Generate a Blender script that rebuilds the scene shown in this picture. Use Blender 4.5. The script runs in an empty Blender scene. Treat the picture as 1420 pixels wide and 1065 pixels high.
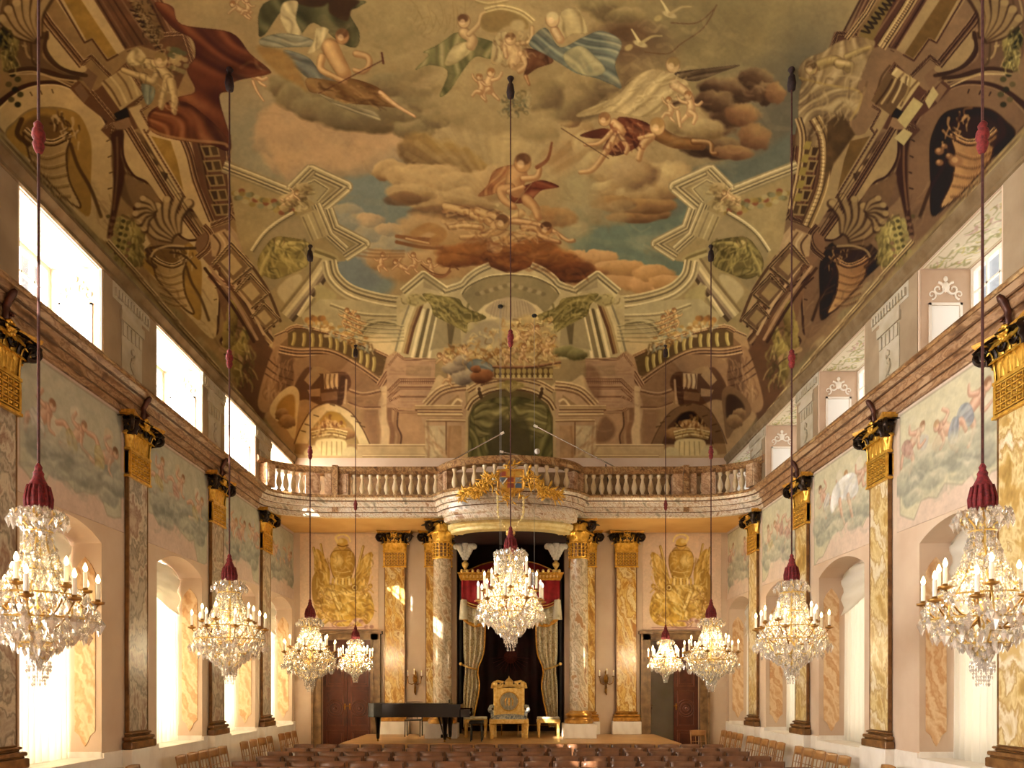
import bpy, math, random
import numpy as np
from mathutils import Vector, Matrix
R = math.radians
PI = math.pi
scene = bpy.context.scene
col = scene.collection
EZ = 2.1            # eye height
rnd = random.Random(7)

# ------------------------------------------------------------------ mesh helper
class MB:
    def __init__(s): s.v = []; s.f = []
    def add(s, vs, fs, M=None):
        o = len(s.v)
        if M is not None: vs = [tuple(M @ Vector(p)) for p in vs]
        s.v += [tuple(p) for p in vs]; s.f += [tuple(i + o for i in f) for f in fs]
        return s
    def join(s, other, M=None): return s.add(other.v, other.f, M)
    def box(s, x0, x1, y0, y1, z0, z1, M=None):
        vs = [(x0,y0,z0),(x1,y0,z0),(x1,y1,z0),(x0,y1,z0),(x0,y0,z1),(x1,y0,z1),(x1,y1,z1),(x0,y1,z1)]
        return s.add(vs, [(0,3,2,1),(4,5,6,7),(0,1,5,4),(1,2,6,5),(2,3,7,6),(3,0,4,7)], M)
    def cbox(s, c, d, M=None):
        return s.box(c[0]-d[0]/2,c[0]+d[0]/2,c[1]-d[1]/2,c[1]+d[1]/2,c[2]-d[2]/2,c[2]+d[2]/2,M)
    def bevbox(s, x0, x1, y0, y1, z0, z1, b, M=None):
        # box with chamfered vertical and horizontal edges
        vs = []; fs = []
        def ring(z, i):
            a = i
            return [(x0+a,y0+a+b,z),(x0+a+b,y0+a,z),(x1-a-b,y0+a,z),(x1-a,y0+a+b,z),(x1-a,y1-a-b,z),(x1-a-b,y1-a,z),(x0+a+b,y1-a,z),(x0+a,y1-a-b,z)]
        for z, i in ((z0,b),(z0+b,0),(z1-b,0),(z1,b)): vs += ring(z, i)
        for k in range(3):
            for j in range(8):
                fs.append((k*8+j, k*8+(j+1)%8, (k+1)*8+(j+1)%8, (k+1)*8+j))
        fs.append(tuple(reversed(range(8)))); fs.append(tuple(range(24,32)))
        return s.add(vs, fs, M)
    def lathe(s, prof, c=(0,0,0), seg=16, M=None, caps=True, sx=1, sy=1):
        vs = []; fs = []; n = len(prof)
        for (r, z) in prof:
            for k in range(seg):
                a = 2*PI*k/seg
                vs.append((c[0]+r*sx*math.cos(a), c[1]+r*sy*math.sin(a), c[2]+z))
        for i in range(n-1):
            for k in range(seg):
                k2 = (k+1) % seg
                fs.append((i*seg+k, i*seg+k2, (i+1)*seg+k2, (i+1)*seg+k))
        if caps:
            fs.append(tuple(reversed(range(seg)))); fs.append(tuple(range((n-1)*seg, n*seg)))
        return s.add(vs, fs, M)
    def tube(s, pts, r, seg=8, M=None, r1=None, flat=1.0):
        pts = [Vector(p) for p in pts]; n = len(pts); vs = []; fs = []
        up = None
        for i, p in enumerate(pts):
            t = (pts[min(i+1,n-1)] - pts[max(i-1,0)])
            if t.length < 1e-9: t = Vector((0,0,1))
            t.normalize()
            if up is None:
                up = Vector((0,0,1)) if abs(t.z) < .9 else Vector((1,0,0))
            u = t.cross(up)
            if u.length < 1e-6: u = t.cross(Vector((0,1,0)))
            u.normalize(); w = u.cross(t).normalized(); up = w
            if isinstance(r, (list, tuple)): rr = r[i]
            else: rr = r if r1 is None else r + (r1-r)*i/max(1,n-1)
            for k in range(seg):
                a = 2*PI*k/seg
                vs.append(tuple(p + u*(rr*math.cos(a)) + w*(rr*flat*math.sin(a))))
        for i in range(n-1):
            for k in range(seg):
                k2 = (k+1) % seg
                fs.append((i*seg+k, i*seg+k2, (i+1)*seg+k2, (i+1)*seg+k))
        fs.append(tuple(reversed(range(seg)))); fs.append(tuple(range((n-1)*seg, n*seg)))
        return s.add(vs, fs, M)
    def ball(s, c, r, seg=10, rings=6, M=None, sc=(1,1,1)):
        prof = []
        vs = [(c[0],c[1],c[2]-r*sc[2])]; fs = []
        for i in range(1, rings):
            a = PI*i/rings
            for k in range(seg):
                b = 2*PI*k/seg
                vs.append((c[0]+r*sc[0]*math.sin(a)*math.cos(b), c[1]+r*sc[1]*math.sin(a)*math.sin(b), c[2]-r*sc[2]*math.cos(a)))
        vs.append((c[0],c[1],c[2]+r*sc[2])); top = len(vs)-1
        for k in range(seg):
            k2 = (k+1) % seg
            fs.append((0, 1+k2, 1+k)); fs.append((top, top-seg+k, top-seg+k2))
            for i in range(rings-2):
                a = 1+i*seg
                fs.append((a+k, a+k2, a+seg+k2, a+seg+k))
        return s.add(vs, fs, M)
    def prism(s, poly, d0, d1, axis='y', M=None):
        # poly of 2-D points extruded along axis: 'y' -> (x,z), 'x' -> (y,z), 'z' -> (x,y)
        n = len(poly); vs = []
        for d in (d0, d1):
            for (a, b) in poly:
                vs.append({'y': (a,d,b), 'x': (d,a,b), 'z': (a,b,d)}[axis])
        fs = [tuple(reversed(range(n))), tuple(range(n, 2*n))]
        for i in range(n):
            j = (i+1) % n; fs.append((i, j, n+j, n+i))
        return s.add(vs, fs, M)
    def sweep(s, prof, path, closed=False, M=None, caps=True):
        # prof: (offset, z) ; path: (x, y) in plan; offset goes to the left-hand normal of the path
        n = len(path); m = len(prof); vs = []; fs = []
        for i in range(n):
            a = Vector(path[max(i-1,0)]); b = Vector(path[i]); c = Vector(path[min(i+1,n-1)])
            d1 = (b-a) if (b-a).length > 1e-9 else (c-b)
            d2 = (c-b) if (c-b).length > 1e-9 else (b-a)
            d1 = d1.normalized(); d2 = d2.normalized()
            n1 = Vector((-d1.y, d1.x)); n2 = Vector((-d2.y, d2.x))
            nn = (n1+n2).normalized(); k = 1/max(.35, nn.dot(n1))
            for (o, z) in prof:
                vs.append((b.x+nn.x*o*k, b.y+nn.y*o*k, z))
        for i in range(n-1):
            for j in range(m-1):
                fs.append((i*m+j, (i+1)*m+j, (i+1)*m+j+1, i*m+j+1))
        if caps:
            fs.append(tuple(range(m))); fs.append(tuple(reversed(range((n-1)*m, n*m))))
        return s.add(vs, fs, M)
    def strip(s, rows, M=None):
        # rows: list of equally long lists of points -> quad surface
        m = len(rows[0]); vs = [p for r in rows for p in r]; fs = []
        for i in range(len(rows)-1):
            for j in range(m-1):
                fs.append((i*m+j, i*m+j+1, (i+1)*m+j+1, (i+1)*m+j))
        return s.add(vs, fs, M)
    def slab(s, rows, off, M=None):
        # quad surface given thickness along vector off
        m = len(rows[0]); n = len(rows); o = Vector(off)
        a = [p for r in rows for p in r]; b = [tuple(Vector(p)+o) for p in a]
        fs = []
        N = m*n
        for i in range(n-1):
            for j in range(m-1):
                q = (i*m+j, i*m+j+1, (i+1)*m+j+1, (i+1)*m+j)
                fs.append(q); fs.append(tuple(N+k for k in reversed(q)))
        rim = [j for j in range(m)] + [i*m+m-1 for i in range(1,n)] + [(n-1)*m+j for j in range(m-2,-1,-1)] + [i*m for i in range(n-2,0,-1)]
        for k in range(len(rim)):
            p, q = rim[k], rim[(k+1) % len(rim)]
            fs.append((q, p, N+p, N+q))
        return s.add(a+b, fs, M)
    def build(s, name, mat, parent=None, smooth=False, loc=None, rot=None):
        me = bpy.data.meshes.new(name); me.from_pydata(s.v, [], s.f)
        me.materials.append(mat)
        if smooth:
            me.polygons.foreach_set('use_smooth', [True]*len(me.polygons))
            if smooth is not True:
                try: me.set_sharp_from_angle(angle=R(smooth))
                except Exception: pass
        me.validate(); me.update()
        o = bpy.data.objects.new(name, me); col.objects.link(o)
        if parent is not None: o.parent = parent
        if loc is not None: o.location = loc
        if rot is not None: o.rotation_euler = rot
        return o

def tag(o, label=None, cat=None, group=None, kind=None):
    if label: o['label'] = label
    if cat: o['category'] = cat
    if group: o['group'] = group
    if kind: o['kind'] = kind
    return o
def thing(name, label, cat, loc=(0,0,0), rz=0, group=None):
    o = bpy.data.objects.new(name, None); o.empty_display_size = .1
    col.objects.link(o); o.location = loc; o.rotation_euler = (0,0,rz)
    return tag(o, label, cat, group)
def dup(root, loc, rz, label=None, group=None, scale=None):
    def cp(o, parent):
        c = o.copy(); col.objects.link(c); c.parent = parent
        for ch in list(o.children): cp(ch, c)
        return c
    kids = list(root.children)
    r = root.copy(); col.objects.link(r)
    for ch in kids: cp(ch, r)
    r.location = loc; r.rotation_euler = (0,0,rz)
    if scale: r.scale = scale
    if label: r['label'] = label
    if group: r['group'] = group
    return r
def struct(o): o['kind'] = 'structure'; return o
def T(x,y,z): return Matrix.Translation((x,y,z))
def RZ(a): return Matrix.Rotation(a, 4, 'Z')
def RX(a): return Matrix.Rotation(a, 4, 'X')
def RY(a): return Matrix.Rotation(a, 4, 'Y')
def S(x,y,z): return Matrix.Diagonal((x,y,z,1))

# ------------------------------------------------------------------ materials
def srgb(c):
    if isinstance(c, str):
        c = c.lstrip('#'); c = [int(c[i:i+2],16)/255 for i in (0,2,4)]
    return tuple((x/12.92 if x <= .04045 else ((x+.055)/1.055)**2.4) for x in c) + (1,)
def new_mat(name):
    m = bpy.data.materials.new(name); m.use_nodes = True
    nt = m.node_tree; b = nt.nodes['Principled BSDF']
    return m, nt, b
def N(nt, typ, **kw):
    n = nt.nodes.new(typ)
    for k, v in kw.items():
        if hasattr(n, k): setattr(n, k, v)
        else: n.inputs[k.replace('_',' ')].default_value = v
    return n
def coords(nt, scale=(1,1,1), rot=(0,0,0), obj=True):
    g = nt.nodes.new('ShaderNodeTexCoord' if obj else 'ShaderNodeNewGeometry')
    m = nt.nodes.new('ShaderNodeMapping'); m.inputs['Scale'].default_value = scale; m.inputs['Rotation'].default_value = rot
    nt.links.new(g.outputs['Object' if obj else 'Position'], m.inputs['Vector'])
    return m.outputs['Vector']
def ramp(nt, fac, stops, interp='LINEAR'):
    r = nt.nodes.new('ShaderNodeValToRGB'); nt.links.new(fac, r.inputs['Fac'])
    r.color_ramp.interpolation = interp
    e = r.color_ramp.elements
    e[0].position, e[0].color = stops[0][0], srgb(stops[0][1])
    e[1].position, e[1].color = stops[-1][0], srgb(stops[-1][1])
    for p, c in stops[1:-1]:
        k = e.new(p); k.color = srgb(c)
    return r.outputs['Color']
def bump(nt, b, h, strength=.2, dist=.01):
    n = nt.nodes.new('ShaderNodeBump'); n.inputs['Strength'].default_value = strength; n.inputs['Distance'].default_value = dist
    nt.links.new(h, n.inputs['Height']); nt.links.new(n.outputs['Normal'], b.inputs['Normal'])
def plain(name, c, rough=.6, metal=0, c2=None, nscale=6, bstr=0, spec=None, world=False, detail=4):
    m, nt, b = new_mat(name)
    b.inputs['Roughness'].default_value = rough; b.inputs['Metallic'].default_value = metal
    if spec is not None: b.inputs['Specular IOR Level'].default_value = spec
    n = N(nt, 'ShaderNodeTexNoise'); n.inputs['Scale'].default_value = nscale; n.inputs['Detail'].default_value = detail
    nt.links.new(coords(nt, obj=not world), n.inputs['Vector'])
    nt.links.new(ramp(nt, n.outputs['Fac'], [(.3, c2 or c), (.65, c)]), b.inputs['Base Color'])
    if bstr: bump(nt, b, n.outputs['Fac'], bstr)
    return m
def marble(name, stops, scale=2.0, dist=1.6, stretch=(1,1,.5), rough=.3, veins=None, world=True, rot=(.3,.5,.2), wscale=1.3):
    m, nt, b = new_mat(name)
    b.inputs['Roughness'].default_value = rough
    v = coords(nt, stretch, rot, obj=not world)
    n1 = N(nt, 'ShaderNodeTexNoise'); n1.inputs['Scale'].default_value = scale*.8; n1.inputs['Detail'].default_value = 7
    n1.inputs['Distortion'].default_value = dist*.32; n1.inputs['Roughness'].default_value = .6
    nt.links.new(v, n1.inputs['Vector'])
    w = N(nt, 'ShaderNodeTexWave'); w.inputs['Scale'].default_value = wscale; w.inputs['Distortion'].default_value = 9
    w.inputs['Detail'].default_value = 4; w.inputs['Detail Scale'].default_value = 1.4; w.inputs['Detail Roughness'].default_value = .65
    nt.links.new(v, w.inputs['Vector'])
    mx = N(nt, 'ShaderNodeMath', operation='MULTIPLY_ADD'); nt.links.new(w.outputs['Fac'], mx.inputs[0]); mx.inputs[1].default_value = .2
    nt.links.new(n1.outputs['Fac'], mx.inputs[2])
    s = N(nt, 'ShaderNodeMath', operation='MULTIPLY'); nt.links.new(mx.outputs[0], s.inputs[0]); s.inputs[1].default_value = .86
    nt.links.new(ramp(nt, s.outputs[0], stops), b.inputs['Base Color'])
    return m
def paint_mat(name, rough=.85, gain=1.0, nscale=3.0, amount=.08):
    # fresco: pigment colours are stored on the plaster, finely mottled
    m, nt, b = new_mat(name)
    a = N(nt, 'ShaderNodeAttribute', attribute_name='pigment')
    n = N(nt, 'ShaderNodeTexNoise'); n.inputs['Scale'].default_value = nscale; n.inputs['Detail'].default_value = 9; n.inputs['Roughness'].default_value = .7
    nt.links.new(coords(nt, obj=False), n.inputs['Vector'])
    mr = N(nt, 'ShaderNodeMapRange'); nt.links.new(n.outputs['Fac'], mr.inputs['Value'])
    mr.inputs['From Min'].default_value = .3; mr.inputs['From Max'].default_value = .7
    mr.inputs['To Min'].default_value = gain*(1-amount); mr.inputs['To Max'].default_value = gain*(1+amount)
    vm = N(nt, 'ShaderNodeVectorMath', operation='SCALE'); nt.links.new(a.outputs['Color'], vm.inputs[0]); nt.links.new(mr.outputs[0], vm.inputs['Scale'])
    nt.links.new(vm.outputs[0], b.inputs['Base Color'])
    b.inputs['Roughness'].default_value = rough; b.inputs['Specular IOR Level'].default_value = .2
    return m
def emit(name, c, strength):
    m, nt, b = new_mat(name)
    b.inputs['Base Color'].default_value = srgb(c); b.inputs['Emission Color'].default_value = srgb(c); b.inputs['Emission Strength'].default_value = strength
    return m

M = {}
M['gold'] = plain('gilding', '#f0c356', .34, .62, '#c8922e', 14, .2)
M['gold_pale'] = plain('gilding_pale', '#f2d488', .38, .55, '#d8ab4c', 14, .2)
M['gold_matt'] = plain('gilding_matt', '#e0aa44', .42, .5, '#a8742a', 22, .4)
M['bronze'] = plain('dark_bronze', '#3a2a20', .3, .7, '#120c0a', 10, .3)
M['brass'] = plain('old_brass', '#a87a34', .3, .9, '#6b4519', 20)
M['plaster'] = plain('rosy_plaster', '#d2bda6', .85, 0, '#c4aa92', 1.2, .1, .2, True, 8)
M['plaster_up'] = plain('pale_plaster', '#cdb8a6', .85, 0, '#bda592', 1.5, .1, .2, True, 8)
M['white_dado'] = marble('white_dado', [(.2,'#d9cfc2'),(.5,'#ece5da'),(.8,'#f4efe6')], 3, 1, rough=.35)
M['soffit'] = plain('apricot_soffit', '#d4a868', .8, 0, '#c69858', 1.3, 0, .2, True)
M['stucco'] = plain('white_stucco', '#e9e0d2', .8, 0, '#e0d5c5', 4, 0, .2)
M['marble_grey'] = marble('grey_brown_marble', [(.28,'#4a3328'),(.38,'#84705e'),(.45,'#b5a996'),(.52,'#7d7262'),(.58,'#c6baa4'),(.66,'#8a6a58'),(.74,'#b7a590')], 1.9, 2.6, (1,1,.6), .3)
M['marble_ochre'] = marble('ochre_marble', [(.28,'#75501c'),(.4,'#b07e2e'),(.47,'#d8b768'),(.54,'#a87830'),(.61,'#e2cd92'),(.7,'#9a6828')], 2.4, 2.8, (1,1,.6), .25)
M['marble_sand'] = marble('sand_marble', [(.28,'#8a6c34'),(.4,'#bb9a58'),(.48,'#dcca96'),(.55,'#b08e50'),(.62,'#e6dcc0'),(.72,'#c2a468')], 2.2, 2.4, (1,1,.6), .3)
M['marble_col'] = marble('column_marble', [(.3,'#7d5a40'),(.4,'#a98c6c'),(.47,'#cdbb9e'),(.54,'#9a876c'),(.62,'#d2c2a6'),(.7,'#a07850')], 3.2, 1.6, (1,1,.8), .16)
M['marble_rose'] = marble('rose_marble', [(.22,'#7d4a38'),(.36,'#b3795c'),(.46,'#d8b096'),(.56,'#c08a6c'),(.68,'#e3c9b4'),(.8,'#a86c4e')], 3.0, 2.2, (1,.5,1.4), .3)
M['marble_rail'] = marble('brown_rail_marble', [(.3,'#432a18'),(.42,'#7a5634'),(.5,'#a98458'),(.57,'#6f4c2c'),(.68,'#b39468')], 5, 2.0, (1,.6,1.2), .3)
M['marble_frieze'] = marble('frieze_marble', [(.3,'#7d7466'),(.4,'#bfb09a'),(.48,'#ddd2c0'),(.54,'#b8997a'),(.6,'#e0d6c6'),(.7,'#a07c5c')], 3.4, 2.2, (1,.6,1.4), .3)
M['marble_panel'] = marble('tawny_panel_marble', [(.25,'#a5754a'),(.4,'#cda274'),(.52,'#e0c49a'),(.62,'#c2905e'),(.78,'#e6cfa6')], 1.4, 2.6, (1,1,.8), .5)
M['base_brown'] = plain('brown_stone_base', '#8a6338', .35, .2, '#5b3c20', 8)
M['base_gold'] = plain('gilded_stone_base', '#c4913f', .35, .55, '#8a5a20', 8)
M['wood_door'] = plain('mahogany', '#5b2c1c', .32, 0, '#3a180e', 3)
M['wood_frame'] = plain('olive_stone_frame', '#8a6b45', .5, 0, '#5d4428', 6)
M['wood_chair'] = plain('brown_chair_wood', '#4a3222', .38, 0, '#33210f', 5)
M['wood_light'] = plain('honey_chair_wood', '#a87c48', .4, 0, '#86592e', 5)
M['wood_floor'] = plain('stage_boards', '#c59a66', .35, 0, '#ad8250', 2.4)
M['parquet'] = plain('parquet', '#8a6238', .35, 0, '#6f4a26', 2.4)
M['black'] = plain('black_lacquer', '#0a0808', .1, 0, '#060505', 3, 0, .45)
M['blackmat'] = plain('black_metal', '#1a1716', .45, .3, '#0e0d0d', 9)
M['white_paint'] = plain('white_sash_paint', '#efe9dc', .5, 0, '#e6dece', 5)
M['white_key'] = plain('ivory', '#f0ead8', .4)
M['red_velvet'] = plain('red_velvet', '#a51c22', .8, 0, '#7c1016', 5, .2)
M['red_rope'] = plain('dark_red_cord', '#5c1418', .8, 0, '#3c0c10', 40, .3)
M['red_tassel'] = plain('wine_red_tassel', '#7a1a20', .8, 0, '#4a0d12', 40, .5)
M['black_tassel'] = plain('blackish_tassel', '#2a1414', .8, 0, '#150a0a', 40, .5)
M['crimson_dark'] = plain('dark_crimson_cloth', '#2c0d10', .85, 0, '#1a0708', 3)
M['feather'] = plain('white_feather', '#f4f1ea', .9, 0, '#dcd8d0', 20, .5)
M['silver'] = plain('bright_metal', '#cfcfd2', .25, .9, '#a8a8ac', 9)
M['brocade'] = marble('gold_silver_brocade', [(.3,'#8a7b54'),(.4,'#bfb088'),(.48,'#e6dcc0'),(.56,'#b8a470'),(.64,'#ece6d2'),(.75,'#a8945c')], 9, 1.2, (1,1,1), .4)
M['tapestry'] = marble('blue_silver_tapestry', [(.3,'#3d4756'),(.42,'#8a8d86'),(.5,'#c4bfa8'),(.6,'#5d6672'),(.72,'#b9b49c')], 14, 1.2, (1,1,1), .6)
def _curtain():
    m, nt, b = new_mat('sheer_white_curtain')
    d = N(nt,'ShaderNodeBsdfDiffuse'); t = N(nt,'ShaderNodeBsdfTranslucent'); mx = N(nt,'ShaderNodeMixShader')
    d.inputs['Color'].default_value = srgb('#f2ede2'); t.inputs['Color'].default_value = srgb('#f6f0e2'); mx.inputs[0].default_value = .45
    nt.links.new(d.outputs[0], mx.inputs[1]); nt.links.new(t.outputs[0], mx.inputs[2])
    nt.links.new(mx.outputs[0], nt.nodes['Material Output'].inputs['Surface']); return m
M['curtain'] = _curtain()
def _glass(name, tint, transp, rough, white=0.15):
    m, nt, b = new_mat(name)
    t = N(nt,'ShaderNodeBsdfTransparent'); g = N(nt,'ShaderNodeBsdfGlossy'); d = N(nt,'ShaderNodeBsdfDiffuse')
    g.inputs['Roughness'].default_value = rough; g.inputs['Color'].default_value = srgb(tint); d.inputs['Color'].default_value = srgb(tint)
    m1 = N(nt,'ShaderNodeMixShader'); m1.inputs[0].default_value = white; m2 = N(nt,'ShaderNodeMixShader'); m2.inputs[0].default_value = 1-transp
    nt.links.new(g.outputs[0], m1.inputs[1]); nt.links.new(d.outputs[0], m1.inputs[2])
    nt.links.new(t.outputs[0], m2.inputs[1]); nt.links.new(m1.outputs[0], m2.inputs[2])
    nt.links.new(m2.outputs[0], nt.nodes['Material Output'].inputs['Surface']); return m
M['crystal'] = _glass('cut_crystal', '#fffaf0', .38, .1, .3)
M['pane'] = _glass('window_glass', '#ffffff', .93, .05, 0)
M['flame'] = emit('candle_bulb_glow', '#ffe0a0', 9)
M['flame_white'] = emit('pale_bulb_glow', '#fff0d0', 2.5)
M['candle'] = plain('white_candle', '#f3ecdc', .5)
M['stucco_tan'] = plain('tan_moulding', '#7d6a4e', .8, 0, '#685438', 4, .1, .2)
M['grey_strip'] = plain('grey_green_paint', '#b7ad9a', .85, 0, '#a3987f', 3, 0, .2)
M['bronze_brown'] = plain('brown_bronze', '#5a3020', .4, .4, '#2c1610', 9, .3)
M['marble_bal'] = marble('pale_baluster_marble', [(.25,'#a98a5c'),(.45,'#d2bb90'),(.7,'#e3d2ae')], 6, 1, rough=.35)
M['marble_rail2'] = marble('rosy_pier_marble', [(.3,'#7a5638'),(.42,'#a98464'),(.5,'#c8a886'),(.57,'#9c7654'),(.68,'#ceb494')], 4, 2.0, (1,.6,1.2), .3)
M['wood_door2'] = plain('mahogany_moulding', '#6b3826', .3, 0, '#46200f', 4)
M['brocade2'] = marble('pale_brocade', [(.25,'#a99f80'),(.45,'#d6ceb0'),(.7,'#e9e4d0')], 9, 1, rough=.5)
M['tapestry2'] = marble('grey_medallion_weave', [(.3,'#6a6250'),(.45,'#a39a80'),(.6,'#7d745e'),(.72,'#c4bca0')], 14, 1, rough=.6)
M['crest'] = plain('red_gold_embroidery', '#6e2f22', .7, .2, '#43160f', 30)
M['rope'] = plain('rose_brown_cord', '#4f2c26', .9, 0, '#3a1c18', 30)
M['red_velvet2'] = plain('red_silk_knot', '#7c2422', .85, 0, '#4e1214', 40, .4)
M['flame_dim'] = emit('unlit_bulb', '#ffe2b0', .6)
FRESCO_MAT = paint_mat('wall_fresco_paint', amount=.05, nscale=5)
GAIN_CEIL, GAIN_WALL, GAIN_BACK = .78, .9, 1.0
LK = dict(L=6.3, LU=.9, R=.55, RU=.45, sun=30.0, sky=.5, exp=.42)
CANDLES = [(sd*3.75,y,2.9,p) for sd in (-1,1) for y,p in ((5.73,20),(9.62,26),(13.49,70),(17.44,430))] + [(0,10.4,3.4,90)]
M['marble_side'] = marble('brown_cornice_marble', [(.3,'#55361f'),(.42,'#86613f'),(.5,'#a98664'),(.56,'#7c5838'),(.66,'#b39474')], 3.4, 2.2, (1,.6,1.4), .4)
M['upper_shade'] = plain('shaded_upper_plaster', '#9d8a70', .85, 0, '#8b775e', 2, 0, .2, True)  # dimness of the upper wall beside the windows, put into the colour
M['cream_gilt'] = plain('cream_gilt_paint', '#ecdca4', .4, .1, '#dcc27c', 10)
M['wire'] = plain('grey_wire', '#8f8d88', .6, 0)
M['arm_brass'] = plain('brown_brass_arm', '#b98c48', .35, .6, '#7a5426', 12)
M['chair_back'] = plain('polished_brown_back', '#80563a', .3, 0, '#5f3e28', 5)
M['shadow_fillet'] = plain('shadow_line_fillet', '#6b4a2e', .5, 0, '#4a301c', 9)
M['reveal_paint'] = plain('rosy_reveal_paint', '#c2a78e', .85, 0, '#b59a80', 3, 0, .2)
M['white_field'] = plain('white_reveal_field', '#ece8e0', .6, 0)
# ------------------------------------------------------------------ fresco painter (pigment laid on plaster grids)
def hx(c):
    if isinstance(c, str):
        c = c.lstrip('#'); return np.array([int(c[i:i+2],16)/255 for i in (0,2,4)])
    return np.array(c, float)
def vnoise(h, w, cell, seed, octaves=4, pers=.55):
    g = np.random.RandomState(seed); out = np.zeros((h,w)); amp = 1; tot = 0
    for o in range(octaves):
        c = max(2.0, cell/2**o); gh, gw = int(h/c)+3, int(w/c)+3; r = g.rand(gh,gw)
        y = np.arange(h)/c; x = np.arange(w)/c; yi = y.astype(int); xi = x.astype(int)
        fy = (y-yi); fx = (x-xi); fy = fy*fy*(3-2*fy); fx = fx*fx*(3-2*fx)
        a = r[yi][:,xi]; b = r[yi][:,xi+1]; c_ = r[yi+1][:,xi]; d = r[yi+1][:,xi+1]
        fy = fy[:,None]; fx = fx[None,:]
        out += amp*((a*(1-fx)+b*fx)*(1-fy)+(c_*(1-fx)+d*fx)*fy); tot += amp; amp *= pers
    return out/tot
def smooth_poly(pts, closed=True, n=6):
    P = [np.array(p, float) for p in pts]; out = []; m = len(P)
    rng = range(m) if closed else range(m-1)
    for i in rng:
        p0 = P[(i-1)%m] if closed or i>0 else P[i]; p1 = P[i]; p2 = P[(i+1)%m]; p3 = P[(i+2)%m] if closed or i+2<m else P[(i+1)%m]
        for k in range(n):
            t = k/n; out.append(.5*((2*p1)+(-p0+p2)*t+(2*p0-5*p1+4*p2-p3)*t*t+(-p0+3*p1-3*p2+p3)*t**3))
    if not closed: out.append(P[-1])
    return np.array(out)
class Canvas:
    def __init__(s, x0, y0, x1, y1, base, sc=1.0):
        s.x0, s.y0, s.sc = x0, y0, sc
        s.w = int((x1-x0)*sc)+1; s.h = int((y1-y0)*sc)+1
        s.a = np.zeros((s.h,s.w,3))+hx(base); s.flip = None
    def T(s, pts):
        p = np.array(pts, float).reshape(-1,2)
        if s.flip is not None: p = np.stack([2*s.flip-p[:,0], p[:,1]], 1)
        return (p-np.array([s.x0,s.y0]))*s.sc
    def bb(s, p, pad):
        a = np.floor(p.min(0)-pad).astype(int); b = np.ceil(p.max(0)+pad).astype(int)
        x0, y0 = max(0,a[0]), max(0,a[1]); x1, y1 = min(s.w,b[0]+1), min(s.h,b[1]+1)
        if x1<=x0 or y1<=y0: return None
        return x0,y0,x1,y1
    def blend(s, box, m, c):
        x0,y0,x1,y1 = box; v = s.a[y0:y1,x0:x1]; m = m[...,None]; v += (c-v)*m
    def segdist(s, p, X, Y, closed=False):
        best = np.full(X.shape, 1e9); sign = np.zeros(X.shape); tt = np.zeros(X.shape)
        n = len(p); rng = range(n if closed else n-1); L = 0; tot = sum(np.hypot(*(p[(i+1)%n]-p[i])) for i in rng) or 1
        for i in rng:
            a = p[i]; b = p[(i+1)%n]; d = b-a; l2 = d@d
            if l2 < 1e-9: continue
            t = np.clip(((X-a[0])*d[0]+(Y-a[1])*d[1])/l2, 0, 1)
            ex = X-(a[0]+t*d[0]); ey = Y-(a[1]+t*d[1]); q = ex*ex+ey*ey; k = q < best
            best = np.where(k, q, best); cr = d[0]*ey-d[1]*ex; sign = np.where(k, cr, sign)
            l = math.sqrt(l2); tt = np.where(k, (L+t*l)/tot, tt); L += l
        return np.sqrt(best), np.sign(sign), tt
    def grid(s, box):
        x0,y0,x1,y1 = box; return np.meshgrid(np.arange(x0,x1), np.arange(y0,y1))
    def inside(s, p, X, Y):
        ins = np.zeros(X.shape, bool); n = len(p)
        for i in range(n):
            a = p[i]; b = p[(i+1)%n]
            if a[1] == b[1]: continue
            c = ((a[1] > Y) != (b[1] > Y)) & (X < (b[0]-a[0])*(Y-a[1])/(b[1]-a[1])+a[0]); ins ^= c
        return ins
    def poly(s, pts, c, soft=1.2, smooth=False, alpha=1.0, grad=None, tex=0, edge=None):
        # grad: (colour2, angle in degrees) shifts from c to colour2 across the shape
        p = s.T(smooth_poly(pts) if smooth else pts); soft = soft*s.sc; box = s.bb(p, soft+2)
        if box is None: return
        X, Y = s.grid(box); ins = s.inside(p, X, Y)
        if soft > .6 or edge:
            d, _, _ = s.segdist(p, X, Y, True); sd = np.where(ins, d, -d); m = np.clip(sd/soft+.5, 0, 1)
        else: m = ins.astype(float)
        cc = hx(c)[None,None,:]
        if grad:
            c2, an = grad; an = math.radians(an); dx, dy = math.cos(an), math.sin(an)
            if s.flip is not None: dx = -dx
            u = X*dx+Y*dy; lo, hi = (p[:,0]*dx+p[:,1]*dy).min(), (p[:,0]*dx+p[:,1]*dy).max(); u = np.clip((u-lo)/(hi-lo+1e-6),0,1)[...,None]
            cc = cc*(1-u)+hx(c2)*u
        if tex:
            nz = vnoise(X.shape[0], X.shape[1], 14*s.sc, int(p[0,0]*7+p[0,1])%9999, 4)[...,None]; cc = cc*(1+tex*(nz-.5)*2)
        s.blend(box, m*alpha, cc)
        if edge:
            ec, ew, ea = edge; m2 = np.clip((ew*s.sc-d)/1.2+.5,0,1)*ea; s.blend(box, m2, hx(ec))
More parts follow.
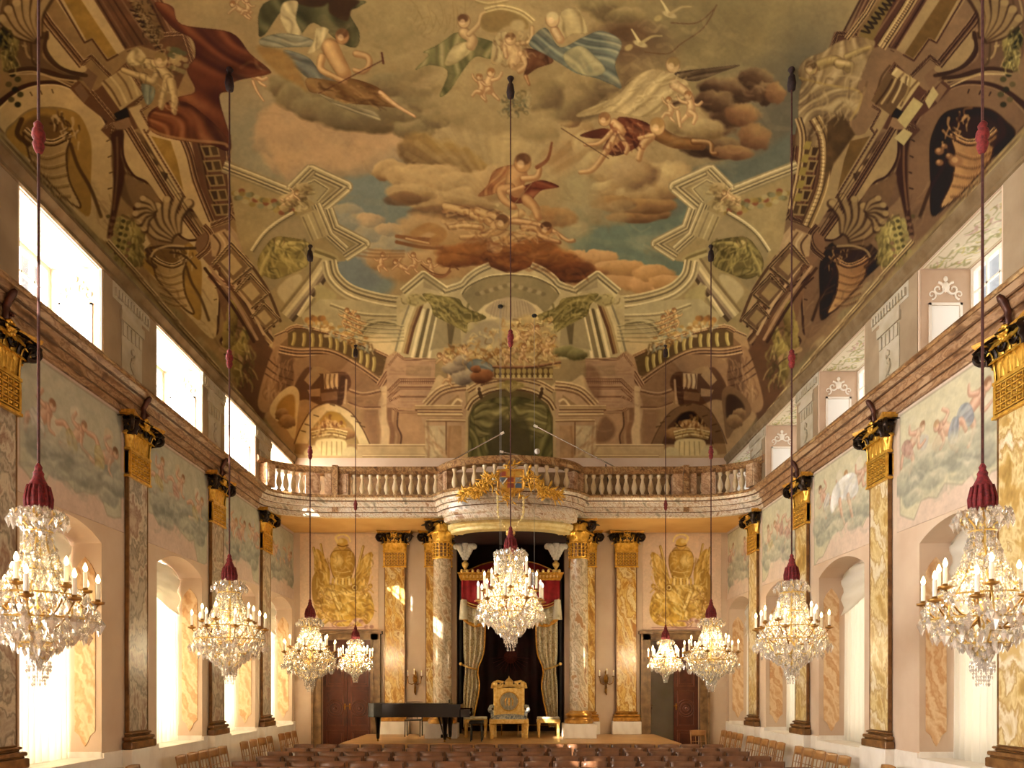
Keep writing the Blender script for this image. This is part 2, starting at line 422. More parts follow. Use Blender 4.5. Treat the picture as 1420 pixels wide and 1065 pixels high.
    def stroke(s, pts, w, c, soft=1.0, alpha=1.0, smooth=True, w2=None, c2=None):
        if smooth and len(pts) > 2: pts = smooth_poly(pts, False, 5)
        p = s.T(pts); w = w*s.sc; soft = max(.8, soft*s.sc); box = s.bb(p, w+(w2 or 0)*s.sc+soft+2)
        if box is None: return
        X, Y = s.grid(box); d, _, t = s.segdist(p, X, Y)
        ww = w/2 if w2 is None else (w+(w2*s.sc-w)*t)/2
        m = np.clip((ww-d)/soft+.5, 0, 1)*alpha
        cc = hx(c) if c2 is None else hx(c)*(1-t[...,None])+hx(c2)*t[...,None]
        s.blend(box, m, cc)
    def band(s, pts, w, cols, smooth=False, closed=False, alpha=1.0, n=5):
        # painted moulding: parallel coloured lines across width w, first colour on the left of the path direction (screen up is -y)
        if smooth: pts = smooth_poly(pts, closed, n)
        p = s.T(pts); w = w*s.sc; box = s.bb(p, w+2)
        if box is None: return
        X, Y = s.grid(box); d, sg, t = s.segdist(p, X, Y, closed)
        if s.flip is not None: sg = -sg
        u = np.clip((sg*d/w+.5), 0, .9999); k = len(cols); C = np.array([hx(c) for c in cols])
        f = u*k; i = np.minimum(f.astype(int), k-1); fr = f-i
        j = np.clip(i+1,0,k-1); bl = np.clip((fr-.75)/.25,0,1)[...,None]
        cc = C[i]*(1-bl)+C[j]*bl
        m = np.clip((w/2-d)+.5, 0, 1)*alpha
        if not closed:
            for e, q in ((p[0], p[0]-p[1]), (p[-1], p[-1]-p[-2])):
                q = q/(math.hypot(*q)+1e-9); r = (X-e[0])*q[0]+(Y-e[1])*q[1]; near = np.hypot(X-e[0], Y-e[1]) < w*.75
                m = np.where(near & (r > 0), m*np.clip(1-r, 0, 1), m)
        s.blend(box, m, cc)
    def disc(s, x, y, rx, ry, c, soft=.3, alpha=1.0, rot=0):
        p = s.T([(x,y)])[0]; rx, ry = rx*s.sc, ry*s.sc; r = max(rx,ry)
        box = s.bb(np.array([p]), r*(1+soft)+2)
        if box is None: return
        X, Y = s.grid(box); a = math.radians(rot)*(-1 if s.flip is not None else 1); dx, dy = X-p[0], Y-p[1]
        u = (dx*math.cos(a)+dy*math.sin(a))/rx; v = (-dx*math.sin(a)+dy*math.cos(a))/ry
        d = np.sqrt(u*u+v*v); s.blend(box, np.clip((1+soft/2-d)/max(soft,1e-3),0,1)*alpha, hx(c))
    def cloud(s, blobs, light, mid, dark, seed=1, ang=-120, soft=.12, alpha=1.0):
        # blobs: (x, y, r[, ry]) painted back to front, each modelled light to dark like a painted billow
        g = np.random.RandomState(seed); la = math.radians(ang)
        lx, ly = math.cos(la), math.sin(la)
        if s.flip is not None: lx = -lx
        L, Mi, D = hx(light), hx(mid), hx(dark)
        for b in blobs:
            x, y, r = b[0], b[1], b[2]; ry = b[3] if len(b) > 3 else r*.75
            p = s.T([(x,y)])[0]; rx_, ry_ = r*s.sc, ry*s.sc; box = s.bb(np.array([p]), max(rx_,ry_)*1.35+3)
            if box is None: continue
            X, Y = s.grid(box); u = (X-p[0])/rx_; v = (Y-p[1])/ry_
            nz = vnoise(X.shape[0], X.shape[1], max(4, r*s.sc*.55), g.randint(99999), 3)-.5
            d = np.sqrt(u*u+v*v)+nz*.55
            m = np.clip((1-d)/soft+.5, 0, 1)*alpha
            sh = np.clip(.5+.55*(u*lx+v*ly)+nz*.5, 0, 1)[...,None]
            cc = np.where(sh > .5, Mi+(L-Mi)*(sh-.5)*2, D+(Mi-D)*sh*2)
            s.blend(box, m, cc)
    def limb(s, pts, w, w2=None, c='#c9a07c', dk='#8a5a42', lt='#e4c8a4'):
        w2 = w if w2 is None else w2
        s.stroke(pts, w+.8, dk, 1.6, .6, True, w2+.6); s.stroke([(x+w*.1,y+w*.12) for x,y in pts], w*.92, (hx(dk)*.45+hx(c)*.55), 1.4, 1, True, w2*.92)
        s.stroke([(x-w*.08,y-w*.08) for x,y in pts], w*.66, c, w*.3, 1, True, w2*.66)
        o = [(x-w*.16, y-w*.16) for x,y in pts]; s.stroke(o, w*.34, lt, w*.35, .6, True, w2*.3)
    def head(s, x, y, r, c='#cfa682', hair='#7a4e34', ang=0):
        s.disc(x, y, r+.8, r*1.15+.8, '#7c5240', .2, .8); s.disc(x, y, r, r*1.15, c, .2)
        a = math.radians(ang); s.disc(x+r*.45*math.sin(a), y-r*.5*math.cos(a), r*.95, r*.75, hair, .35, .9); s.disc(x-r*.25, y+r*.15, r*.45, r*.5, '#e6c8a6', .5, .6)
    def folds(s, pts, c, lt, dk, n=6, ang=90, smooth=True, soft=1.2, wv=.25, seed=1, alpha=1.0):
        # drapery: shape with soft light and dark folds running along ang
        p = s.T(smooth_poly(pts) if smooth else pts); box = s.bb(p, 4)
        if box is None: return
        X, Y = s.grid(box); ins = s.inside(p, X, Y); d, _, _ = s.segdist(p, X, Y, True); m = np.clip(np.where(ins,d,-d)/(soft*s.sc)+.5,0,1)*alpha
        a = math.radians(ang); ca, sa = math.cos(a), math.sin(a)
        if s.flip is not None: ca = -ca
        u = -X*sa+Y*ca; v = X*ca+Y*sa; lo, hi = (-p[:,0]*sa+p[:,1]*ca).min(), (-p[:,0]*sa+p[:,1]*ca).max()
        # folds fan out: low-frequency warp along the cloth, plus broad light and shade of the painted body
        sz = max(X.shape)*.6; nz = vnoise(X.shape[0], X.shape[1], sz, seed, 2)-.5; nb = vnoise(X.shape[0], X.shape[1], sz*.5, seed+7, 3)
        q = (u-lo)/(hi-lo+1e-6)*n*.62 + nz*n*wv*2.2
        f = .5+.5*np.sin(q*2*PI); f = f**1.4; f2 = .5+.5*np.sin(q*2*PI*1.9+1+nz*9); f = np.clip(.42*f+.2*f2+.62*nb-.1, 0, 1)[...,None]
        cc = np.where(f > .5, hx(c)+(hx(lt)-hx(c))*(f-.5)*2, hx(dk)+(hx(c)-hx(dk))*f*2)
        s.blend(box, m, cc)
        m2 = np.clip((1.2-d)/1.6+.5,0,1)*.35*ins; s.blend(box, m2, hx(dk)*.9)
    def putto(s, x, y, k=1.0, pose=0, mir=1, hair='#9a6a40', c='#cda580'):
        # small winged child; k = scale, about 26 px tall at k = 1
        P = lambda pts: [(x+mir*a*k, y+b*k) for a, b in pts]
        dk, lt = '#8d5f46', '#e8cda8'
        poses = [([(0,0),(2,6),(1,11)], [(1,10),(6,14),(4,21)], [(0,11),(-4,16),(-8,20)], [(-2,2),(-8,0),(-11,-5)], [(2,2),(8,4),(12,1)], (-1,-5)),
                 ([(0,0),(5,4),(10,6)], [(9,6),(15,9),(20,7)], [(9,7),(13,13),(18,16)], [(0,1),(-5,5),(-9,9)], [(1,0),(2,-6),(6,-10)], (-4,-3)),
                 ([(0,0),(-2,7),(0,12)], [(0,12),(5,12),(9,17)], [(-1,12),(-2,18),(-6,22)], [(-2,1),(-7,5),(-12,4)], [(2,1),(7,-3),(9,-8)], (1,-5))]
        t, l1, l2, a1, a2, h = poses[pose % 3]
        s.limb(P(l2), 4.2*k, 2.2*k, c, dk, lt); s.limb(P(a2), 3*k, 1.8*k, c, dk, lt); s.limb(P(t), 7*k, 7.5*k, c, dk, lt)
        s.limb(P(l1), 4.8*k, 2.4*k, c, dk, lt); s.limb(P(a1), 3.2*k, 1.8*k, c, dk, lt); s.head(x+mir*h[0]*k, y+h[1]*k, 3.4*k, c, hair)
    def fuss(s, pts, n, cols, l, w, ang, jit=25, seed=1, alpha=.75, curve=.25):
        # many short loaded brush strokes inside an outline
        g = random.Random(seed); P = np.array(pts, float); x0, y0 = P.min(0); x1, y1 = P.max(0); k = 0; tries = 0
        while k < n and tries < n*12:
            tries += 1; x, y = g.uniform(x0,x1), g.uniform(y0,y1)
            if not s.inside(P, np.array([x]), np.array([y]))[0]: continue
            k += 1; a = math.radians(ang+g.uniform(-jit,jit)); L = l*g.uniform(.5,1.3); dx, dy = L*math.cos(a)/2, L*math.sin(a)/2; b = g.uniform(-curve,curve)*L
            s.stroke([(x-dx,y-dy),(x-dy/L*b*2,y+dx/L*b*2),(x+dx,y+dy)], 1.4*w*g.uniform(.6,1.3), g.choice(cols), 1.8, alpha*.7, True, w*.6)
    def fan(s, o, r0, r1, a0, a1, n, light, dark, w=4, bend=.25, seed=1):
        # shell or acanthus: ribs radiating from o, each modelled light on one side and dark on the other
        g = random.Random(seed)
        for k in range(n):
            a = math.radians(a0+(a1-a0)*k/max(1,n-1)); r = r1*g.uniform(.88,1.08); m = (r0+r)/2; b = a+bend
            p = [(o[0]+r0*math.cos(a),o[1]+r0*math.sin(a)),(o[0]+m*math.cos(a+bend*.3),o[1]+m*math.sin(a+bend*.3)),(o[0]+r*math.cos(b),o[1]+r*math.sin(b))]
            s.stroke([(x+1.4,y+1.6) for x,y in p], w*.8, dark, 2.4, .8, True, w*1.9); s.stroke(p, w*.5, light, 2.6, .8, True, w*1.25)
            s.disc(p[2][0], p[2][1], w*.7, w*.6, light, .5, .9)
    def soften(s, k=.35, n=1):
        for _ in range(n):
            a = s.a; b = a.copy(); b[1:-1] = a[1:-1]*(1-k)+(a[:-2]+a[2:])*k/2; a = b.copy(); a[:,1:-1] = b[:,1:-1]*(1-k)+(b[:,:-2]+b[:,2:])*k/2; s.a = a
    def mottle(s, amt, cell=8, seed=5, tint=None):
        nz = vnoise(s.h, s.w, cell, seed, 4)[...,None]-.5; s.a *= 1+amt*2*nz
        if tint is not None:
            n2 = np.clip((vnoise(s.h, s.w, cell*6, seed+1, 3)[...,None]-.45)*3, 0, 1)*.35; s.a += (hx(tint)-s.a)*n2
    def sample(s, X, Y):
        x = (X-s.x0)*s.sc; y = (Y-s.y0)*s.sc
        def refl(v, n):
            v = np.abs(v); v = np.mod(v, 2*(n-1.001)); return np.where(v > n-1.001, 2*(n-1.001)-v, v)
        x = refl(x, s.w); y = refl(y, s.h); xi = x.astype(int); yi = y.astype(int); xi = np.minimum(xi, s.w-2); yi = np.minimum(yi, s.h-2)
        fx = (x-xi)[...,None]; fy = (y-yi)[...,None]; a = s.a
        return (a[yi,xi]*(1-fx)+a[yi,xi+1]*fx)*(1-fy)+(a[yi+1,xi]*(1-fx)+a[yi+1,xi+1]*fx)*fy
# ------------------------------------------------------------------ the painted vault
CEIL = Canvas(-60,-60,1480,700,'#a08c69', 1.15)  # tones include the light's falloff towards the top and the right
C_ = CEIL
ZO = dict(A=(0,0),B=(0,200),C=(240,200),D=(300,410),E=(300,0),F=(550,340),G=(1100,0),H=(1100,200),I=(860,200),J=(800,410),K=(800,0),L=(550,180),M=(560,0))
def Z(k, pts):
    ox, oy = ZO[k]; return [(ox+x/4.4375, oy+y/4.4375) for x, y in pts]
CR, TN, DB, MBR, OC = '#b7a27c', '#927855', '#4e3024', '#6d4b38', '#9a7c3c'
WH1, WH2, WH3, WH4 = '#c2b494', '#93856a', '#a99c7c', '#6f634c'
corn = [WH2,'#cabd9c',WH3,'#7d7059','#bcae8c',WH4,'#a5987a','#8b7e62']
brn = ['#b29a78','#5a3a2c','#8a6a50','#4a2c22','#7a5842','#a58a68','#5a3a2c']
rose = ['#c9a688','#7a5140','#b18a70','#8a6250','#c4a084','#6e4838','#a98268']
def sky():
    c = C_
    c.a[:] = hx('#9f8b68')
    # broad tone areas
    c.disc(760,60,260,110,'#a5926c',1,.7); c.disc(1040,60,150,110,'#857a5a',1,.8); c.disc(430,170,170,60,'#a4917a',1,.6)
    c.disc(360,210,110,70,'#8f8c7c',1,.85); c.disc(520,60,90,80,'#9c8d67',1,.7); c.disc(1090,190,110,90,'#6f6c62',1,.9)
    c.disc(1130,150,60,110,'#62615c',1,.8); c.disc(700,210,150,80,'#a9956f',1,.7); c.disc(960,20,90,60,'#7b7155',1,.6)
    # blue openings
    c.poly([(445,255),(500,235),(540,205),(575,190),(585,225),(590,262),(600,300),(560,340),(540,405),(480,410),(455,385),(448,330)],'#76848a',10,True)
    c.poly([(452,352),(510,345),(530,372),(520,400),(470,398)],'#727f8c',10,True); c.poly([(535,212),(565,192),(588,205),(590,245),(555,240)],'#6e7d84',6,True)
    c.poly([(770,300),(830,285),(900,300),(960,270),(1010,235),(1000,330),(950,370),(990,392),(950,410),(890,400),(850,372),(800,350)],'#667a76',10,True)
    c.poly([(905,255),(1000,225),(1050,215),(1120,170),(1150,190),(1120,240),(1000,262),(930,300)],'#646e6c',10,True)
    c.poly([(870,330),(960,320),(975,345),(900,352)],'#7b877c',8,True,.8)
    c.poly([(940,392),(985,384),(960,402)],'#6a7c80',6,True)
    # pink and gold cloud banks on the left
    P1, P2, P3 = '#c9a47c', '#ab8c6a', '#857562'
    c.cloud([(395,170,42,30),(440,182,48,30),(480,200,60,28),(395,215,30,26),(420,232,35,22),(520,185,45,22)], '#c4a27c','#ae937a','#8f8270',3,-140,.25,.9)
    c.cloud([(470,225,60,24),(520,215,50,24),(560,190,40,18),(380,190,30,28)], '#cda680','#b5977a','#8f7f6c',4,-100,.25,.8)
    c.poly(Z('E',[(260,700),(420,650),(560,740),(800,800),(1000,820),(1150,850),(1110,900),(980,900),(920,990),(780,1040),(640,1000),(480,960),(380,1000),(300,860)]),'#bb9b7c',8,True,.75)
    # shadowy cloud bank under the reclining figure
    c.cloud([(398,118,26,20),(415,135,35,20),(440,150,35,18),(480,160,45,20),(520,165,50,20),(560,150,45,24),(590,160,28,20),(575,180,28,14),(545,118,36,18),(585,135,28,20),(605,165,20,16)], '#968a6c','#83765a','#68583f',7,-100,.25,.95)
    # golden brown banks in the middle
    c.cloud([(580,205,28,22),(600,215,40,22),(640,225,30,20),(660,240,28,18),(568,240,18,12)], '#a5884f','#8f744d','#72593a',9,-60,.3,.85)
    c.cloud([(540,236,26,14),(570,245,40,18),(600,252,45,24),(630,262,45,24),(655,280,42,20),(600,280,42,16),(570,268,36,14),(680,255,30,24)], '#c2a67c','#ac9069','#85674a',11,-110,.18)
    c.cloud([(560,276,26,10),(600,296,34,10),(640,296,34,12)], '#8f6e50','#7b5b42','#634632',12,-90,.3,.8)
    c.cloud([(480,300,26,18),(500,312,26,16),(520,325,28,18),(548,340,26,20),(478,335,20,14),(520,350,26,14)], '#b5a68a','#98948a','#7c8288',13,-120,.2,.85)
    c.cloud([(512,305,22,10),(538,318,18,9)], '#c8aa86','#b39a80','#8c8478',14,-120,.2,.9)
    c.cloud([(590,318,40,22),(630,330,50,26),(560,370,40,22),(600,365,60,20),(650,372,50,16),(530,360,26,14)], '#c2a076','#b08c62','#93704a',15,-120,.3,.9)
    c.cloud([(475,310,22,13),(455,300,14,10)], '#9aa0a0','#8a949a','#76828c',16,-120,.3,.6)
    # right hand clouds
    c.cloud([(800,185,26,26),(815,205,22,24),(790,165,16,12),(830,230,30,20),(865,235,40,28),(900,245,38,22),(845,265,30,16),(900,268,42,14),(935,250,30,24)], '#c4b084','#a98e66','#7a5c42',21,-130,.2)
    c.cloud([(880,300,40,9),(905,296,26,9),(890,286,50,11),(850,282,30,10)], '#ac8a5c','#93704a','#6e5038',22,-100,.2)
    c.cloud([(880,240,34,22)], '#b8a07c','#a28662','#7d6048',23,-150,.3)
    c.cloud([(985,175,34,22),(1010,160,30,18),(960,150,30,18),(1030,125,26,18),(1050,110,26,16),(1000,120,30,14),(1060,130,20,16),(975,200,36,18),(1000,205,30,16),(990,140,26,16)], '#8f7a5a','#644a3a','#463228',24,-60,.22)
    c.cloud([(1030,160,24,16),(1045,190,24,18),(1075,130,14,16),(1015,212,30,10)], '#a2825a','#8a6648','#6a4a38',25,-60,.22)
    c.cloud([(860,285,20,8),(840,300,30,16),(810,290,30,30),(790,320,26,14)], '#b09a74','#a28c6a','#8a7a60',26,-120,.4,.6)
    c.disc(800,280,22,60,'#9d9678',.8,.6); c.disc(870,55,46,26,'#5f4434',.8,.8); c.disc(838,95,50,34,'#6a5240',.9,.6); c.disc(905,70,36,30,'#7a6650',.8,.5)
    c.cloud([(850,8,36,22),(870,20,26,12),(825,5,26,14)], '#a1916c','#8d7e5c','#6f6046',27,-90,.3)
    # peach bank lower right
    c.cloud([(800,362,24,14),(830,358,26,12),(850,376,34,14),(880,388,36,16),(910,395,40,16),(940,402,36,12),(830,392,40,16),(790,380,26,12)], '#cda274','#b98e62','#9a744e',31,-100,.14)
    c.cloud([(866,372,30,12),(905,380,30,12),(925,392,26,10)], '#c79c6c','#b08658','#94704a',32,-100,.16)
    # orange brown smoke above the central arch
    c.cloud([(650,352,42,14),(700,362,40,16),(630,362,30,10),(740,352,40,18),(770,362,40,18),(800,378,34,14),(720,340,50,16),(690,350,40,12)], '#a8703c','#8a562e','#5c3322',33,-100,.3)
    c.cloud([(780,382,30,12),(800,372,24,10),(735,372,30,8)], '#7f4a2c','#6b3c26','#4c281c',34,-90,.3)
    c.cloud([(776,302,24,13),(755,295,16,10)], '#b88c5c','#a0784e','#86603e',35,-90,.3,.8)
    c.disc(780,220,22,18,'#a0764e',1,.5); c.disc(708,190,30,26,'#bba578',1,.6)
    # pale glory of light rays
    for k in range(16):
        a = math.radians(195+k*9); c.stroke([(690,285),(690+150*math.cos(a),285+130*math.sin(a))],2,'#c4b088',3,.22,False,9)
    # clouds behind upper groups
    c.cloud([(600,70,36,24),(590,110,40,26),(640,120,40,30),(620,150,44,22),(680,160,50,26),(740,175,40,22),(570,90,30,20)], '#ae9c74','#a08d68','#8a7858',36,-100,.4,.7)
    c.cloud([(770,110,48,26),(810,118,44,24),(790,145,50,22),(840,110,36,20),(750,130,36,24)], '#a8966e','#8d7c5c','#67543f',37,-150,.3,.85)
    c.cloud([(955,165,30,20),(975,180,30,14)], '#ad9c74','#988563','#77603f',38,-100,.3)
sky()
def figures():
    c = C_
    # --- reclining smith with hammer, upper left group
    c.folds(Z('E',[(330,0),(880,0),(880,40),(820,80),(880,200),(860,290),(760,260),(600,140),(500,220),(420,60),(300,210),(260,200)]),'#5d5e44','#7c7d5a','#3d3c2c',7,60,seed=3)
    c.poly(Z('E',[(480,0),(860,0),(830,60),(800,130),(700,80),(690,20),(650,40),(560,40)]),'#4e3626',3,True)
    c.folds(Z('E',[(410,20),(500,10),(490,120),(530,220),(450,210),(395,120)]),'#b3a583','#d0c29a','#857a5e',4,75,seed=5)
    c.folds(Z('E',[(270,240),(400,205),(560,230),(620,280),(500,290),(300,290)]),'#85867a','#a3a392','#5f6058',4,5,seed=6)
    c.folds(Z('E',[(410,310),(560,350),(640,440),(740,490),(640,520),(500,430)]),'#6d7478','#8f948c','#50565a',3,35,seed=7)
    c.poly(Z('E',[(250,290),(420,320),(510,440),(560,560),(500,520),(360,440)]),'#9a7a48',6,True)
    c.folds(Z('E',[(560,480),(740,500),(820,480),(980,530),(1060,600),(1100,660),(1000,650),(860,640),(740,620),(640,580),(570,560)]),'#8f6c42','#ad8d58','#684628',4,20,seed=8)
    c.limb(Z('E',[(1010,570),(1110,650),(1220,715)]),7,3); c.folds(Z('E',[(620,570),(800,640),(960,680),(1010,740),(900,710),(740,650)]),'#9a9078','#b8ae90','#6f6650',3,20,seed=9)
    c.limb(Z('E',[(700,290),(740,370),(780,440)]),24,20,'#c29a6c','#7a5236','#dcbc8c'); c.limb(Z('E',[(860,330),(930,350),(940,400),(900,440),(850,430)]),9,6,'#bb9268','#7a5236','#d8b888')
    c.limb(Z('E',[(650,350),(640,420),(700,460),(790,500)]),10,6,'#c29a6c','#7a5236','#dcbc8c'); c.head(*Z('E',[(775,225)])[0],9,'#a87c56','#6a4630',0)
    c.folds(Z('E',[(620,170),(690,180),(660,250),(620,310),(560,330),(600,250)]),'#c0b28c','#d8caa4','#8d7f60',3,100,seed=10)
    c.stroke(Z('E',[(630,575),(1025,370)]),1.6,'#6b4030'); c.stroke(Z('E',[(1018,325),(1028,390)]),3,'#6b4030')
    # putti at the drapery
    c.putto(*Z('E',[(110,300)])[0],1.1,0,1); c.putto(*Z('E',[(200,440)])[0],1.25,1,1,c='#c4a07c'); c.limb(Z('E',[(225,500),(250,560),(290,620)]),4,2)
    c.putto(*Z('E',[(120,40)])[0],1.1,1,1,c='#b39670'); c.putto(*Z('E',[(190,20)])[0],.9,2,-1,c='#b39670')
    # --- group with the green draped woman and the shield, top centre
    for k in range(14):
        c.stroke(Z('M',[(40+k*26,(k*37)%120),(90+k*22,60+(k*53)%110),(60+k*24,150+(k*29)%60)]),1.6,'#8c7a56',1.5,.45)
    c.folds(Z('M',[(260,240),(330,200),(460,230),(560,270),(540,360),(440,350),(360,440),(280,560),(220,590),(270,440),(160,400),(70,430),(150,340),(120,320),(200,280)]),'#7d7c54','#b0a67c','#53553a',7,120,seed=11)
    c.folds(Z('M',[(310,280),(420,260),(400,330),(300,400),(250,390)]),'#b5a67c','#cdbf94','#8b7e5a',3,130,seed=12)
    c.limb(Z('M',[(370,200),(420,240),(410,280)]),15,12,'#bda078','#7c5e44','#d4ba90'); c.limb(Z('M',[(400,210),(460,150),(480,90),(530,70)]),7,4,'#bda078','#7c5e44','#d4ba90'); c.head(*Z('M',[(370,130)])[0],8,'#c0a27a','#6b4a34',-20)
    c.poly(Z('M',[(490,90),(600,60),(740,110),(760,180),(640,160),(560,200),(480,170)]),'#8f7a50',3,True); c.band(Z('M',[(500,60),(600,40),(720,70),(800,130)]),9,['#a8966c','#cdbc90','#9a875f','#bcab80'],True)
    c.band(Z('M',[(440,0),(520,20),(640,0)]),7,['#a8966c','#bdac82','#9a875f'],True)
    c.folds(Z('M',[(560,220),(650,200),(600,300),(620,370),(540,390)]),'#b3a27c','#c9b990','#8d7c5a',3,95,seed=13)
    c.limb(Z('M',[(640,280),(690,330),(680,390)]),22,18,'#c0a078','#80603f','#dcc296'); c.limb(Z('M',[(700,270),(780,250),(790,170)]),6,5,'#c0a078','#80603f','#dcc296'); c.limb(Z('M',[(620,290),(630,350)]),6,5,'#c0a078'); c.head(*Z('M',[(655,240)])[0],7,'#c4a47c','#7a5636')
    c.limb(Z('M',[(720,330),(755,400),(710,440)]),9,6,'#b8966c'); c.disc(*Z('M',[(700,155)])[0],10,8,'#b3a27a',.5,.9)
    c.putto(*Z('M',[(530,480)])[0],1.5,0,-1,c='#bd9c74'); c.putto(*Z('M',[(470,500)])[0],1.2,2,-1,c='#b3916a'); c.disc(*Z('M',[(470,420)])[0],9,8,'#a89872',.6,.9)
    c.folds(Z('M',[(740,300),(860,320),(920,380),(820,420),(740,470),(760,380)]),'#704834','#8f6446','#4a2c20',3,60,seed=14)
    c.folds(Z('M',[(770,270),(870,170),(960,290),(1100,230),(1220,190),(1340,260),(1300,400),(1340,540),(1280,520),(1180,480),(1060,450),(960,390),(880,340)]),'#717c7a','#a0a694','#4c555a',7,25,seed=15)
    c.folds(Z('M',[(980,340),(1080,280),(1160,330),(1240,430),(1160,470),(1040,430)]),'#9a9678','#b5ae8c','#6f7468',3,35,seed=16)
    c.folds(Z('M',[(960,80),(1060,50),(1100,90),(1130,200),(1040,210),(950,260)]),'#b0a078','#c9b98e','#857552',4,80,seed=17); c.limb(Z('M',[(930,190),(960,240)]),12,12,'#c0a27a'); c.head(*Z('M',[(915,120)])[0],9,'#c4a67e','#c2b48c')
    for k in range(26):
        a = k*2.4; r = 3+14*((k*7)%10)/10; x, y = Z('M',[(690,640)])[0]; c.disc(x+r*1.3*math.cos(a),y+r*.6*math.sin(a),2.6,2.2,['#7d7c64','#a89a74','#6a6e66','#8f8058'][k%4],.4,.9)
    c.limb(Z('M',[(750,470),(770,520)]),5,3,'#a8744c')
    # birds
    for (x,y,s,m) in ((*Z('K',[(390,270)])[0],1,1),(*Z('K',[(570,90)])[0],1,1)):
        c.disc(x,y,10*s,4,'#b0a27c',.4,1,20); c.stroke([(x,y),(x-8,y-14),(x-12,y-20)],5,'#c0b288',1,1,True,2); c.stroke([(x,y),(x+16,y-10),(x+30,y-11)],5,'#a3946c',1,1,True,2); c.disc(x-16,y+5,6,4,'#a89868',.5,.9,-30)
    c.stroke(Z('K',[(860,30),(780,170),(640,270),(560,330),(420,320)]),1.2,'#6d4c36'); c.stroke(Z('K',[(850,50),(740,140),(580,140)]),1.2,'#6d4c36')
    # --- white robed woman with child, right
    c.folds(Z('K',[(540,430),(640,460),(700,540),(700,620),(560,620),(500,690),(380,720),(220,690),(20,720),(20,690),(240,590),(340,490),(440,430)]),'#b3a07a','#ccba90','#84724f',8,150,seed=18)
    c.limb(Z('K',[(600,520),(680,580),(700,640)]),14,10,'#c0a27a'); c.head(*Z('K',[(590,400)])[0],9,'#bfa27a','#8a7448',20); c.putto(*Z('K',[(690,620)])[0],1.5,0,1,c='#bfa078'); c.putto(*Z('K',[(570,640)])[0],1.1,2,-1,c='#b89a72')
    c.limb(Z('K',[(620,690),(635,780)]),6,4,'#bda078'); c.folds(Z('K',[(600,450),(800,420),(1000,400),(900,440),(720,500)]),'#5e4c3e','#7c6a54','#3c2c24',3,-8,seed=19)
    # archer pair below
    c.folds(Z('K',[(20,830),(150,790),(240,800),(260,720),(420,750),(460,810),(380,900),(240,960),(160,920),(180,860),(80,850)]),'#6f3a2a','#93583c','#4a241c',6,30,seed=20)
    c.limb(Z('K',[(230,760),(270,800),(230,860)]),14,11,'#c29a6c','#74452f'); c.limb(Z('K',[(230,850),(180,930),(100,1040),(20,1060)]),9,5,'#c29a6c','#74452f'); c.limb(Z('K',[(260,840),(310,900),(300,940)]),8,5,'#c29a6c','#74452f'); c.limb(Z('K',[(220,800),(140,880),(50,890)]),6,4,'#c29a6c','#74452f'); c.head(*Z('K',[(170,735)])[0],8,'#c29a6c','#8a5c38')
    c.stroke(Z('M',[(970,790),(1260,975)]),1.3,'#6b4c36')
    c.limb(Z('K',[(500,820),(600,870),(760,890)]),20,12,'#8a6238','#54321f','#a57c4c'); c.limb(Z('K',[(450,840),(400,900),(380,980)]),12,6,'#c09a6c','#74452f'); c.limb(Z('K',[(720,870),(820,880),(830,940),(860,945)]),9,4,'#8a6238','#54321f'); c.head(*Z('K',[(495,780)])[0],10,'#c4a070','#a07c4c'); c.limb(Z('K',[(470,830),(380,850)]),6,4,'#c4a070')
    # --- falling giant with club, centre
    c.folds(Z('L',[(600,250),(710,220),(680,300),(640,380),(500,410),(560,340)]),'#a8724c','#c39468','#824e34',4,120,seed=21)
    c.folds(Z('L',[(820,330),(900,310),(1000,350),(900,370),(860,400),(820,440),(720,450),(700,390)]),'#7c3c2a','#9c5a3e','#502018',4,20,seed=22)
    c.limb(Z('L',[(740,270),(720,330),(730,360)]),27,22,'#b98c60','#7a4c34','#d4ac7c'); c.limb(Z('L',[(800,430),(850,480),(870,540)]),16,8,'#b98c60','#7a4c34','#d4ac7c'); c.limb(Z('L',[(700,360),(640,370),(660,430),(720,470)]),14,8,'#c09468','#7a4c34','#d4ac7c')
    c.limb(Z('L',[(780,300),(860,290),(880,240)]),9,6,'#b98c60','#7a4c34'); c.limb(Z('L',[(690,380),(780,350)]),7,5,'#c09468','#7a4c34'); c.head(*Z('L',[(775,205)])[0],11,'#b08458','#6a4630',10); c.stroke(Z('L',[(865,230),(930,180),(955,80)]),6,'#8a5438',1.2,1,True,3); c.stroke(Z('L',[(730,450),(830,330)]),1.5,'#8a6a4a')
    # tangle of falling bodies
    c.limb(Z('L',[(300,470),(420,500),(520,540)]),11,13,'#c2a070','#74503a','#dcbe8e'); c.limb(Z('L',[(500,500),(620,540),(680,560),(770,510)]),13,9,'#c2a070','#74503a','#dcbe8e'); c.limb(Z('L',[(560,560),(600,600),(540,650),(400,660)]),11,7,'#bd986a','#6a4430','#d8b888')
    c.limb(Z('L',[(330,600),(420,590),(520,600)]),7,8,'#b89464','#6a4430'); c.folds(Z('L',[(560,650),(640,610),(760,640),(860,660),(700,700),(620,750),(560,740)]),'#b08c62','#cbb084','#7d5638',5,-10,seed=23); c.head(*Z('L',[(650,570)])[0],9,'#a98458','#6b4a34')
    c.limb(Z('L',[(720,560),(860,580),(960,620),(1050,680),(1090,680)]),9,4,'#b88c60','#6b4230'); c.limb(Z('L',[(780,600),(860,610),(900,660),(1000,690)]),10,5,'#a5764c','#5c3626'); c.head(*Z('L',[(920,610)])[0],8,'#a07248','#5a3828'); c.head(*Z('L',[(610,710)])[0],10,'#c4a478','#b8a47c')
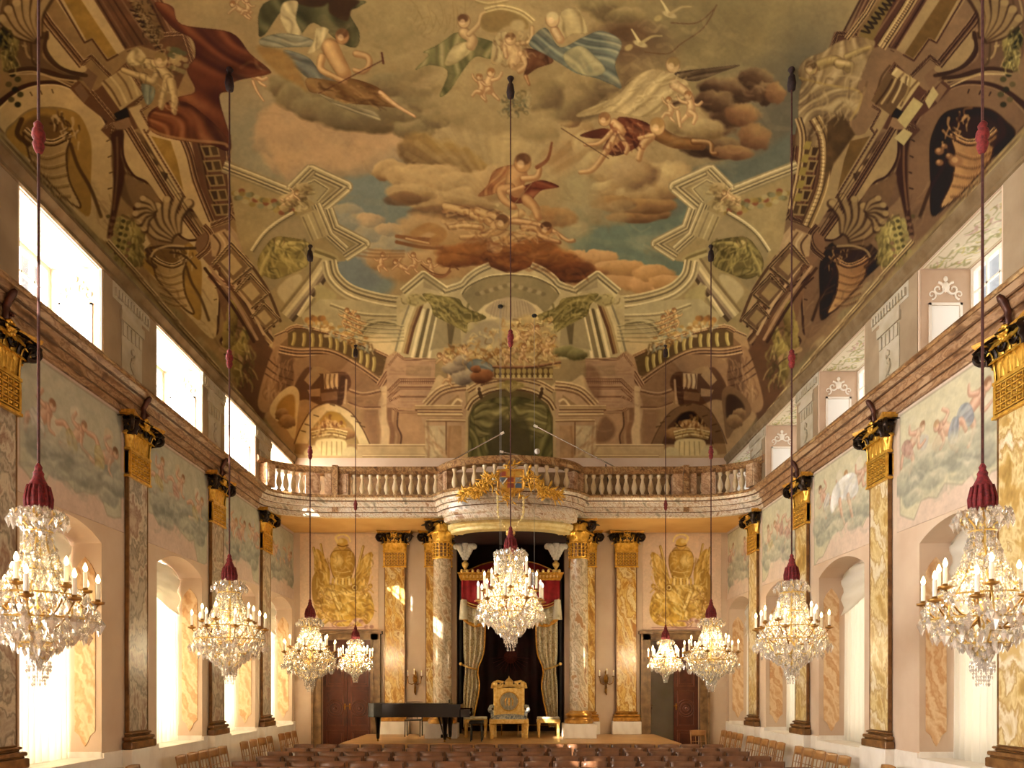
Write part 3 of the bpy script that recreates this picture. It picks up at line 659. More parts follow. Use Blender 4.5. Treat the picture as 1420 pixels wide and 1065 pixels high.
    c.stroke(Z('L',[(0,655),(120,670),(260,680)]),5,'#93633e',1.5,1,True,6); c.stroke(Z('L',[(0,690),(140,720),(280,730)]),5,'#8a5a38',1.5,1,True,4); c.stroke(Z('L',[(110,640),(200,600),(280,640),(230,690)]),12,'#a87c4c',3,.9,True,14); c.limb(Z('L',[(60,670),(200,700)]),4,4,'#b08456')
    # winged figure low on the left
    for k in range(4): c.putto(530+k*22,358+8*(k%2),.9,k%3,1 if k%2 else -1,c='#bf9468')
    c.stroke(Z('F',[(150,120),(220,170),(300,180),(340,130),(380,150)]),2,'#7d5234'); c.stroke(Z('F',[(200,180),(280,195),(330,160)]),3,'#8f6040')
    for q in (-1,0,1): c.stroke([(495,348+q*6),(520,352+q*5),(560,352+q*4)],3,'#8f6848',1.5,.6)
figures()
def side_arch(right):
    # painted architecture along one long side (drawn for the left, mirrored for the right, its dimmer light put into darker tones)
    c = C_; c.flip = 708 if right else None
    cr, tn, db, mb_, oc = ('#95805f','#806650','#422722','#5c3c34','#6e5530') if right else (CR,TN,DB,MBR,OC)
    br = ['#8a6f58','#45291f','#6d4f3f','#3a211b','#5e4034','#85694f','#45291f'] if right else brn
    P = lambda k, pts: Z(k, pts)
    edge = [(-60,-60),(196,-60),(240,36),(262,60),(300,110),(318,222),(322,232),(330,320),(350,420),(380,520),(430,660),(-60,700)]
    c.poly(edge, tn, 2, tex=.05)
    # window-side cartouche band
    c.poly([(-60,70),(0,150),(60,245),(150,345),(260,470),(330,560),(420,660),(-60,690)], '#94876a' if not right else '#93805f', 6, tex=.12)
    for o, cl in ((0,'#5d4a3a'),(7,'#a2957a'),(14,'#746650'),(24,'#ab9d80'),(32,'#7d7058')):
        c.stroke([(-60,150+o),(0,190+o*.8),(70,262+o*.8),(150,358+o*.6),(250,470+o*.5),(330,560+o*.5),(410,655)],3.2,cl,1.5,.75)
    for k in range(26):
        t = k/25; x = -10+400*t; y = 165+1.13*(x+10)-20*math.sin(t*3); c.disc(x,y,9+4*((k*7)%3),5,['#7f8064','#8c6f54','#a09274','#6f6a50'][k%4],.8,.45,45)
    # arched openings: pale voussoirs, dark reveal, ochre ground, urn on a stepped foot
    for (ox,oy,s_) in ((0,0,1.0),(186,222,.74),(312,395,.5)):
        W = lambda pts: [(ox+x*s_, oy+y*s_) for x,y in pts]
        out = W([(-8,160),(12,138),(34,124),(58,118),(84,119),(108,130),(130,150),(146,174),(156,204),(158,240),(156,290),(148,335),(100,290),(50,235),(10,190)])
        inn = W([(10,190),(24,168),(44,153),(70,150),(92,152),(110,160),(122,182),(127,205),(126,250),(123,300),(90,270),(50,230)])
        c.poly([(x+(x-ox-90*s_)*.07,y-6*s_) for x,y in out], db, 2, True); c.poly(out, '#b8a47e' if not right else '#755a48', 1.4, True)
        c.stroke(out[:11], 1.8*s_, '#d2c09a' if not right else '#8d7058', 1.2, .9); c.poly([(x-2,y-2) for x,y in inn], '#8a7654' if not right else '#3f2a22', 1.4, True)
        c.poly(inn, '#a08040' if not right else '#2c1c17', 2, True); c.poly(W([(30,176),(54,160),(84,168),(96,200),(88,236),(60,225),(36,200)]), '#6d5236' if not right else '#3c271e', 6, True, .85)
        for (x,y,a) in ((42,128,60),(56,126,65),(72,124,70),(148,196,-30),(150,218,-25),(152,240,-20),(150,262,-15)):
            dx, dy = 5*s_*math.cos(math.radians(a)), 5*s_*math.sin(math.radians(a)); c.stroke(W([(x,y)])+[(ox+x*s_+dx,oy+y*s_+dy)],1.8*s_,'#5a4430' if not right else '#2f1d17',1,.9,False)
        u1, u2, u3 = ('#c2ab80','#8d744e','#523a26') if not right else ('#b08a60','#7d5638','#3c241a')
        c.poly(W([(34,184),(66,196),(96,190),(92,214),(96,250),(112,286),(96,280),(66,250),(44,224),(38,206)]), u2, 1.6, True, 1, grad=(u1,10), edge=(u3,1.4,.8))
        c.band(W([(34,180),(50,192),(74,198),(98,186)]), 10*s_, [u1,u3,u1,u2,u3], True)
        for q in range(5): c.band(W([(40+q*3,210+q*13),(64+q*3,220+q*13),(90+q*2,212+q*15)]), 7*s_, [u1,u2,u2,u3,u2], True, alpha=.5)
        c.fuss(W([(70,150),(112,176),(118,214),(94,206),(70,190)]), 26, [u1,u3,u2,u1], 15*s_, 2.6*s_, 75, 40, 7, 1.0, .5)
        c.stroke(W([(30,166),(24,186),(40,200)]), 7*s_, u3, 1.6, .9); c.stroke(W([(98,200),(108,230),(126,262),(140,300)]), 5*s_, u3, 2, .8)
    # big volutes and shells between the ovals
    for (ox,oy,s_) in ((0,0,1),(168,196,.95)):
        U = lambda pts: [(ox+x*s_, oy+y*s_) for x,y in pts]
        c.poly(U([(-10,-10),(30,-10),(52,30),(62,60),(60,80),(90,100),(120,100),(112,112),(60,98),(20,100),(-10,60)]), '#6d5540' if not right else '#6a5142', 3, True)
        c.poly(U([(38,-20),(52,10),(66,45),(64,70),(90,96),(121,98),(100,70),(75,35),(55,0)]), '#b3a07a' if not right else '#927c5c', 2, True)
        c.stroke(U([(66,48),(62,72),(82,94),(120,104)]),4,db,1.2); c.stroke(U([(20,98),(60,98),(100,112)]),6,db,1.4); c.stroke(U([(20,103),(60,104),(98,120)]),2,'#b09a74',1)
        for q in range(6): c.stroke(U([(4+q*8,-8+q*6),(-2+q*9,26+q*7),(10+q*7,44+q*8),(26+q*5,46+q*9)]),3.2,['#94806048'[:7],'#5b4431','#a08a64','#64503a','#9c8660','#54402e'][q],1.2,.85)
        for q in range(5): c.disc(ox+(34+q*7)*s_,oy+(14+q*9)*s_,7*s_,5*s_,'#a8926a' if q%2 else '#4f3a2a',.4,.8,40)
    for (x,y,rx_,ry_) in ((178,335,24,34),(12,70,12,26)):   # yellow stone figures with garlands
        c.cloud([(x-8,y-16,rx_*.6,ry_*.5),(x+6,y-8,rx_*.7,ry_*.6),(x,y+10,rx_*.9,ry_*.6),(x+6,y+24,rx_*.7,ry_*.4)], '#a89c62','#8a7f4c','#5f5434',int(x),-120,.15)
    for k in range(16): c.disc(6+8*math.sin(k*2.1)+k*1.2,40+k*7,4.5,4,['#2e2f20','#4a4a30','#5d5438'][k%3],.4,.9)
    c.disc(8,55,10,14,'#272a1e',.4,.9)
    # straight entablature running diagonally away
    def run(k, pts, w, cols, sm=False): c.band(P(k,pts), w, cols, sm)
    c.poly(P('A',[(330,-60),(345,0),(520,268),(570,235),(660,368),(730,330),(770,305),(580,0),(540,-60)]), cr, 1.5)
    c.poly(P('A',[(370,-40),(535,255),(575,242),(665,360),(718,330),(500,0),(470,-60)]), oc, 1.5, tex=.1)
    c.band(P('A',[(330,-60),(520,262),(566,240),(660,372),(725,335)]), 3.4, ['#8a6c4c',db,mb_])
    c.band(P('A',[(200,-20),(300,140),(510,400)]), 13, br); c.band(P('A',[(505,395),(560,345),(680,470)]), 6, br)
    c.poly(P('A',[(580,0),(950,-60),(1060,190),(1150,200),(1190,330),(1090,560),(980,320),(860,280),(770,305)]), mb_, 2, tex=.08)
    for o_, cl in ((0,db),(26,'#7a5a46'),(60,'#5d3e32'),(100,db),(150,'#80624c')): c.stroke(P('A',[(590+o_,-30),(600+o_,0),(775+o_,290-o_*.2)]),2.6,cl,1,.9)
    c.poly(P('A',[(790,-20),(900,-20),(1020,230),(930,270)]), '#7a6142', 2, tex=.25)
    for k in range(10): c.stroke(P('A',[(800+k*14,20+k*24),(850+k*14,10+k*22),(840+k*14,60+k*22)]),1.4,'#3f291e',1,.7); 
    for o_ in (0,34,70): c.stroke(P('A',[(905+o_,-30),(1020+o_,205-o_*.2)]),2.6,[db,'#8d6f58',db][o_//34],1,.9)
    c.band(P('A',[(1010,215),(1130,205),(1200,420)]), 7, br)
    # bracket block with scroll
    c.poly(P('A',[(430,545),(480,490),(560,570),(600,550),(780,380),(905,575),(830,650),(790,660),(850,790),(820,800),(690,870),(620,800),(660,750),(520,640)]), mb_, 1.5)
    c.poly(P('A',[(455,545),(495,510),(550,590),(515,635)]), '#7d604c', 1); c.poly(P('A',[(540,420),(600,470),(560,560),(500,480)]),'#7d604c',1.2)
    c.poly(P('A',[(620,510),(770,410),(880,580),(740,680)]), '#a8946c', 1.2)
    for k in range(5): c.stroke(P('A',[(640+k*42,500-k*24),(690+k*42,560-k*22),(740+k*36,650-k*22)]),3,['#6a5038','#c4b288','#7a6046','#bcaa80','#5a4230'][k],1.6,.9)
    c.poly(P('A',[(700,700),(780,660),(800,720),(710,745)]), '#2c1a16', 1); c.band(P('A',[(640,790),(700,760),(680,860)]),4,br); c.poly(P('A',[(690,760),(790,720),(820,790),(720,800)]),'#8a6c54',1)
    c.band(P('A',[(560,560),(705,735)]), 6, br); c.band(P('A',[(770,395),(895,580),(840,640)]), 4, br)
    # run below the bracket
    c.poly(P('A',[(790,670),(870,640),(880,700),(960,820),(1110,880),(1160,1065),(1020,1065),(880,830)]), cr, 1.5); c.band(P('A',[(865,680),(915,650)]),4,br); c.band(P('A',[(865,680),(925,790),(900,825)]),3.4,br)
    c.poly(P('B',[(760,-90),(820,-70),(1230,560),(1215,585),(1120,590),(1080,520),(1060,440),(960,330),(900,240),(800,180),(750,80)]), cr, 1.5); c.stroke(P('B',[(755,-60),(760,80),(820,190),(900,235),(960,320),(1050,430),(1090,540),(1150,590),(1225,585)]),3.4,db,1.2)
    c.band(P('B',[(790,-100),(850,0),(1040,310),(1225,565)]), 11, br)
    c.poly(P('B',[(890,-60),(1110,-50),(1150,60),(1180,230),(1300,470),(1290,520),(1250,500)]), cr, 1.5); c.poly(P('B',[(930,-50),(1050,-20),(1090,100),(1130,290)]), oc, 1.2, tex=.12); c.band(P('B',[(885,-90),(1140,330)]), 3, br)
    # side pier strip beside the oval
    c.poly(P('B',[(680,-60),(760,-80),(745,60),(770,180),(740,330),(690,540),(660,560),(690,350),(700,80)]), db, 3, True); c.stroke(P('B',[(720,-40),(722,180),(700,400)]),3,'#7a5a44',2,.8)
    # coffered arch fragment
    c.band(P('B',[(1120,-60),(1170,60),(1215,230),(1310,470)]), 12, br, True)
    c.poly(P('B',[(1170,-60),(1420,-60),(1420,440),(1330,470),(1230,250)]), '#6a4638', 1.5)
    c.band(P('C',[(150,-40),(190,100),(230,300),(300,430)]), 10, ['#5a3a30','#7a5442','#4c3026','#6a4a3a'], True); c.band(P('C',[(330,-20),(345,150),(350,300),(355,380)]), 8, br, True)
    for k in range(5):
        x0, y0 = 165+k*17, 10+k*90; c.poly(P('C',[(x0,y0),(x0+110,y0-6),(x0+125,y0+66),(x0+30,y0+72)]),'#8f7a52',1); c.poly(P('C',[(x0+14,y0+10),(x0+52,y0+8),(x0+60,y0+58),(x0+36,y0+60)]),'#4a3424',1); c.poly(P('C',[(x0+64,y0+8),(x0+102,y0+4),(x0+114,y0+54),(x0+80,y0+58)]),'#5c452f',1)
    # block at the end of the long run
    c.band(P('C',[(235,500),(350,455),(355,380),(500,345)]), 7, br); c.poly(P('C',[(380,400),(500,350),(590,490),(500,560)]), '#8a6c52',1.2); c.poly(P('C',[(410,420),(490,385),(550,480),(490,525)]), '#94835e',1.2); c.band(P('C',[(370,420),(520,610)]), 10, br); c.band(P('C',[(495,345),(600,500)]),5,br)
    c.poly(P('C',[(150,570),(230,520),(340,490),(440,640),(380,720),(250,780),(130,640)]), '#7d5e4a', 1.2); c.band(P('C',[(190,500),(235,560),(215,640),(150,700)]),9,br,True)
    c.poly(P('C',[(225,560),(320,520),(400,610),(330,700),(240,690)]),'#a48a6a',1.2)
    for k in range(4): c.stroke(P('C',[(250+k*30,560-k*8),(290+k*30,620-k*6),(270+k*30,690-k*10)]),2.6,['#5a3e2e','#c0a888','#6a4c3a','#b59c7c'][k],1.4,.9)
    c.poly(P('C',[(350,500),(460,630),(440,650),(350,700)]),'#b09678',1.5,alpha=.8)
    c.band(P('C',[(240,760),(330,730),(400,690),(520,700)]), 6, br); c.band(P('C',[(230,800),(300,860),(390,880)]), 14, rose if not right else br, True); c.band(P('C',[(390,880),(440,800),(500,730)]), 6, br)
    c.band(P('C',[(400,890),(500,1000),(520,1065)]), 16, br); c.band(P('C',[(500,740),(560,820),(600,860),(680,1040)]), 7, rose)
    c.poly(P('C',[(450,840),(540,800),(650,1000),(640,1065),(540,1065),(500,980)]), '#8f6e54', 1.5, tex=.1); c.poly(P('C',[(520,900),(570,860),(630,960),(570,1000)]),'#a88a68',1.5)
    # long receding mouldings towards the corner
    for k in range(9):
        c.stroke([(300+k*7,395-k*2),(335+k*6,440-k*3),(372+k*3.5,478-k*2.5)],3.2,[db,'#9c7e60','#5f4232','#b09274','#4c3024','#8a6a50','#3f261c','#a08262','#6a4a38'][k],1,.95)
    c.poly([(300,400),(310,395),(372,480),(385,490),(360,560),(345,560),(330,520)], '#7d5c46', 2, tex=.1)
    c.cloud([(318,470,10,30),(332,500,12,30),(346,520,12,22),(322,440,8,24),(340,480,8,26)], '#a08e52','#857440','#5c4a2a',41,-120,.2)
    c.stroke(P('D',[(30,330),(140,380),(240,520),(230,570)]),7,'#a08262',1.5); c.stroke(P('D',[(50,360),(150,410),(225,530)]),2,'#5a4030',1)
    c.flip = None
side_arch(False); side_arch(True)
def white_cornice(right):
    c = C_; c.flip = 708 if right else None
    path = [(313,222),(352,238),(405,258),(432,228),(488,256),(452,286),(466,322),(514,338),(478,362),(458,364)]
    # field below the pale cornice
    c.poly(path+[(462,380),(500,410),(560,420),(585,470),(560,520),(470,530),(380,470),(330,330)], '#9a8a66', 2, tex=.07)
    c.band([(310,231),(352,247),(404,268)], 17, corn); c.band([(404,266),(432,237),(480,259),(446,288),(460,320)], 19, corn); c.band([(404,262),(432,234)],17,corn)
    c.band([(455,290),(464,316),(506,338),(478,356)], 16, corn)
    c.poly(Z('C',[(800,230),(870,210),(970,270),(880,370),(820,330)]), '#9d9272', 1.2); c.band(Z('C',[(820,245),(870,222),(955,275),(890,350)]),3,['#c4b694','#7c7058'])
    c.band(Z('C',[(880,370),(960,560),(1060,650)]),15,corn); c.poly(Z('C',[(780,440),(880,400),(960,560),(850,600)]), '#a39572',1.4); 
    for q in range(4): c.stroke(Z('C',[(800+q*30,450-q*14),(860+q*30,590-q*12)]),2,['#7a6c52','#beb08c','#857860','#b3a582'][q],1,.9)
    # flowers and putto along the ledge
    for k in range(34):
        t = k/33; x = 325+85*t+6*math.sin(k*3); y = 268+6*math.sin(k*1.7)+26*t; c.disc(x,y,4.5,3.5,['#8f7a40','#6f6a48','#a49a74','#8a4a34','#7d7e68','#9c8a50'][k%6],.5,.85)
    c.cloud([(402,278,14,10),(412,272,12,9),(396,288,8,7),(420,262,14,9)], '#c2ad82','#a08a64','#6a563c',55,-120,.25); c.putto(408,270,.9,1,-1,c='#bfa47a')
    # curved bright rib and seated yellow statue in the lunette
    c.poly(Z('C',[(490,660),(560,560),(740,430),(850,600),(860,700),(700,800),(600,900),(540,760)]), '#94866a', 2, True)
    c.band(Z('C',[(490,660),(560,560),(640,490),(745,425)]), 8, ['#d2c6a6','#b3a688','#6d614a','#8a7d62'], True)
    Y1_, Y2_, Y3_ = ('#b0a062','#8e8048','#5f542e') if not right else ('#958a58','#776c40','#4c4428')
    c.folds(Z('C',[(560,640),(640,570),(830,600),(800,660),(830,740),(720,800),(620,830),(540,790),(520,720)]), Y2_, Y1_, Y3_, 6, 40, seed=61); c.limb(Z('C',[(700,620),(620,650),(560,740),(540,800)]),9,7,Y1_,Y3_,'#c4b476'); c.limb(Z('C',[(720,610),(830,615)]),8,5,Y1_,Y3_,'#c4b476'); c.head(*Z('C',[(655,600)])[0],6,Y1_,Y2_)
    # leaning marble column
    ca, cb = ('#8d7d60','#5e503a')
    c.poly(Z('C',[(640,900),(700,830),(770,800),(790,840),(700,960),(680,970)]), '#b3a584', 3, True); c.band(Z('C',[(700,1060),(860,860),(970,700)]), 25, ['#857454','#b5a582','#c9bb98','#a1917a','#7d6a5c','#594636']); c.band(Z('C',[(870,660),(980,700),(1000,720)]),12,['#a2966c','#7d7048','#b0a47a'],True)
    c.band(Z('C',[(780,1060),(860,940)]), 10, ['#d4c8a8','#bcae8c','#8a7c60'])
    # oval cornice under the blue opening
    c.band([(456,362),(462,384),(484,404),(520,416),(556,421),(584,418)], 22, ['#c9bb98','#8a7d62','#b8aa88','#75684f','#a99b7a','#d0c4a2','#8d8064','#ac9f80'], True)
    c.band([(440,395),(462,422),(500,436),(556,441),(580,440)], 12, ['#a2967a','#857a60','#b5a888'], True)
    c.poly(Z('C',[(880,870),(980,900),(1000,960),(900,990)]),'#a3986e',3,True)
    c.flip = None
white_cornice(False); white_cornice(True)
def corner(right):
    # painted balcony, niche bay and wall of the end wall, left half
    c = C_; c.flip = 708 if right else None
    R1, R2, R3, R4 = ('#bd9878','#8f6850','#dcc09c','#6a4636')
    c.poly([(380,470),(400,455),(470,445),(540,470),(560,500),(596,500),(596,690),(395,690),(408,636),(374,590),(356,560)], '#ab8a68', 2, tex=.06)
    # leaning column and receding mouldings in the angle of the vault
    c.poly([(352,452),(372,478),(384,500),(372,560),(352,610),(330,600),(325,560)], '#6a4a38', 3, True)
    # leaning half column of the corner
    c.poly(Z('D',[(385,310),(480,400),(470,560),(400,620),(310,720),(255,650),(330,380)]), '#a07c60', 2, True); c.poly(Z('D',[(400,330),(480,400),(470,540),(420,600),(370,560)]), '#6e4e3c', 7, True, .85)
    for q in (0,50,90): c.stroke(Z('D',[(320-q*.2,390+q),(380,440+q),(470,470+q)]),2,'#5d3f30',1,.8)
    for k in range(9):
        c.stroke([(284+k*7,372-k*2),(322+k*6,424-k*3),(352+k*4.6,474-k*3.6)],4.0,['#4a2e22','#a5866a','#6b4a38','#b89c7c','#53362a','#93745a','#432a20','#a98a6c','#5f4232','#b89a78','#7a5a46'][k],1,.95)
    c.poly(Z('D',[(395,300),(470,230),(520,300),(500,345),(400,335)]),'#8c6c50',1.4); c.band(Z('D',[(360,250),(440,215),(500,180)]),5,['#c8a888','#6a4a38','#a98a6a'])
    c.fuss(Z('D',[(395,330),(480,400),(470,560),(400,620),(330,650),(290,640),(330,450)]),60,['#b8957a','#6a4836','#8f6c54','#c8a686'],14,1.5,100,12,5,.5)
    # lunette behind the balcony
    c.poly(Z('D',[(520,120),(640,20),(900,30),(1180,100),(1090,330),(1040,380),(860,310),(680,240),(560,210)]), '#a99e80', 2, tex=.06)
    c.band(Z('D',[(870,270),(920,190),(1010,160),(1130,180)]), 13, ['#8a8064','#b3a788','#746a52','#9d9274'], True); c.poly(Z('D',[(900,290),(960,240),(1120,260),(1090,350),(1040,380)]), '#c4b08c',3,True)
    c.band(Z('D',[(700,60),(900,120),(1180,130)]),8,['#c4b898','#8a7e64','#b0a484'],True)
    for k in range(6): c.putto(Z('D',[(800+((k*37)%90),110+k*22)])[0][0],Z('D',[(0,110+k*22)])[0][1],.85,k%3,1 if k%2 else -1,c='#cda468')
    for k in range(30):
        x, y = Z('D',[(660+k*9,190+30*math.sin(k)+k*3)])[0]; c.disc(x,y,3.6,2.6,['#cfc09a','#b3904e','#8f9a94','#d6c08a','#a87840'][k%5],.5,.8)
    for k in range(8): c.disc(*Z('D',[(560+k*16,150+18*math.sin(k*2))])[0],4,4,['#b0783c','#c49a58','#8a6238'][k%3],.5,.9)
    # balustrade (painted): rail, balusters, lower cornice
    c.poly(Z('D',[(440,230),(500,195),(660,215),(780,245),(900,300),(1050,370),(1020,490),(980,500),(860,420),(690,330),(600,330),(440,310)]), '#6d5638', 1.5)
    bl = [(480,235,470,300),(540,238,535,305),(590,240,590,312),(640,245,640,312),(700,262,700,325),(740,270,742,335),(790,285,790,350),(840,305,842,372),(890,345,885,420),(930,368,925,440),(970,385,965,460)]
    for (a,b,d,e) in bl:
        p = Z('D',[(a,b),((a+d)/2+4,(b+e)/2),(d,e)]); c.stroke(p,5.2,'#a59254' if not right else '#b5a25e',1.2,1,True,4.4); c.stroke([(x-1,y) for x,y in p],1.6,'#d6c688',1,.8)
    c.band(Z('D',[(430,215),(500,190),(680,225),(860,285),(1060,375)]), 6, ['#d2b490','#8a6448','#bf9a78','#6a4834'], True)
    c.band(Z('D',[(390,330),(500,350),(690,355),(860,440),(1010,545)]), 15, ['#8a6a4a','#c4a07e','#6e4c3a','#b48e70','#5e3e30','#cbaa88','#7a5644'], True)
    # pier to the right of the balcony
    c.poly(Z('D',[(1050,375),(1090,350),(1150,390),(1340,395),(1330,1065),(1000,1065),(1010,560)]), '#b89272', 1.5, tex=.05)
    c.poly(Z('D',[(1085,360),(1145,395),(1135,500),(1080,470)]), '#a07c60', 1.2); c.poly(Z('D',[(1100,395),(1135,420),(1128,475),(1092,455)]),'#8c725c',1); c.poly(Z('D',[(1175,430),(1330,435),(1325,500),(1170,495)]), '#a98a6c', 1.2)
    c.band(Z('D',[(1000,570),(1055,480),(1135,545),(1340,555)]), 12, rose); c.band(Z('D',[(1060,555),(1130,585),(1330,590)]), 8, rose); c.band(Z('D',[(1060,630),(1120,680),(1330,650)]), 6, rose); c.band(Z('D',[(1150,395),(1340,400)]),4,['#dcc4a0','#8a6450']); c.band(Z('D',[(1085,690),(1120,712),(1330,715)]), 5, rose)
    for k in range(14): c.stroke(Z('D',[(1160+k*13,525),(1158+k*13,548)]),1.2,'#80584a',.8,.6)
    c.stroke(Z('D',[(1035,580),(1020,700),(1040,820),(1035,910)]),12,'#d3b896',2,.9); c.stroke(Z('D',[(1070,650),(1065,760),(1085,830),(1080,910)]),7,'#8d6650',2.5,.8); c.stroke(Z('D',[(1110,720),(1105,800),(1130,860),(1125,910)]),7,'#9c765c',2,.8); c.stroke(Z('D',[(1118,720),(1114,800),(1138,860),(1134,910)]),2,'#5d4034',1,.8)
    c.poly(Z('D',[(930,620),(1010,600),(1000,760),(1000,910),(940,900),(900,760)]), '#94705a', 8, True, .75)
    # half-dome behind the bracket
    c.poly(Z('D',[(490,400),(700,360),(860,440),(1000,560),(1000,640),(900,680),(800,640),(790,560),(700,470),(600,440),(500,560),(480,480)]), '#9c7a60', 2, True)
    c.band(Z('D',[(800,580),(900,610),(1010,590)]), 7, ['#c7a686','#7c5744','#a98468'], True); c.band(Z('D',[(810,660),(900,690),(1010,690)]), 4, ['#7c5744','#b89474'], True)
    c.poly(Z('D',[(480,560),(560,440),(640,480),(790,470),(830,540),(800,600),(760,660),(660,680),(560,640),(500,640)]), '#6d4b3a', 2, True)
    c.poly(Z('D',[(540,520),(600,430),(640,490),(580,560)]),'#a88a6a',1.2); c.poly(Z('D',[(660,480),(750,475),(750,560),(665,575)]), '#c2a684', 1.4); 
    for k in range(6): c.stroke(Z('D',[(672+k*14,485),(668+k*14,530),(674+k*14,570)]),1.7,['#7a5844','#d8c09a'][k%2],1,.9)
    c.poly(Z('D',[(640,600),(740,590),(750,640),(650,650)]),'#8c6a52',1); c.poly(Z('D',[(560,580),(640,570),(640,620),(580,620)]),'#a88768',1); c.stroke(Z('D',[(780,510),(770,580),(760,660)]),8,'#5c3d30',1.5,.9); c.stroke(Z('D',[(800,520),(795,600),(790,660)]),3,'#c7a888',1.2,.9)
    # main pale arch with the vase
    arch_o = [(480,910),(520,810),(590,700),(680,660),(740,670),(830,720),(900,820),(945,915)]
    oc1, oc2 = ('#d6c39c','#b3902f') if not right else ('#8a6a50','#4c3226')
    c.poly(Z('D',arch_o), oc1, 1.5); c.stroke(Z('D',arch_o),1.8,'#6a4c3a',1,.8)
    c.poly(Z('D',[(560,915),(600,800),(680,710),(760,720),(840,800),(880,915)]), '#a98e62' if not right else '#6a4a38', 1.5); c.poly(Z('D',[(640,790),(690,715),(760,730),(800,800),(740,830)]), '#b8923c' if not right else '#3c2a20', 2.5, True)
    for (a,b) in ((520,830),(545,790),(600,735),(830,740),(860,775),(885,800),(700,668)): c.stroke(Z('D',[(a,b),(a+28,b+8)]),1.6,'#5d442f',1,.8)
    c.cloud([(640/4.4375+300,410+840/4.4375,14,8),(300+790/4.4375,410+850/4.4375,14,9),(458,590,14,8)], '#c49c6c','#a37a50','#7a5638',77,-90,.2)
    for k in range(10): c.disc(*Z('D',[(660+k*12,790+8*math.sin(k*1.9))])[0],2.6,3,['#dcbc8c','#8a5c3c'][k%2],.4,.9)
    c.band(Z('D',[(590,860),(700,840),(800,860)]), 12, ['#e4d2a4','#9a8050','#cdb57c','#8a6c44','#dccb9c','#a58c5c'], True); c.poly(Z('D',[(620,890),(790,890),(775,990),(640,990)]), '#dccb9c', 2, True); 
    for k in range(5): c.stroke(Z('D',[(650+k*30,900),(645+k*32,980)]),1.6,'#9c865c',1.2,.7)
    c.poly(Z('D',[(540,960),(600,920),(640,960),(640,1015),(560,1010)]),'#cdbf98',2,True); c.poly(Z('D',[(780,950),(840,930),(880,980),(860,1015),(780,1015)]),'#cdbf98',2,True)
    # smaller oval in the corner angle
    c.poly(Z('D',[(330,720),(370,620),(460,555),(510,600),(500,740),(480,880),(430,820)]), '#c9b48c' if not right else '#86664c', 1.5, True); c.poly(Z('D',[(370,700),(420,620),(480,620),(480,760),(440,800)]), '#a57f42' if not right else '#4f3628', 3, True); c.cloud([(391,575,10,9),(398,585,12,10)], '#b08e68','#8f6c4c','#664830',78,-90,.2)
    # base courses
    c.band(Z('D',[(440,1000),(560,960),(640,930),(900,925),(1300,925)]), 6, ['#d8c4a0','#94785c','#c2a682'], False) if False else None
    c.poly(Z('D',[(870,920),(1310,920),(1310,1065),(300,1065),(420,960),(560,985),(860,985)]), '#c4aa86', 1.5, tex=.07)
    c.band(Z('D',[(870,925),(1310,925)]), 5, ['#e0cca8','#9a7e60','#c9ad88']); c.band(Z('D',[(900,985),(1310,985)]), 4, ['#a98c6c','#d6c09c','#94785c']); c.band(Z('D',[(500,1020),(900,1018),(1010,1018)]), 3, ['#f0e4c8','#b59c78'])
    for k in range(15): c.stroke(Z('D',[(1015+k*13,1020),(1015+k*13,1050)]),1.6,'#8a6c50',1,.7)
    c.flip = None
corner(False); corner(True)
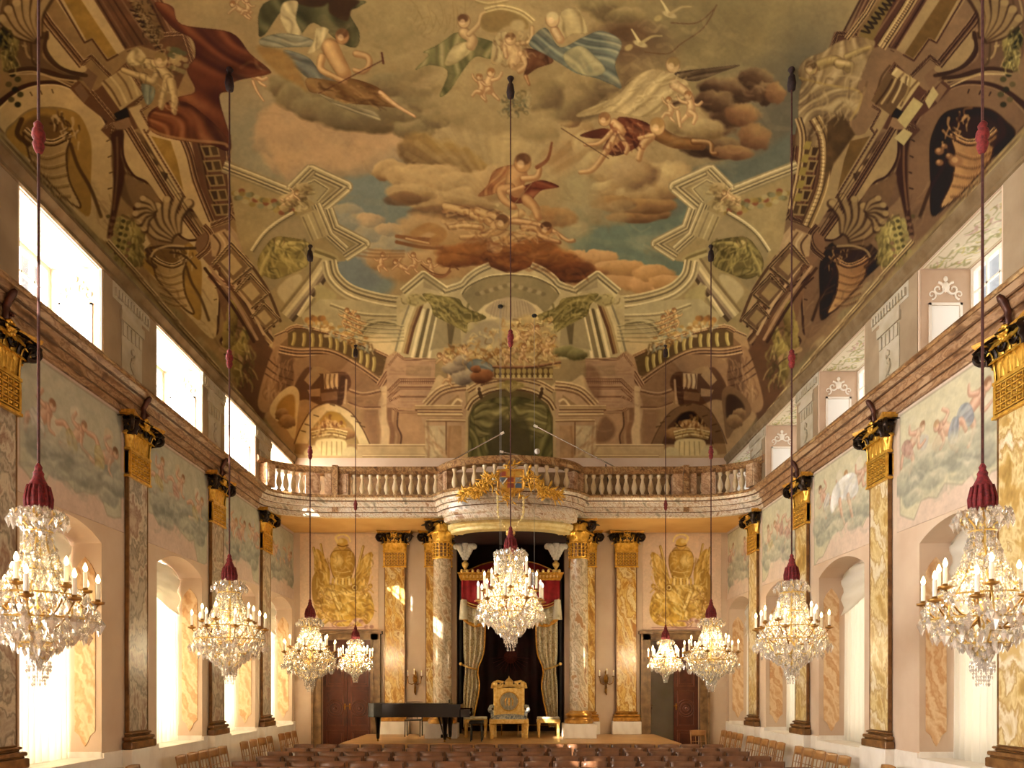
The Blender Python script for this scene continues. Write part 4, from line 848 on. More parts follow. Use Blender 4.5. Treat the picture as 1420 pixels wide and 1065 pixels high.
def centre(right):
    c = C_; c.flip = 708 if right else None
    F = lambda pts: Z('F', pts)
    # bay with pale arch, pilasters and leaning round column
    c.poly(F([(0,330),(60,280),(160,170),(290,270),(400,240),(480,160),(570,130),(701,180),(701,700),(0,700)]), '#b5a684', 1.5, tex=.05)
    c.poly(F([(400,310),(470,240),(560,200),(701,185),(701,330),(600,340),(520,390),(490,420)]), '#8e8266', 1.5)
    for k in range(8): c.disc(*F([(500+k*28,300-k*8)])[0],4,3,['#7a6e54','#a59a7c'][k%2],.5,.7)
    c.poly(F([(490,420),(540,370),(620,335),(701,325),(701,420),(600,460),(520,470)]), '#ccbc98', 2); c.poly(F([(545,400),(600,350),(701,325),(701,455),(640,450),(580,430)]), '#a89884', 2, True)
    for k in range(7): c.stroke(F([(575+k*20,440),(600+k*16,345)]),1.1,'#8d7e6c',.9,.5)
    c.band(F([(290,285),(400,250),(440,210),(500,165),(575,130)]), 13, ['#cfc2a0','#94876a','#bfb190','#7c705a','#b5a888'], True); c.band(F([(400,300),(440,250),(560,195),(701,180)]), 4, ['#cfc2a0','#75694f'], True)
    c.poly(F([(400,600),(430,540),(500,480),(600,460),(640,520),(600,600),(420,640)]), '#a39680', 5, True)
    # capital block projecting at the top of the column
    c.poly(F([(50,270),(160,165),(290,255),(300,290),(160,300),(60,300)]), '#b0a284', 1.2); c.band(F([(40,290),(165,185),(300,280)]), 13, ['#d2c6a4','#8d8064','#bdaf8e','#756950','#c4b896'])
    c.poly(F([(165,170),(290,250),(280,290),(165,260)]), '#8c8066', 2, alpha=.6)
    # column
    c.band(F([(30,660),(70,500),(125,350)]), 20, ['#8c8470','#c2b490','#cbbd98','#b3a078','#9a7a54','#6e4c36']); c.poly(F([(60,330),(100,300),(170,320),(160,370),(80,370)]), '#a3976a', 2.5, True)
    for (x0,x1,w,cl) in ((165,95,4,'#d6caa8'),(195,125,5,'#6e6248'),(215,150,5,'#cfc29e'),(250,200,4,'#d9cdac'),(236,170,6,'#8a7c60')): c.stroke(F([(x0,400),(x1,690)]),w,cl,1.2,1,False)
    c.poly(F([(250,450),(390,470),(400,620),(230,640),(205,650)]), '#9c8f72', 2); c.poly(F([(310,480),(360,490),(340,610),(320,610)]), '#6f634a', 2)
    # greenish gold eagle drapery carried by the capital
    c.folds(F([(160,300),(260,310),(380,330),(420,380),(550,440),(500,470),(440,480),(430,540),(380,510),(300,470),(230,430),(210,370)]), '#8c804a', '#b5a870', '#57502c', 6, 25, seed=81)
    # rosy base of the bay
    c.poly(F([(-40,690),(10,660),(45,695),(240,700),(230,860),(170,980),(120,1000),(-60,1000),(-60,760)]), '#b8937a', 1.5, tex=.05)
    c.band(F([(-50,740),(5,670),(45,700),(240,705)]), 4, rose); c.poly(F([(60,740),(215,745),(210,810),(55,805)]), '#a88a70', 1.2); c.band(F([(-50,900),(20,830),(240,830)]), 7, rose); c.band(F([(-50,940),(20,875),(230,875)]), 6, rose); c.band(F([(-50,960),(20,930),(200,930)]), 4, rose)
    for k in range(16): c.stroke(F([(30+k*13,825),(28+k*13,850)]),1.2,'#80584a',.8,.6)
    # cream pier with curved pediment
    c.poly(F([(225,860),(260,800),(330,840),(430,850),(440,900),(300,900),(180,970)]), '#c9ae88', 1.5, True)
    c.poly(F([(120,1000),(180,970),(260,900),(420,860),(430,1065),(420,1410),(200,1410),(190,1180),(150,1060)]), '#b8977a', 1.5, tex=.08)
    c.band(F([(180,985),(260,905),(340,875),(425,865)]), 14, ['#e0c8a0','#9a7858','#d2b68e','#7c5a44','#c9a984','#8a6850'], True); c.poly(F([(270,1000),(380,920),(400,1000)]), '#a08060',1.5); c.stroke(F([(330,1000),(370,950),(400,960)]),3,'#d8c09a',1.2)
    c.band(F([(115,1000),(400,1000)]), 7, ['#e6d0a8','#94724f','#d4b88e','#7a5a42']); c.band(F([(130,1035),(405,1038)]), 8, ['#caa985','#7c5a44','#e0c8a0','#9c7a5c']); c.band(F([(185,1075),(425,1078)]), 5, ['#a88768','#dcc39c','#8a684e'])
    c.poly(F([(180,1110),(300,1110),(300,1400),(190,1400)]), '#bfae92', 1.5, tex=.12); c.poly(F([(310,1110),(400,1110),(395,1400),(310,1400)]), '#b08c6a', 1.5, tex=.14); c.stroke(F([(305,1090),(305,1400)]),2,'#7a5a44',1,.8,False); c.stroke(F([(180,1095),(180,1400)]),2,'#cbb492',1,.8,False)
    for k in range(4): c.stroke(F([(200+k*25,1180+k*30),(260+k*20,1240+k*35),(300,1270+k*35)]),3,'#c09a78',3,.5)
    # niche arch with shell and green curtain
    c.poly(F([(420,1400),(425,1060),(440,930),(500,850),(600,810),(701,800),(701,1400)]), '#b8a07a', 1.5)
    c.poly(F([(440,1400),(440,1060),(470,980),(550,920),(640,890),(701,885),(701,1400)]), '#6e6140', 1.5)
    c.band(F([(440,900),(520,855),(620,830),(701,828)]), 10, ['#d8bf96','#8a6a4c','#c7ab82','#745640','#bb9e78'], True); c.band(F([(430,1010),(470,950),(560,900),(650,880),(701,876)]), 7, ['#8a6a4c','#cdb48c','#6a4e38'], True)
    c.disc(*F([(508,885)])[0],5,5,'#c9b088',.3); c.disc(*F([(508,885)])[0],2.4,2.4,'#6a4c38',.3); c.stroke(F([(510,905),(520,935)]),5,'#5c4430',1.2)
    c.disc(*F([(650,860)])[0],8,4,'#a3925a',.4,1,-10); c.disc(*F([(690,852)])[0],7,6,'#8a7a42',.4)
    c.folds(F([(470,1010),(540,960),(701,940),(701,1120),(640,1080),(600,1180),(560,1300),(450,1390),(450,1100)]), '#6e6a40', '#948c5a', '#45402a', 8, 75, wv=.18, seed=83)
    c.folds(F([(480,1000),(600,970),(701,1000),(701,1060),(620,1140),(500,1180)]), '#7c754a','#a39a66','#4c462c',6,-20,wv=.15,seed=84)
    c.poly(F([(600,1080),(701,1090),(701,1330),(560,1330)]), '#57503a', 6, True, .8)
    c.flip = None
centre(False); centre(True)
def centre_detail():
    c = C_
    # tangle of gilt figures on the painted balcony
    cols = ['#d8bc84','#c49a5c','#a87c44','#e0cc98','#8f6a3c','#c9ae78','#a89a70']
    g = random.Random(5)
    pts = [(g.uniform(640,960), g.uniform(440,640)) for _ in range(70)]+[(g.uniform(300,1000), g.uniform(620,740)) for _ in range(120)]
    c.poly(Z('F',[(640,600),(720,470),(840,430),(960,540),(1000,640),(980,740),(820,740),(600,740),(420,640),(300,640),(250,700),(300,760),(440,720),(600,740)]), '#b89c68', 6, True, .7)
    for (x,y) in pts:
        if y < 600 and x < 640+ (600-y)*.5: continue
        a = g.uniform(0,2*PI); l = g.uniform(20,46); k = [(x,y),(x+l*math.cos(a)*.6+8,y+l*math.sin(a)*.5),(x+l*math.cos(a+.8),y+l*math.sin(a+.8)*.7)]
        c.stroke(Z('F',k), g.uniform(2,4.4), g.choice(cols), 1.2, .9, True, 1.4)
        if g.random() < .4: c.stroke(Z('F',[(p+4,q+7) for p,q in k]), 1.1, '#6e4a2e', .9, .6)
    for (x,y) in ((280,690),(370,700),(320,780),(420,650),(760,560),(850,520),(880,610),(780,640),(930,600),(690,660)):
        c.putto(*Z('F',[(x,y)])[0],.9,int(x)%3,1 if y%20 else -1,c='#cfa878')
    c.cloud([(630,510,16,10),(640,525,14,10),(655,520,14,10),(640,500,12,8)], '#b8a890','#93857a','#6a5c54',91,-120,.25)
    c.folds(Z('F',[(430,740),(480,700),(560,720),(600,760),(560,800),(480,790)]),'#78828a','#9aa2a0','#4f585e',4,20,seed=92); c.cloud([(668,522,16,9),(660,512,8,5)], '#b87c4c','#8f5a38','#623a26',93,-100,.2)
    c.cloud([(788,488,20,8),(800,492,14,8)], '#9a9468','#7a744c','#565030',94,-100,.3)
    # small painted balustrade over the niche
    c.poly(Z('F',[(600,750),(960,750),(960,820),(600,820)]), '#6a5234', 1.5)
    for k in range(11):
        x, y = Z('F',[(620+k*33,788)])[0]; c.disc(x,y-3,3,4,'#a8945a',.3); c.disc(x,y+4,2.4,2.6,'#c4b070',.3)
    c.band(Z('F',[(590,748),(700,752),(860,745),(1010,720)]), 3.4, ['#b07c5c','#6a4434'], True); c.band(Z('F',[(600,822),(960,822)]), 3.4, ['#dcc39c','#8a684c'])
    for k in range(7): c.stroke(Z('F',[(700,900),(640+k*22,850+abs(k-3)*5)]),3,['#8f8050','#b5a570'][k%2],1,.95)
    for k in range(5): c.disc(*Z('F',[(650+k*26,862-abs(k-2)*-6)])[0],3.4,3,'#a3925c',.4,.9)
    # shaded side of the right pediment
    c.poly(Z('J',[(90,430),(140,480),(150,560),(130,640),(60,560),(50,440)]), '#7d5a48', 6, True, .6); c.poly(Z('J',[(180,740),(240,820),(200,890),(120,900),(130,800)]), '#7d5c4a', 5, True, .7)
    # dark band with yellow ledge vase on the right
    # red drapery with cherub pair, upper left
    c.folds(Z('A',[(950,20),(1060,40),(1120,150),(1420,200),(1540,330),(1660,430),(1640,460),(1450,500),(1420,560),(1350,600),(1420,860),(1400,930),(1290,890),(1080,860),(950,820),(910,760),(930,680),(1090,600),(1200,560),(1150,430),(1200,350),(1180,240),(1060,170)]), '#6f3826','#955c3e','#43201a',8,60,wv=.22,seed=95)
    c.folds(Z('A',[(930,700),(1100,620),(1250,700),(1400,860),(1300,880),(1080,850),(950,810)]), '#7c4630','#a06a48','#4c261c',6,35,seed=96)
    c.stroke(Z('A',[(920,790),(1000,830),(1150,860),(1360,880),(1400,900)]),4,'#a8855a',2,.7)
    YS = '#b8a278'
    c.limb(Z('A',[(760,430),(840,460),(920,480)]),8,10,YS,'#5a4630','#d6c294'); c.limb(Z('A',[(880,380),(960,400),(1030,470)]),12,16,YS,'#5a4630','#d6c294'); c.limb(Z('A',[(1030,480),(1010,560),(990,660)]),12,6,YS,'#5a4630','#d6c294'); c.limb(Z('A',[(1050,500),(1070,600),(1070,690)]),13,6,YS,'#5a4630','#d6c294'); c.limb(Z('A',[(880,470),(940,500),(960,450)]),11,9,YS,'#5a4630','#d6c294')
    c.head(*Z('A',[(990,370)])[0],9,YS,'#8a7448'); c.head(*Z('A',[(1080,340)])[0],9,'#a89468','#5c5a3c'); c.folds(Z('A',[(780,350),(840,290),(900,350),(860,400),(790,400)]),'#b3a27a','#cdbc92','#7a6a4a',3,40,seed=97); c.folds(Z('A',[(870,520),(950,540),(940,620),(900,640)]),'#7d8a84','#9aa69a','#56605c',3,80,seed=98)
    for k in range(16): c.stroke(Z('A',[(800+k*11,60+k*17),(850+((k*31)%60)+k*8,80+k*15),(830+k*12,110+k*15)]),1.8,['#33231a','#9a8660'][k%2],1,.8)
    for k in range(18): c.disc(*Z('A',[(1040+((k*29)%110),300+((k*47)%150))])[0],4,3.4,['#8a8058','#5d6048','#a8946a'][k%3],.5,.8)
    # rose-gold drapery, upper right
    c.folds(Z('G',[(270,260),(400,225),(500,250),(480,330),(400,520),(410,640),(340,760),(260,880),(20,900),(10,840),(60,560),(30,440),(80,360),(180,320)]), '#8f7a5c','#b09c7a','#5f4a38',7,110,wv=.3,seed=99)
    c.folds(Z('G',[(60,500),(180,520),(400,560),(410,660),(360,740),(200,700),(60,840),(30,700)]), '#9a8666','#bbaa84','#675442',6,150,wv=.3,seed=100)
    c.limb(Z('G',[(150,400),(260,370),(340,420)]),14,12,'#9c8858','#57422e','#bca878'); c.limb(Z('G',[(330,350),(420,310),(480,290)]),9,6,'#9c8858','#57422e','#bca878'); c.limb(Z('G',[(280,390),(350,400)]),14,12,'#9c8858','#57422e'); c.head(*Z('G',[(110,420)])[0],8,'#a89468','#6a5238')
    c.stroke(Z('G',[(40,480),(200,520),(400,560),(410,640),(350,740)]),3,'#a58d58',1.6,.8)
    # right run: acanthus frieze and fluted cornice
    c.band(Z('G',[(330,240),(450,80),(520,-40)]), 9, ['#a48a66','#57402e','#b39a74','#4c3626','#957b5a']); c.poly(Z('G',[(400,220),(520,40),(560,-40),(640,-40),(600,40),(490,250)]), '#7a683e', 1.5)
    for k in range(9): c.stroke(Z('G',[(420+k*22,190-k*28),(470+k*22,200-k*28),(440+k*22,160-k*28)]),3,'#33261a',1,.85)
    c.band(Z('G',[(540,290),(690,60),(750,-40)]), 15, ['#4c3426','#a08860','#c0a87c','#8a6f50','#b89e74','#5a402e','#a88e68'])
    for k in range(22): c.stroke(Z('G',[(560+k*9,250-k*14),(580+k*9,262-k*14)]),1.3,'#4e3626',.8,.7)
    # fluted curved arch on the right
    c.band(Z('H',[(30,-160),(60,-40),(40,180),(-10,400)]), 10, ['#57402e','#a89068','#6a5038','#b39a74'], True)
    c.band(Z('H',[(130,-160),(190,-20),(180,240),(80,500)]), 17, ['#b59c70','#8a7048','#5f4830','#a88e64','#c4ac80','#8d7350','#5d4030'], True)
    for k in range(24):
        t = k/23; x = 150+45*math.sin(t*PI*.9)-80*t*t; y = -80+560*t; c.stroke(Z('H',[(x-14,y),(x+16,y+3)]),1.2,'#54402c',.8,.6)
    for k in range(5): c.poly(Z('H',[(70-k*12+ (8 if k<2 else 0),-20+k*80),(115-k*14,-16+k*80),(100-k*14,34+k*80),(58-k*14,30+k*80)]),'#8f8040',1.2)
    c.poly(Z('H',[(210,-140),(300,-200),(380,-60),(250,120),(180,280),(200,100)]), '#5e4830', 3, tex=.25)
    # light blocks of the right bracket
    c.poly(Z('G',[(640,740),(740,600),(800,640),(690,790)]), '#a89a6c',1); c.poly(Z('G',[(810,620),(860,530),(895,580),(835,670)]), '#aa9c70',1); c.poly(Z('G',[(620,850),(680,790),(735,820),(680,895)]), '#aa9c70',1); c.poly(Z('G',[(480,620),(580,440),(720,540),(600,710)]), '#6a523a',1.2)
    for k in range(6): c.stroke(Z('G',[(510+k*34,640-k*4),(570+k*28,560-k*4),(610+k*22,490-k*4)]),3,['#4a3224','#a8946a','#5c4430','#b5a176','#6a523a','#8d7850'][k],1.3,.9)
    # equestrian-like relief in the dark right oval
    for (x,y,r) in ((900,930,26),(930,900,18),(1000,990,40),(960,960,20),(900,1000,22),(1150,900,30)): c.disc(*Z('G',[(x,y)])[0],r/4,r/5,'#8a6244',.5,.9); c.disc(*Z('G',[(x-6,y-6)])[0],r/9,r/10,'#b08a64',.5,.8)
centre_detail()
def detail_pass():
    c = C_
    for right in (False, True):
        c.flip = 708 if right else None
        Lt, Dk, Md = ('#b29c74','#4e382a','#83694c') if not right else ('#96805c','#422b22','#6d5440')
        # shell volutes beside the ovals
        c.poly(Z('B',[(770,190),(880,240),(930,260),(1010,380),(1070,450),(1090,560),(1160,600),(1100,640),(960,640),(900,560),(860,440),(800,330)]), Md, 3, True)
        c.fan(Z('B',[(1110,600)])[0], 14, 62, 188, 262, 6, Lt, Dk, 7, .35, 3); c.fan(Z('B',[(960,420)])[0], 4, 30, 150, 250, 5, Lt, Dk, 6, -.4, 4)
        c.stroke(Z('B',[(920,640),(950,690),(900,650),(990,630),(1100,640),(1200,640)]),4,Dk,1.2,.9); c.stroke(Z('B',[(930,690),(960,650),(1040,625),(1130,628)]),3,Lt,1,.9)
        c.fan(Z('A',[(250,260)])[0], 10, 62, 195, 262, 6, Lt, Dk, 9, .3, 5)
        c.stroke(Z('A',[(290,200),(280,300),(350,400),(450,450),(530,465)]),5,Dk,1.2,.9); c.stroke(Z('A',[(60,440),(200,420),(330,460),(480,480)]),5,Dk,1.2,.9); c.stroke(Z('A',[(60,455),(200,440),(330,478),(470,500)]),2.4,Lt,1,.9)
        for (x,y,rx_,ry_) in ((178,335,22,34),(12,70,12,28),(338,498,16,42)):
            c.fuss([(x-rx_,y-ry_*.6),(x,y-ry_),(x+rx_,y-ry_*.4),(x+rx_*.8,y+ry_),(x-rx_*.6,y+ry_*.8)], 44, ['#b5a868','#6a5f38','#8f834c','#c4b87c','#4c4428'], 16, 2.4, 80, 30, 11, .7)
        for k in range(26): c.disc(150+((k*37)%30), 300+k*2.2, 3, 2.6, ['#55502f','#7d5a4a','#8a8458','#3f3d28'][k%4], .5, .8)
        # masonry dabs over the flat grounds of the side vault
        c.fuss([(120,250),(200,300),(300,420),(330,500),(300,520),(150,345)], 80, ['#8a6f54','#a08866','#5d4636'], 26, 2, 50, 12, 13, .35)
        c.stroke([(236,350),(250,352),(262,360),(272,372)],3,Dk,1.2,.8); c.band([(150,335),(190,380),(240,440),(292,500),(345,566),(400,640)],7,['#c0ab86','#6b543e','#a8926e','#574130'])
        # broad cast of the entablature blocks: inner lines of the long cornice
        for o in (0,5): c.stroke([(196+o,196),(238+o,262),(276+o,322)],1.4,Dk,1,.7,False)
        for k in range(16): c.stroke([(170+k*6.6,62+k*9.6),(174+k*6.6,60+k*9.6)],2,Dk,.9,.5) if k < 2 else None
        for (bx,by,bs) in ((300,352,1.0),(330,392,.85),(352,430,.7)):
            B_ = lambda pts: [(bx+x*bs, by+y*bs) for x,y in pts]
            c.poly(B_([(0,10),(22,-8),(44,18),(24,38)]), Md, 1.2, tex=.1); c.poly(B_([(6,11),(21,-1),(36,18),(23,30)]), Lt, 1.2); c.band(B_([(-4,14),(20,-14),(50,18)]), 6*bs, ['#c4ac86' if not right else '#a88c6a',Dk,Md,Lt,Dk]); c.band(B_([(22,42),(48,20)]), 5*bs, [Lt,Dk,Md])
        # eagle drapery, seated statues, lunette ornament
        c.fuss(Z('F',[(170,310),(380,340),(540,440),(430,530),(230,430)]), 60, ['#bdb078','#57512c','#8c8048','#a39860'], 13, 2.2, 30, 45, 17, .75, .5)
        c.fuss(Z('C',[(560,640),(700,600),(820,620),(800,740),(640,820),(540,760)]), 46, ['#c0b270','#57502c','#9a8e52','#aca062'], 16, 2.2, 60, 50, 18, .7, .5)
        c.fuss(Z('C',[(760,240),(830,220),(900,300),(800,420),(680,420),(680,340)]), 40, ['#c9b48a','#8f8058','#6a5a3c','#a89a6c'], 8, 2.4, 60, 80, 19, .7)
        c.fuss(Z('F',[(-30,330),(120,300),(140,370),(40,400)]), 18, ['#b0a478','#716642','#c6ba90'], 8, 2, 30, 60, 20, .8)
        c.fuss(Z('D',[(560,170),(700,190),(880,280),(1000,350),(860,330),(700,240),(560,215)]), 60, ['#d9c79c','#a8783c','#8fa0a0','#c49a5c','#6a5030','#e0d2ae'], 9, 2.6, 20, 80, 21, .85)
        c.fuss(Z('D',[(600,790),(700,740),(800,800),(790,860),(610,870)]), 34, ['#e0c088','#8a5c34','#b88a50'], 8, 2, 90, 60, 22, .8)
        # bay ornament of the pale lunettes: ribs and coffers
        for k in range(5): c.band([(470+k*3,430+k*9),(505+k*2,446+k*7),(560,452+k*5)],2.6,['#c0b490','#7d7258'],True,alpha=.7)
        c.fuss([(596,500),(520,500),(470,505),(470,560),(596,600)], 60, ['#c4a080','#8a6650','#a98468'], 22, 1.6, 0, 8, 23, .3)
        # shade side and fluting of the tall pilasters
        c.fuss(Z('F',[(-40,700),(240,705),(225,1000),(-60,1000)]), 50, ['#c8a488','#946c56'], 26, 1.4, 0, 4, 24, .35, .02)
        for k in range(3): c.stroke(Z('F',[(190+k*70,1120),(200+k*60,1240),(185+k*70,1390)]),3.4,['#a87c5c','#cdb698','#9c7254'][k],2,.5)
        c.fuss(Z('F',[(185,1110),(300,1110),(300,1400),(190,1400)]), 30, ['#a97f60','#d6c4a4','#94785c'], 20, 2.4, 55, 20, 25, .5)
        c.flip = None
    # cloud brushwork over the open sky
    sk = [(330,60),(620,0),(900,0),(1090,60),(1080,200),(1010,230),(960,330),(880,380),(700,350),(560,370),(480,300),(460,230),(350,200)]
    c.fuss(sk, 240, ['#b59f78','#8d7a5c','#a48f6c','#c0aa82'], 46, 9, 10, 30, 31, .13, .3)
    c.fuss(sk, 120, ['#c4ac84','#7d6a50'], 24, 4, 20, 50, 33, .2, .4)
    # bodies: warm broken tints and dark accents in the fallen giants
    c.fuss(Z('L',[(300,470),(600,480),(780,510),(960,600),(1000,690),(700,700),(560,740),(400,670),(300,600)]), 90, ['#d8b484','#6b4430','#a87a50','#8a5c3c','#c49a6c'], 14, 2.6, 15, 40, 35, .6, .5)
    c.fuss(Z('L',[(300,730),(700,690),(1150,800),(1150,930),(700,840),(320,810)]), 80, ['#b0743c','#5c3222','#955a30','#7a4428'], 26, 5, 8, 20, 36, .35, .4)
    c.fuss(Z('M',[(560,220),(760,200),(800,340),(720,440),(560,400)]), 40, ['#d2b88c','#7a5c42','#b0946a'], 11, 2.4, 60, 60, 37, .6, .5)
    c.fuss(Z('M',[(620,580),(760,570),(800,680),(700,720),(580,700)]), 50, ['#b0a27c','#5f5c4c','#8d8668','#7a6c48'], 8, 2.4, 60, 90, 38, .8, .5)
    c.fuss(Z('E',[(560,480),(820,470),(1060,600),(1000,660),(700,620)]), 40, ['#b8935c','#5c3c24','#8a683c'], 18, 2.6, 20, 20, 39, .5)
    c.fuss(Z('K',[(340,490),(640,440),(720,560),(600,640),(300,690),(80,690)]), 60, ['#d4c299','#84724f','#a8946c'], 20, 2, 150, 25, 40, .55)
    c.fuss(Z('K',[(200,760),(440,760),(400,920),(180,950)]), 40, ['#a06444','#4a221a','#c89a6c','#7c4430'], 12, 2.2, 50, 60, 41, .7)
    c.fuss(Z('F',[(260,640),(700,460),(960,540),(980,730),(600,740),(300,720)]), 150, ['#e2cc98','#a5773f','#c7a264','#7a5732','#d8bc84','#b5905a'], 9, 2, 20, 80, 42, .8, .6)
    c.fuss(Z('A',[(780,380),(1080,380),(1100,690),(960,660),(900,520)]), 50, ['#cdb688','#574632','#a08a62','#7a6a4c'], 11, 2.4, 70, 50, 43, .6, .5)
    c.fuss(Z('A',[(800,0),(930,0),(1020,240),(900,280)]), 50, ['#2f211a','#9a8660','#5d4534','#77603f'], 9, 2, 60, 60, 44, .8)
    c.fuss(Z('G',[(80,360),(480,260),(420,520),(400,720),(60,860),(30,500)]), 70, ['#bca884','#57422f','#8a7454','#a08a66'], 22, 2.6, 120, 30, 45, .5, .5)
detail_pass()
g_ = C_.a.mean(2, keepdims=True); C_.a = np.clip((C_.a*.66+g_*.34)*np.array([1.0,.965,.85]), 0, 1); m_ = .47; C_.a = np.clip(m_+(C_.a-m_)*1.32, .03, 1)*np.array([1.0,1.0,.98]); C_.mottle(.06, 5, 5); C_.mottle(.07, 26, 6); C_.mottle(.08, 90, 15)
# ------------------------------------------------------------------ wall frescoes and trophies
WALLC = {}
def wall_panel(n, k):
    left = n == 'left'
    w = int((bays_[k][1]-bays_[k][0])*100)
    base = '#cfb8a8' if left else '#d8c2ae'
    c = Canvas(0,0,w,190,base,1.1); g = random.Random(17*k+(0 if left else 5))
    bg = '#b9b5a0' if left else '#cbc4a4'
    # ragged painted field
    pts = [(8,6),(w-8,6)]; m = 12
    for i in range(m+1):
        t = i/m; x = w-8-(w-16)*t; y = 128+26*math.sin(t*3.2+k)+g.uniform(-9,9)+(28 if (t < .25 or t > .8) else -4); pts.append((x,y))
    c.poly(pts, bg, 2, False, tex=.06, edge=('#a39a86',1.5,.6)); c.stroke([(8,6),(w-8,6)],2,'#a39882',1,.8,False); c.stroke([(8,6),(8,140)],1.6,'#b09f8c',1,.7,False); c.stroke([(w-8,6),(w-8,140)],1.6,'#b09f8c',1,.7,False)
    G1, G2, G3 = ('#c2bdac','#a3a294','#84867c') if left else ('#d6cfb4','#b3af98','#949484')
    bl = [(g.uniform(20,w-20), g.uniform(80,128), g.uniform(22,40), g.uniform(12,22)) for _ in range(13)]
    c.cloud(bl, G1, G2, G3, 5+k, -110, .3, .85)
    c.cloud([(w*.2,120,30,16),(w*.45,112,36,18),(w*.75,105,34,18),(w*.85,130,22,22)], G2, G3, '#7a7d76', 9+k, -110, .3, .7)
    F1, F2, F3 = '#cda68c', '#94705c', '#e3c8b0'
    n_f = 3 if k < 3 else 2
    for i in range(n_f):
        x = w*(.22+.56*i/max(1,n_f-1))+g.uniform(-8,8); y = 66+g.uniform(-10,14); an = math.radians(g.choice([-55,-35,25,50,70])); sc = g.uniform(.8,1.0)
        def Rr(pts): return [(x+(a*math.cos(an)-b*math.sin(an))*sc, y+(a*math.sin(an)+b*math.cos(an))*sc) for a, b in pts]
        m_ = 1 if g.random() < .5 else -1
        c.poly(Rr([(m_*6,-14),(m_*30,-30),(m_*40,-12),(m_*24,0)]), g.choice(['#d8cfb8','#b7b2aa','#c7b79a']), 2, True, .8)
        c.limb(Rr([(m_*9,20),(m_*26,24),(m_*34,44)]),12*sc,6,F1,F2,F3); c.limb(Rr([(0,22),(-m_*10,38),(m_*4,56)]),12*sc,6,F1,F2,F3)
        c.limb(Rr([(0,-12),(3,6),(2,20)]),21*sc,18*sc,F1,F2,F3)
        c.limb(Rr([(-7,-9),(-22,-2),(-27,-20)]),8,4,F1,F2,F3); c.limb(Rr([(8,-9),(22,2),(34,-4)]),8,4,F1,F2,F3)
        c.head(*Rr([(-1,-28)])[0],8*sc,F1,g.choice(['#8a6448','#6f5238','#a8835c']),g.uniform(-20,20)); cl = g.choice([('#b7a97c','#cfc294','#8d8058'),('#9aa0a6','#b4b9bc','#7a7f86'),('#b89484','#cfae9e','#927064')])
        if (not left and k == 1) or (left and k == 0 and i == 0): cl = ('#cfccc2','#e8e5dc','#a3a29c')
        c.folds(Rr([(-12,14),(12,10),(26,22),(22,38),(0,36),(-14,28)]), *cl, 4, 40, seed=3+i+k, alpha=.9)
        c.cloud([(x-20,y+34,24,10),(x+16,y+40,26,10)], G1, G2, G3, 70+i+k, -110, .4, .75)
    if not left and k == 1:
        c.folds([(70,54),(104,44),(150,52),(168,76),(162,100),(128,84),(96,92),(62,86)],'#e6e4de','#fbfaf6','#b4b4b0',6,70,seed=9); c.limb([(98,84),(86,112),(80,134)],11,5,F1,F2,F3); c.limb([(130,84),(122,112),(112,130)],11,5,F1,F2,F3)
    c.cloud([(w*.3,138,30,11),(w*.6,128,34,12),(w*.82,140,24,12)], G1, G2, G3, 29+k, -110, .4, .8)
    c.fuss([(12,10),(w-12,10),(w-12,120),(12,120)], 70, [G1,G2,bg], 34, 7, 10, 40, k+50, .25, .4)
    c.fuss([(20,90),(w-20,90),(w-20,150),(20,150)], 90, [G1,G2,G3], 24, 6, -10, 40, k+60, .35, .6)
    c.soften(.4,1); c.mottle(.05,6,k+3); c.mottle(.05,40,k+8)
    return c
bays_ = [(8.72, 11.18), (11.82, 14.3), (14.94, 17.23), (17.9, 19.95)]
for n_ in ('left','right'):
    for k_w in range(4): WALLC[(n_,k_w)] = wall_panel(n_, k_w)
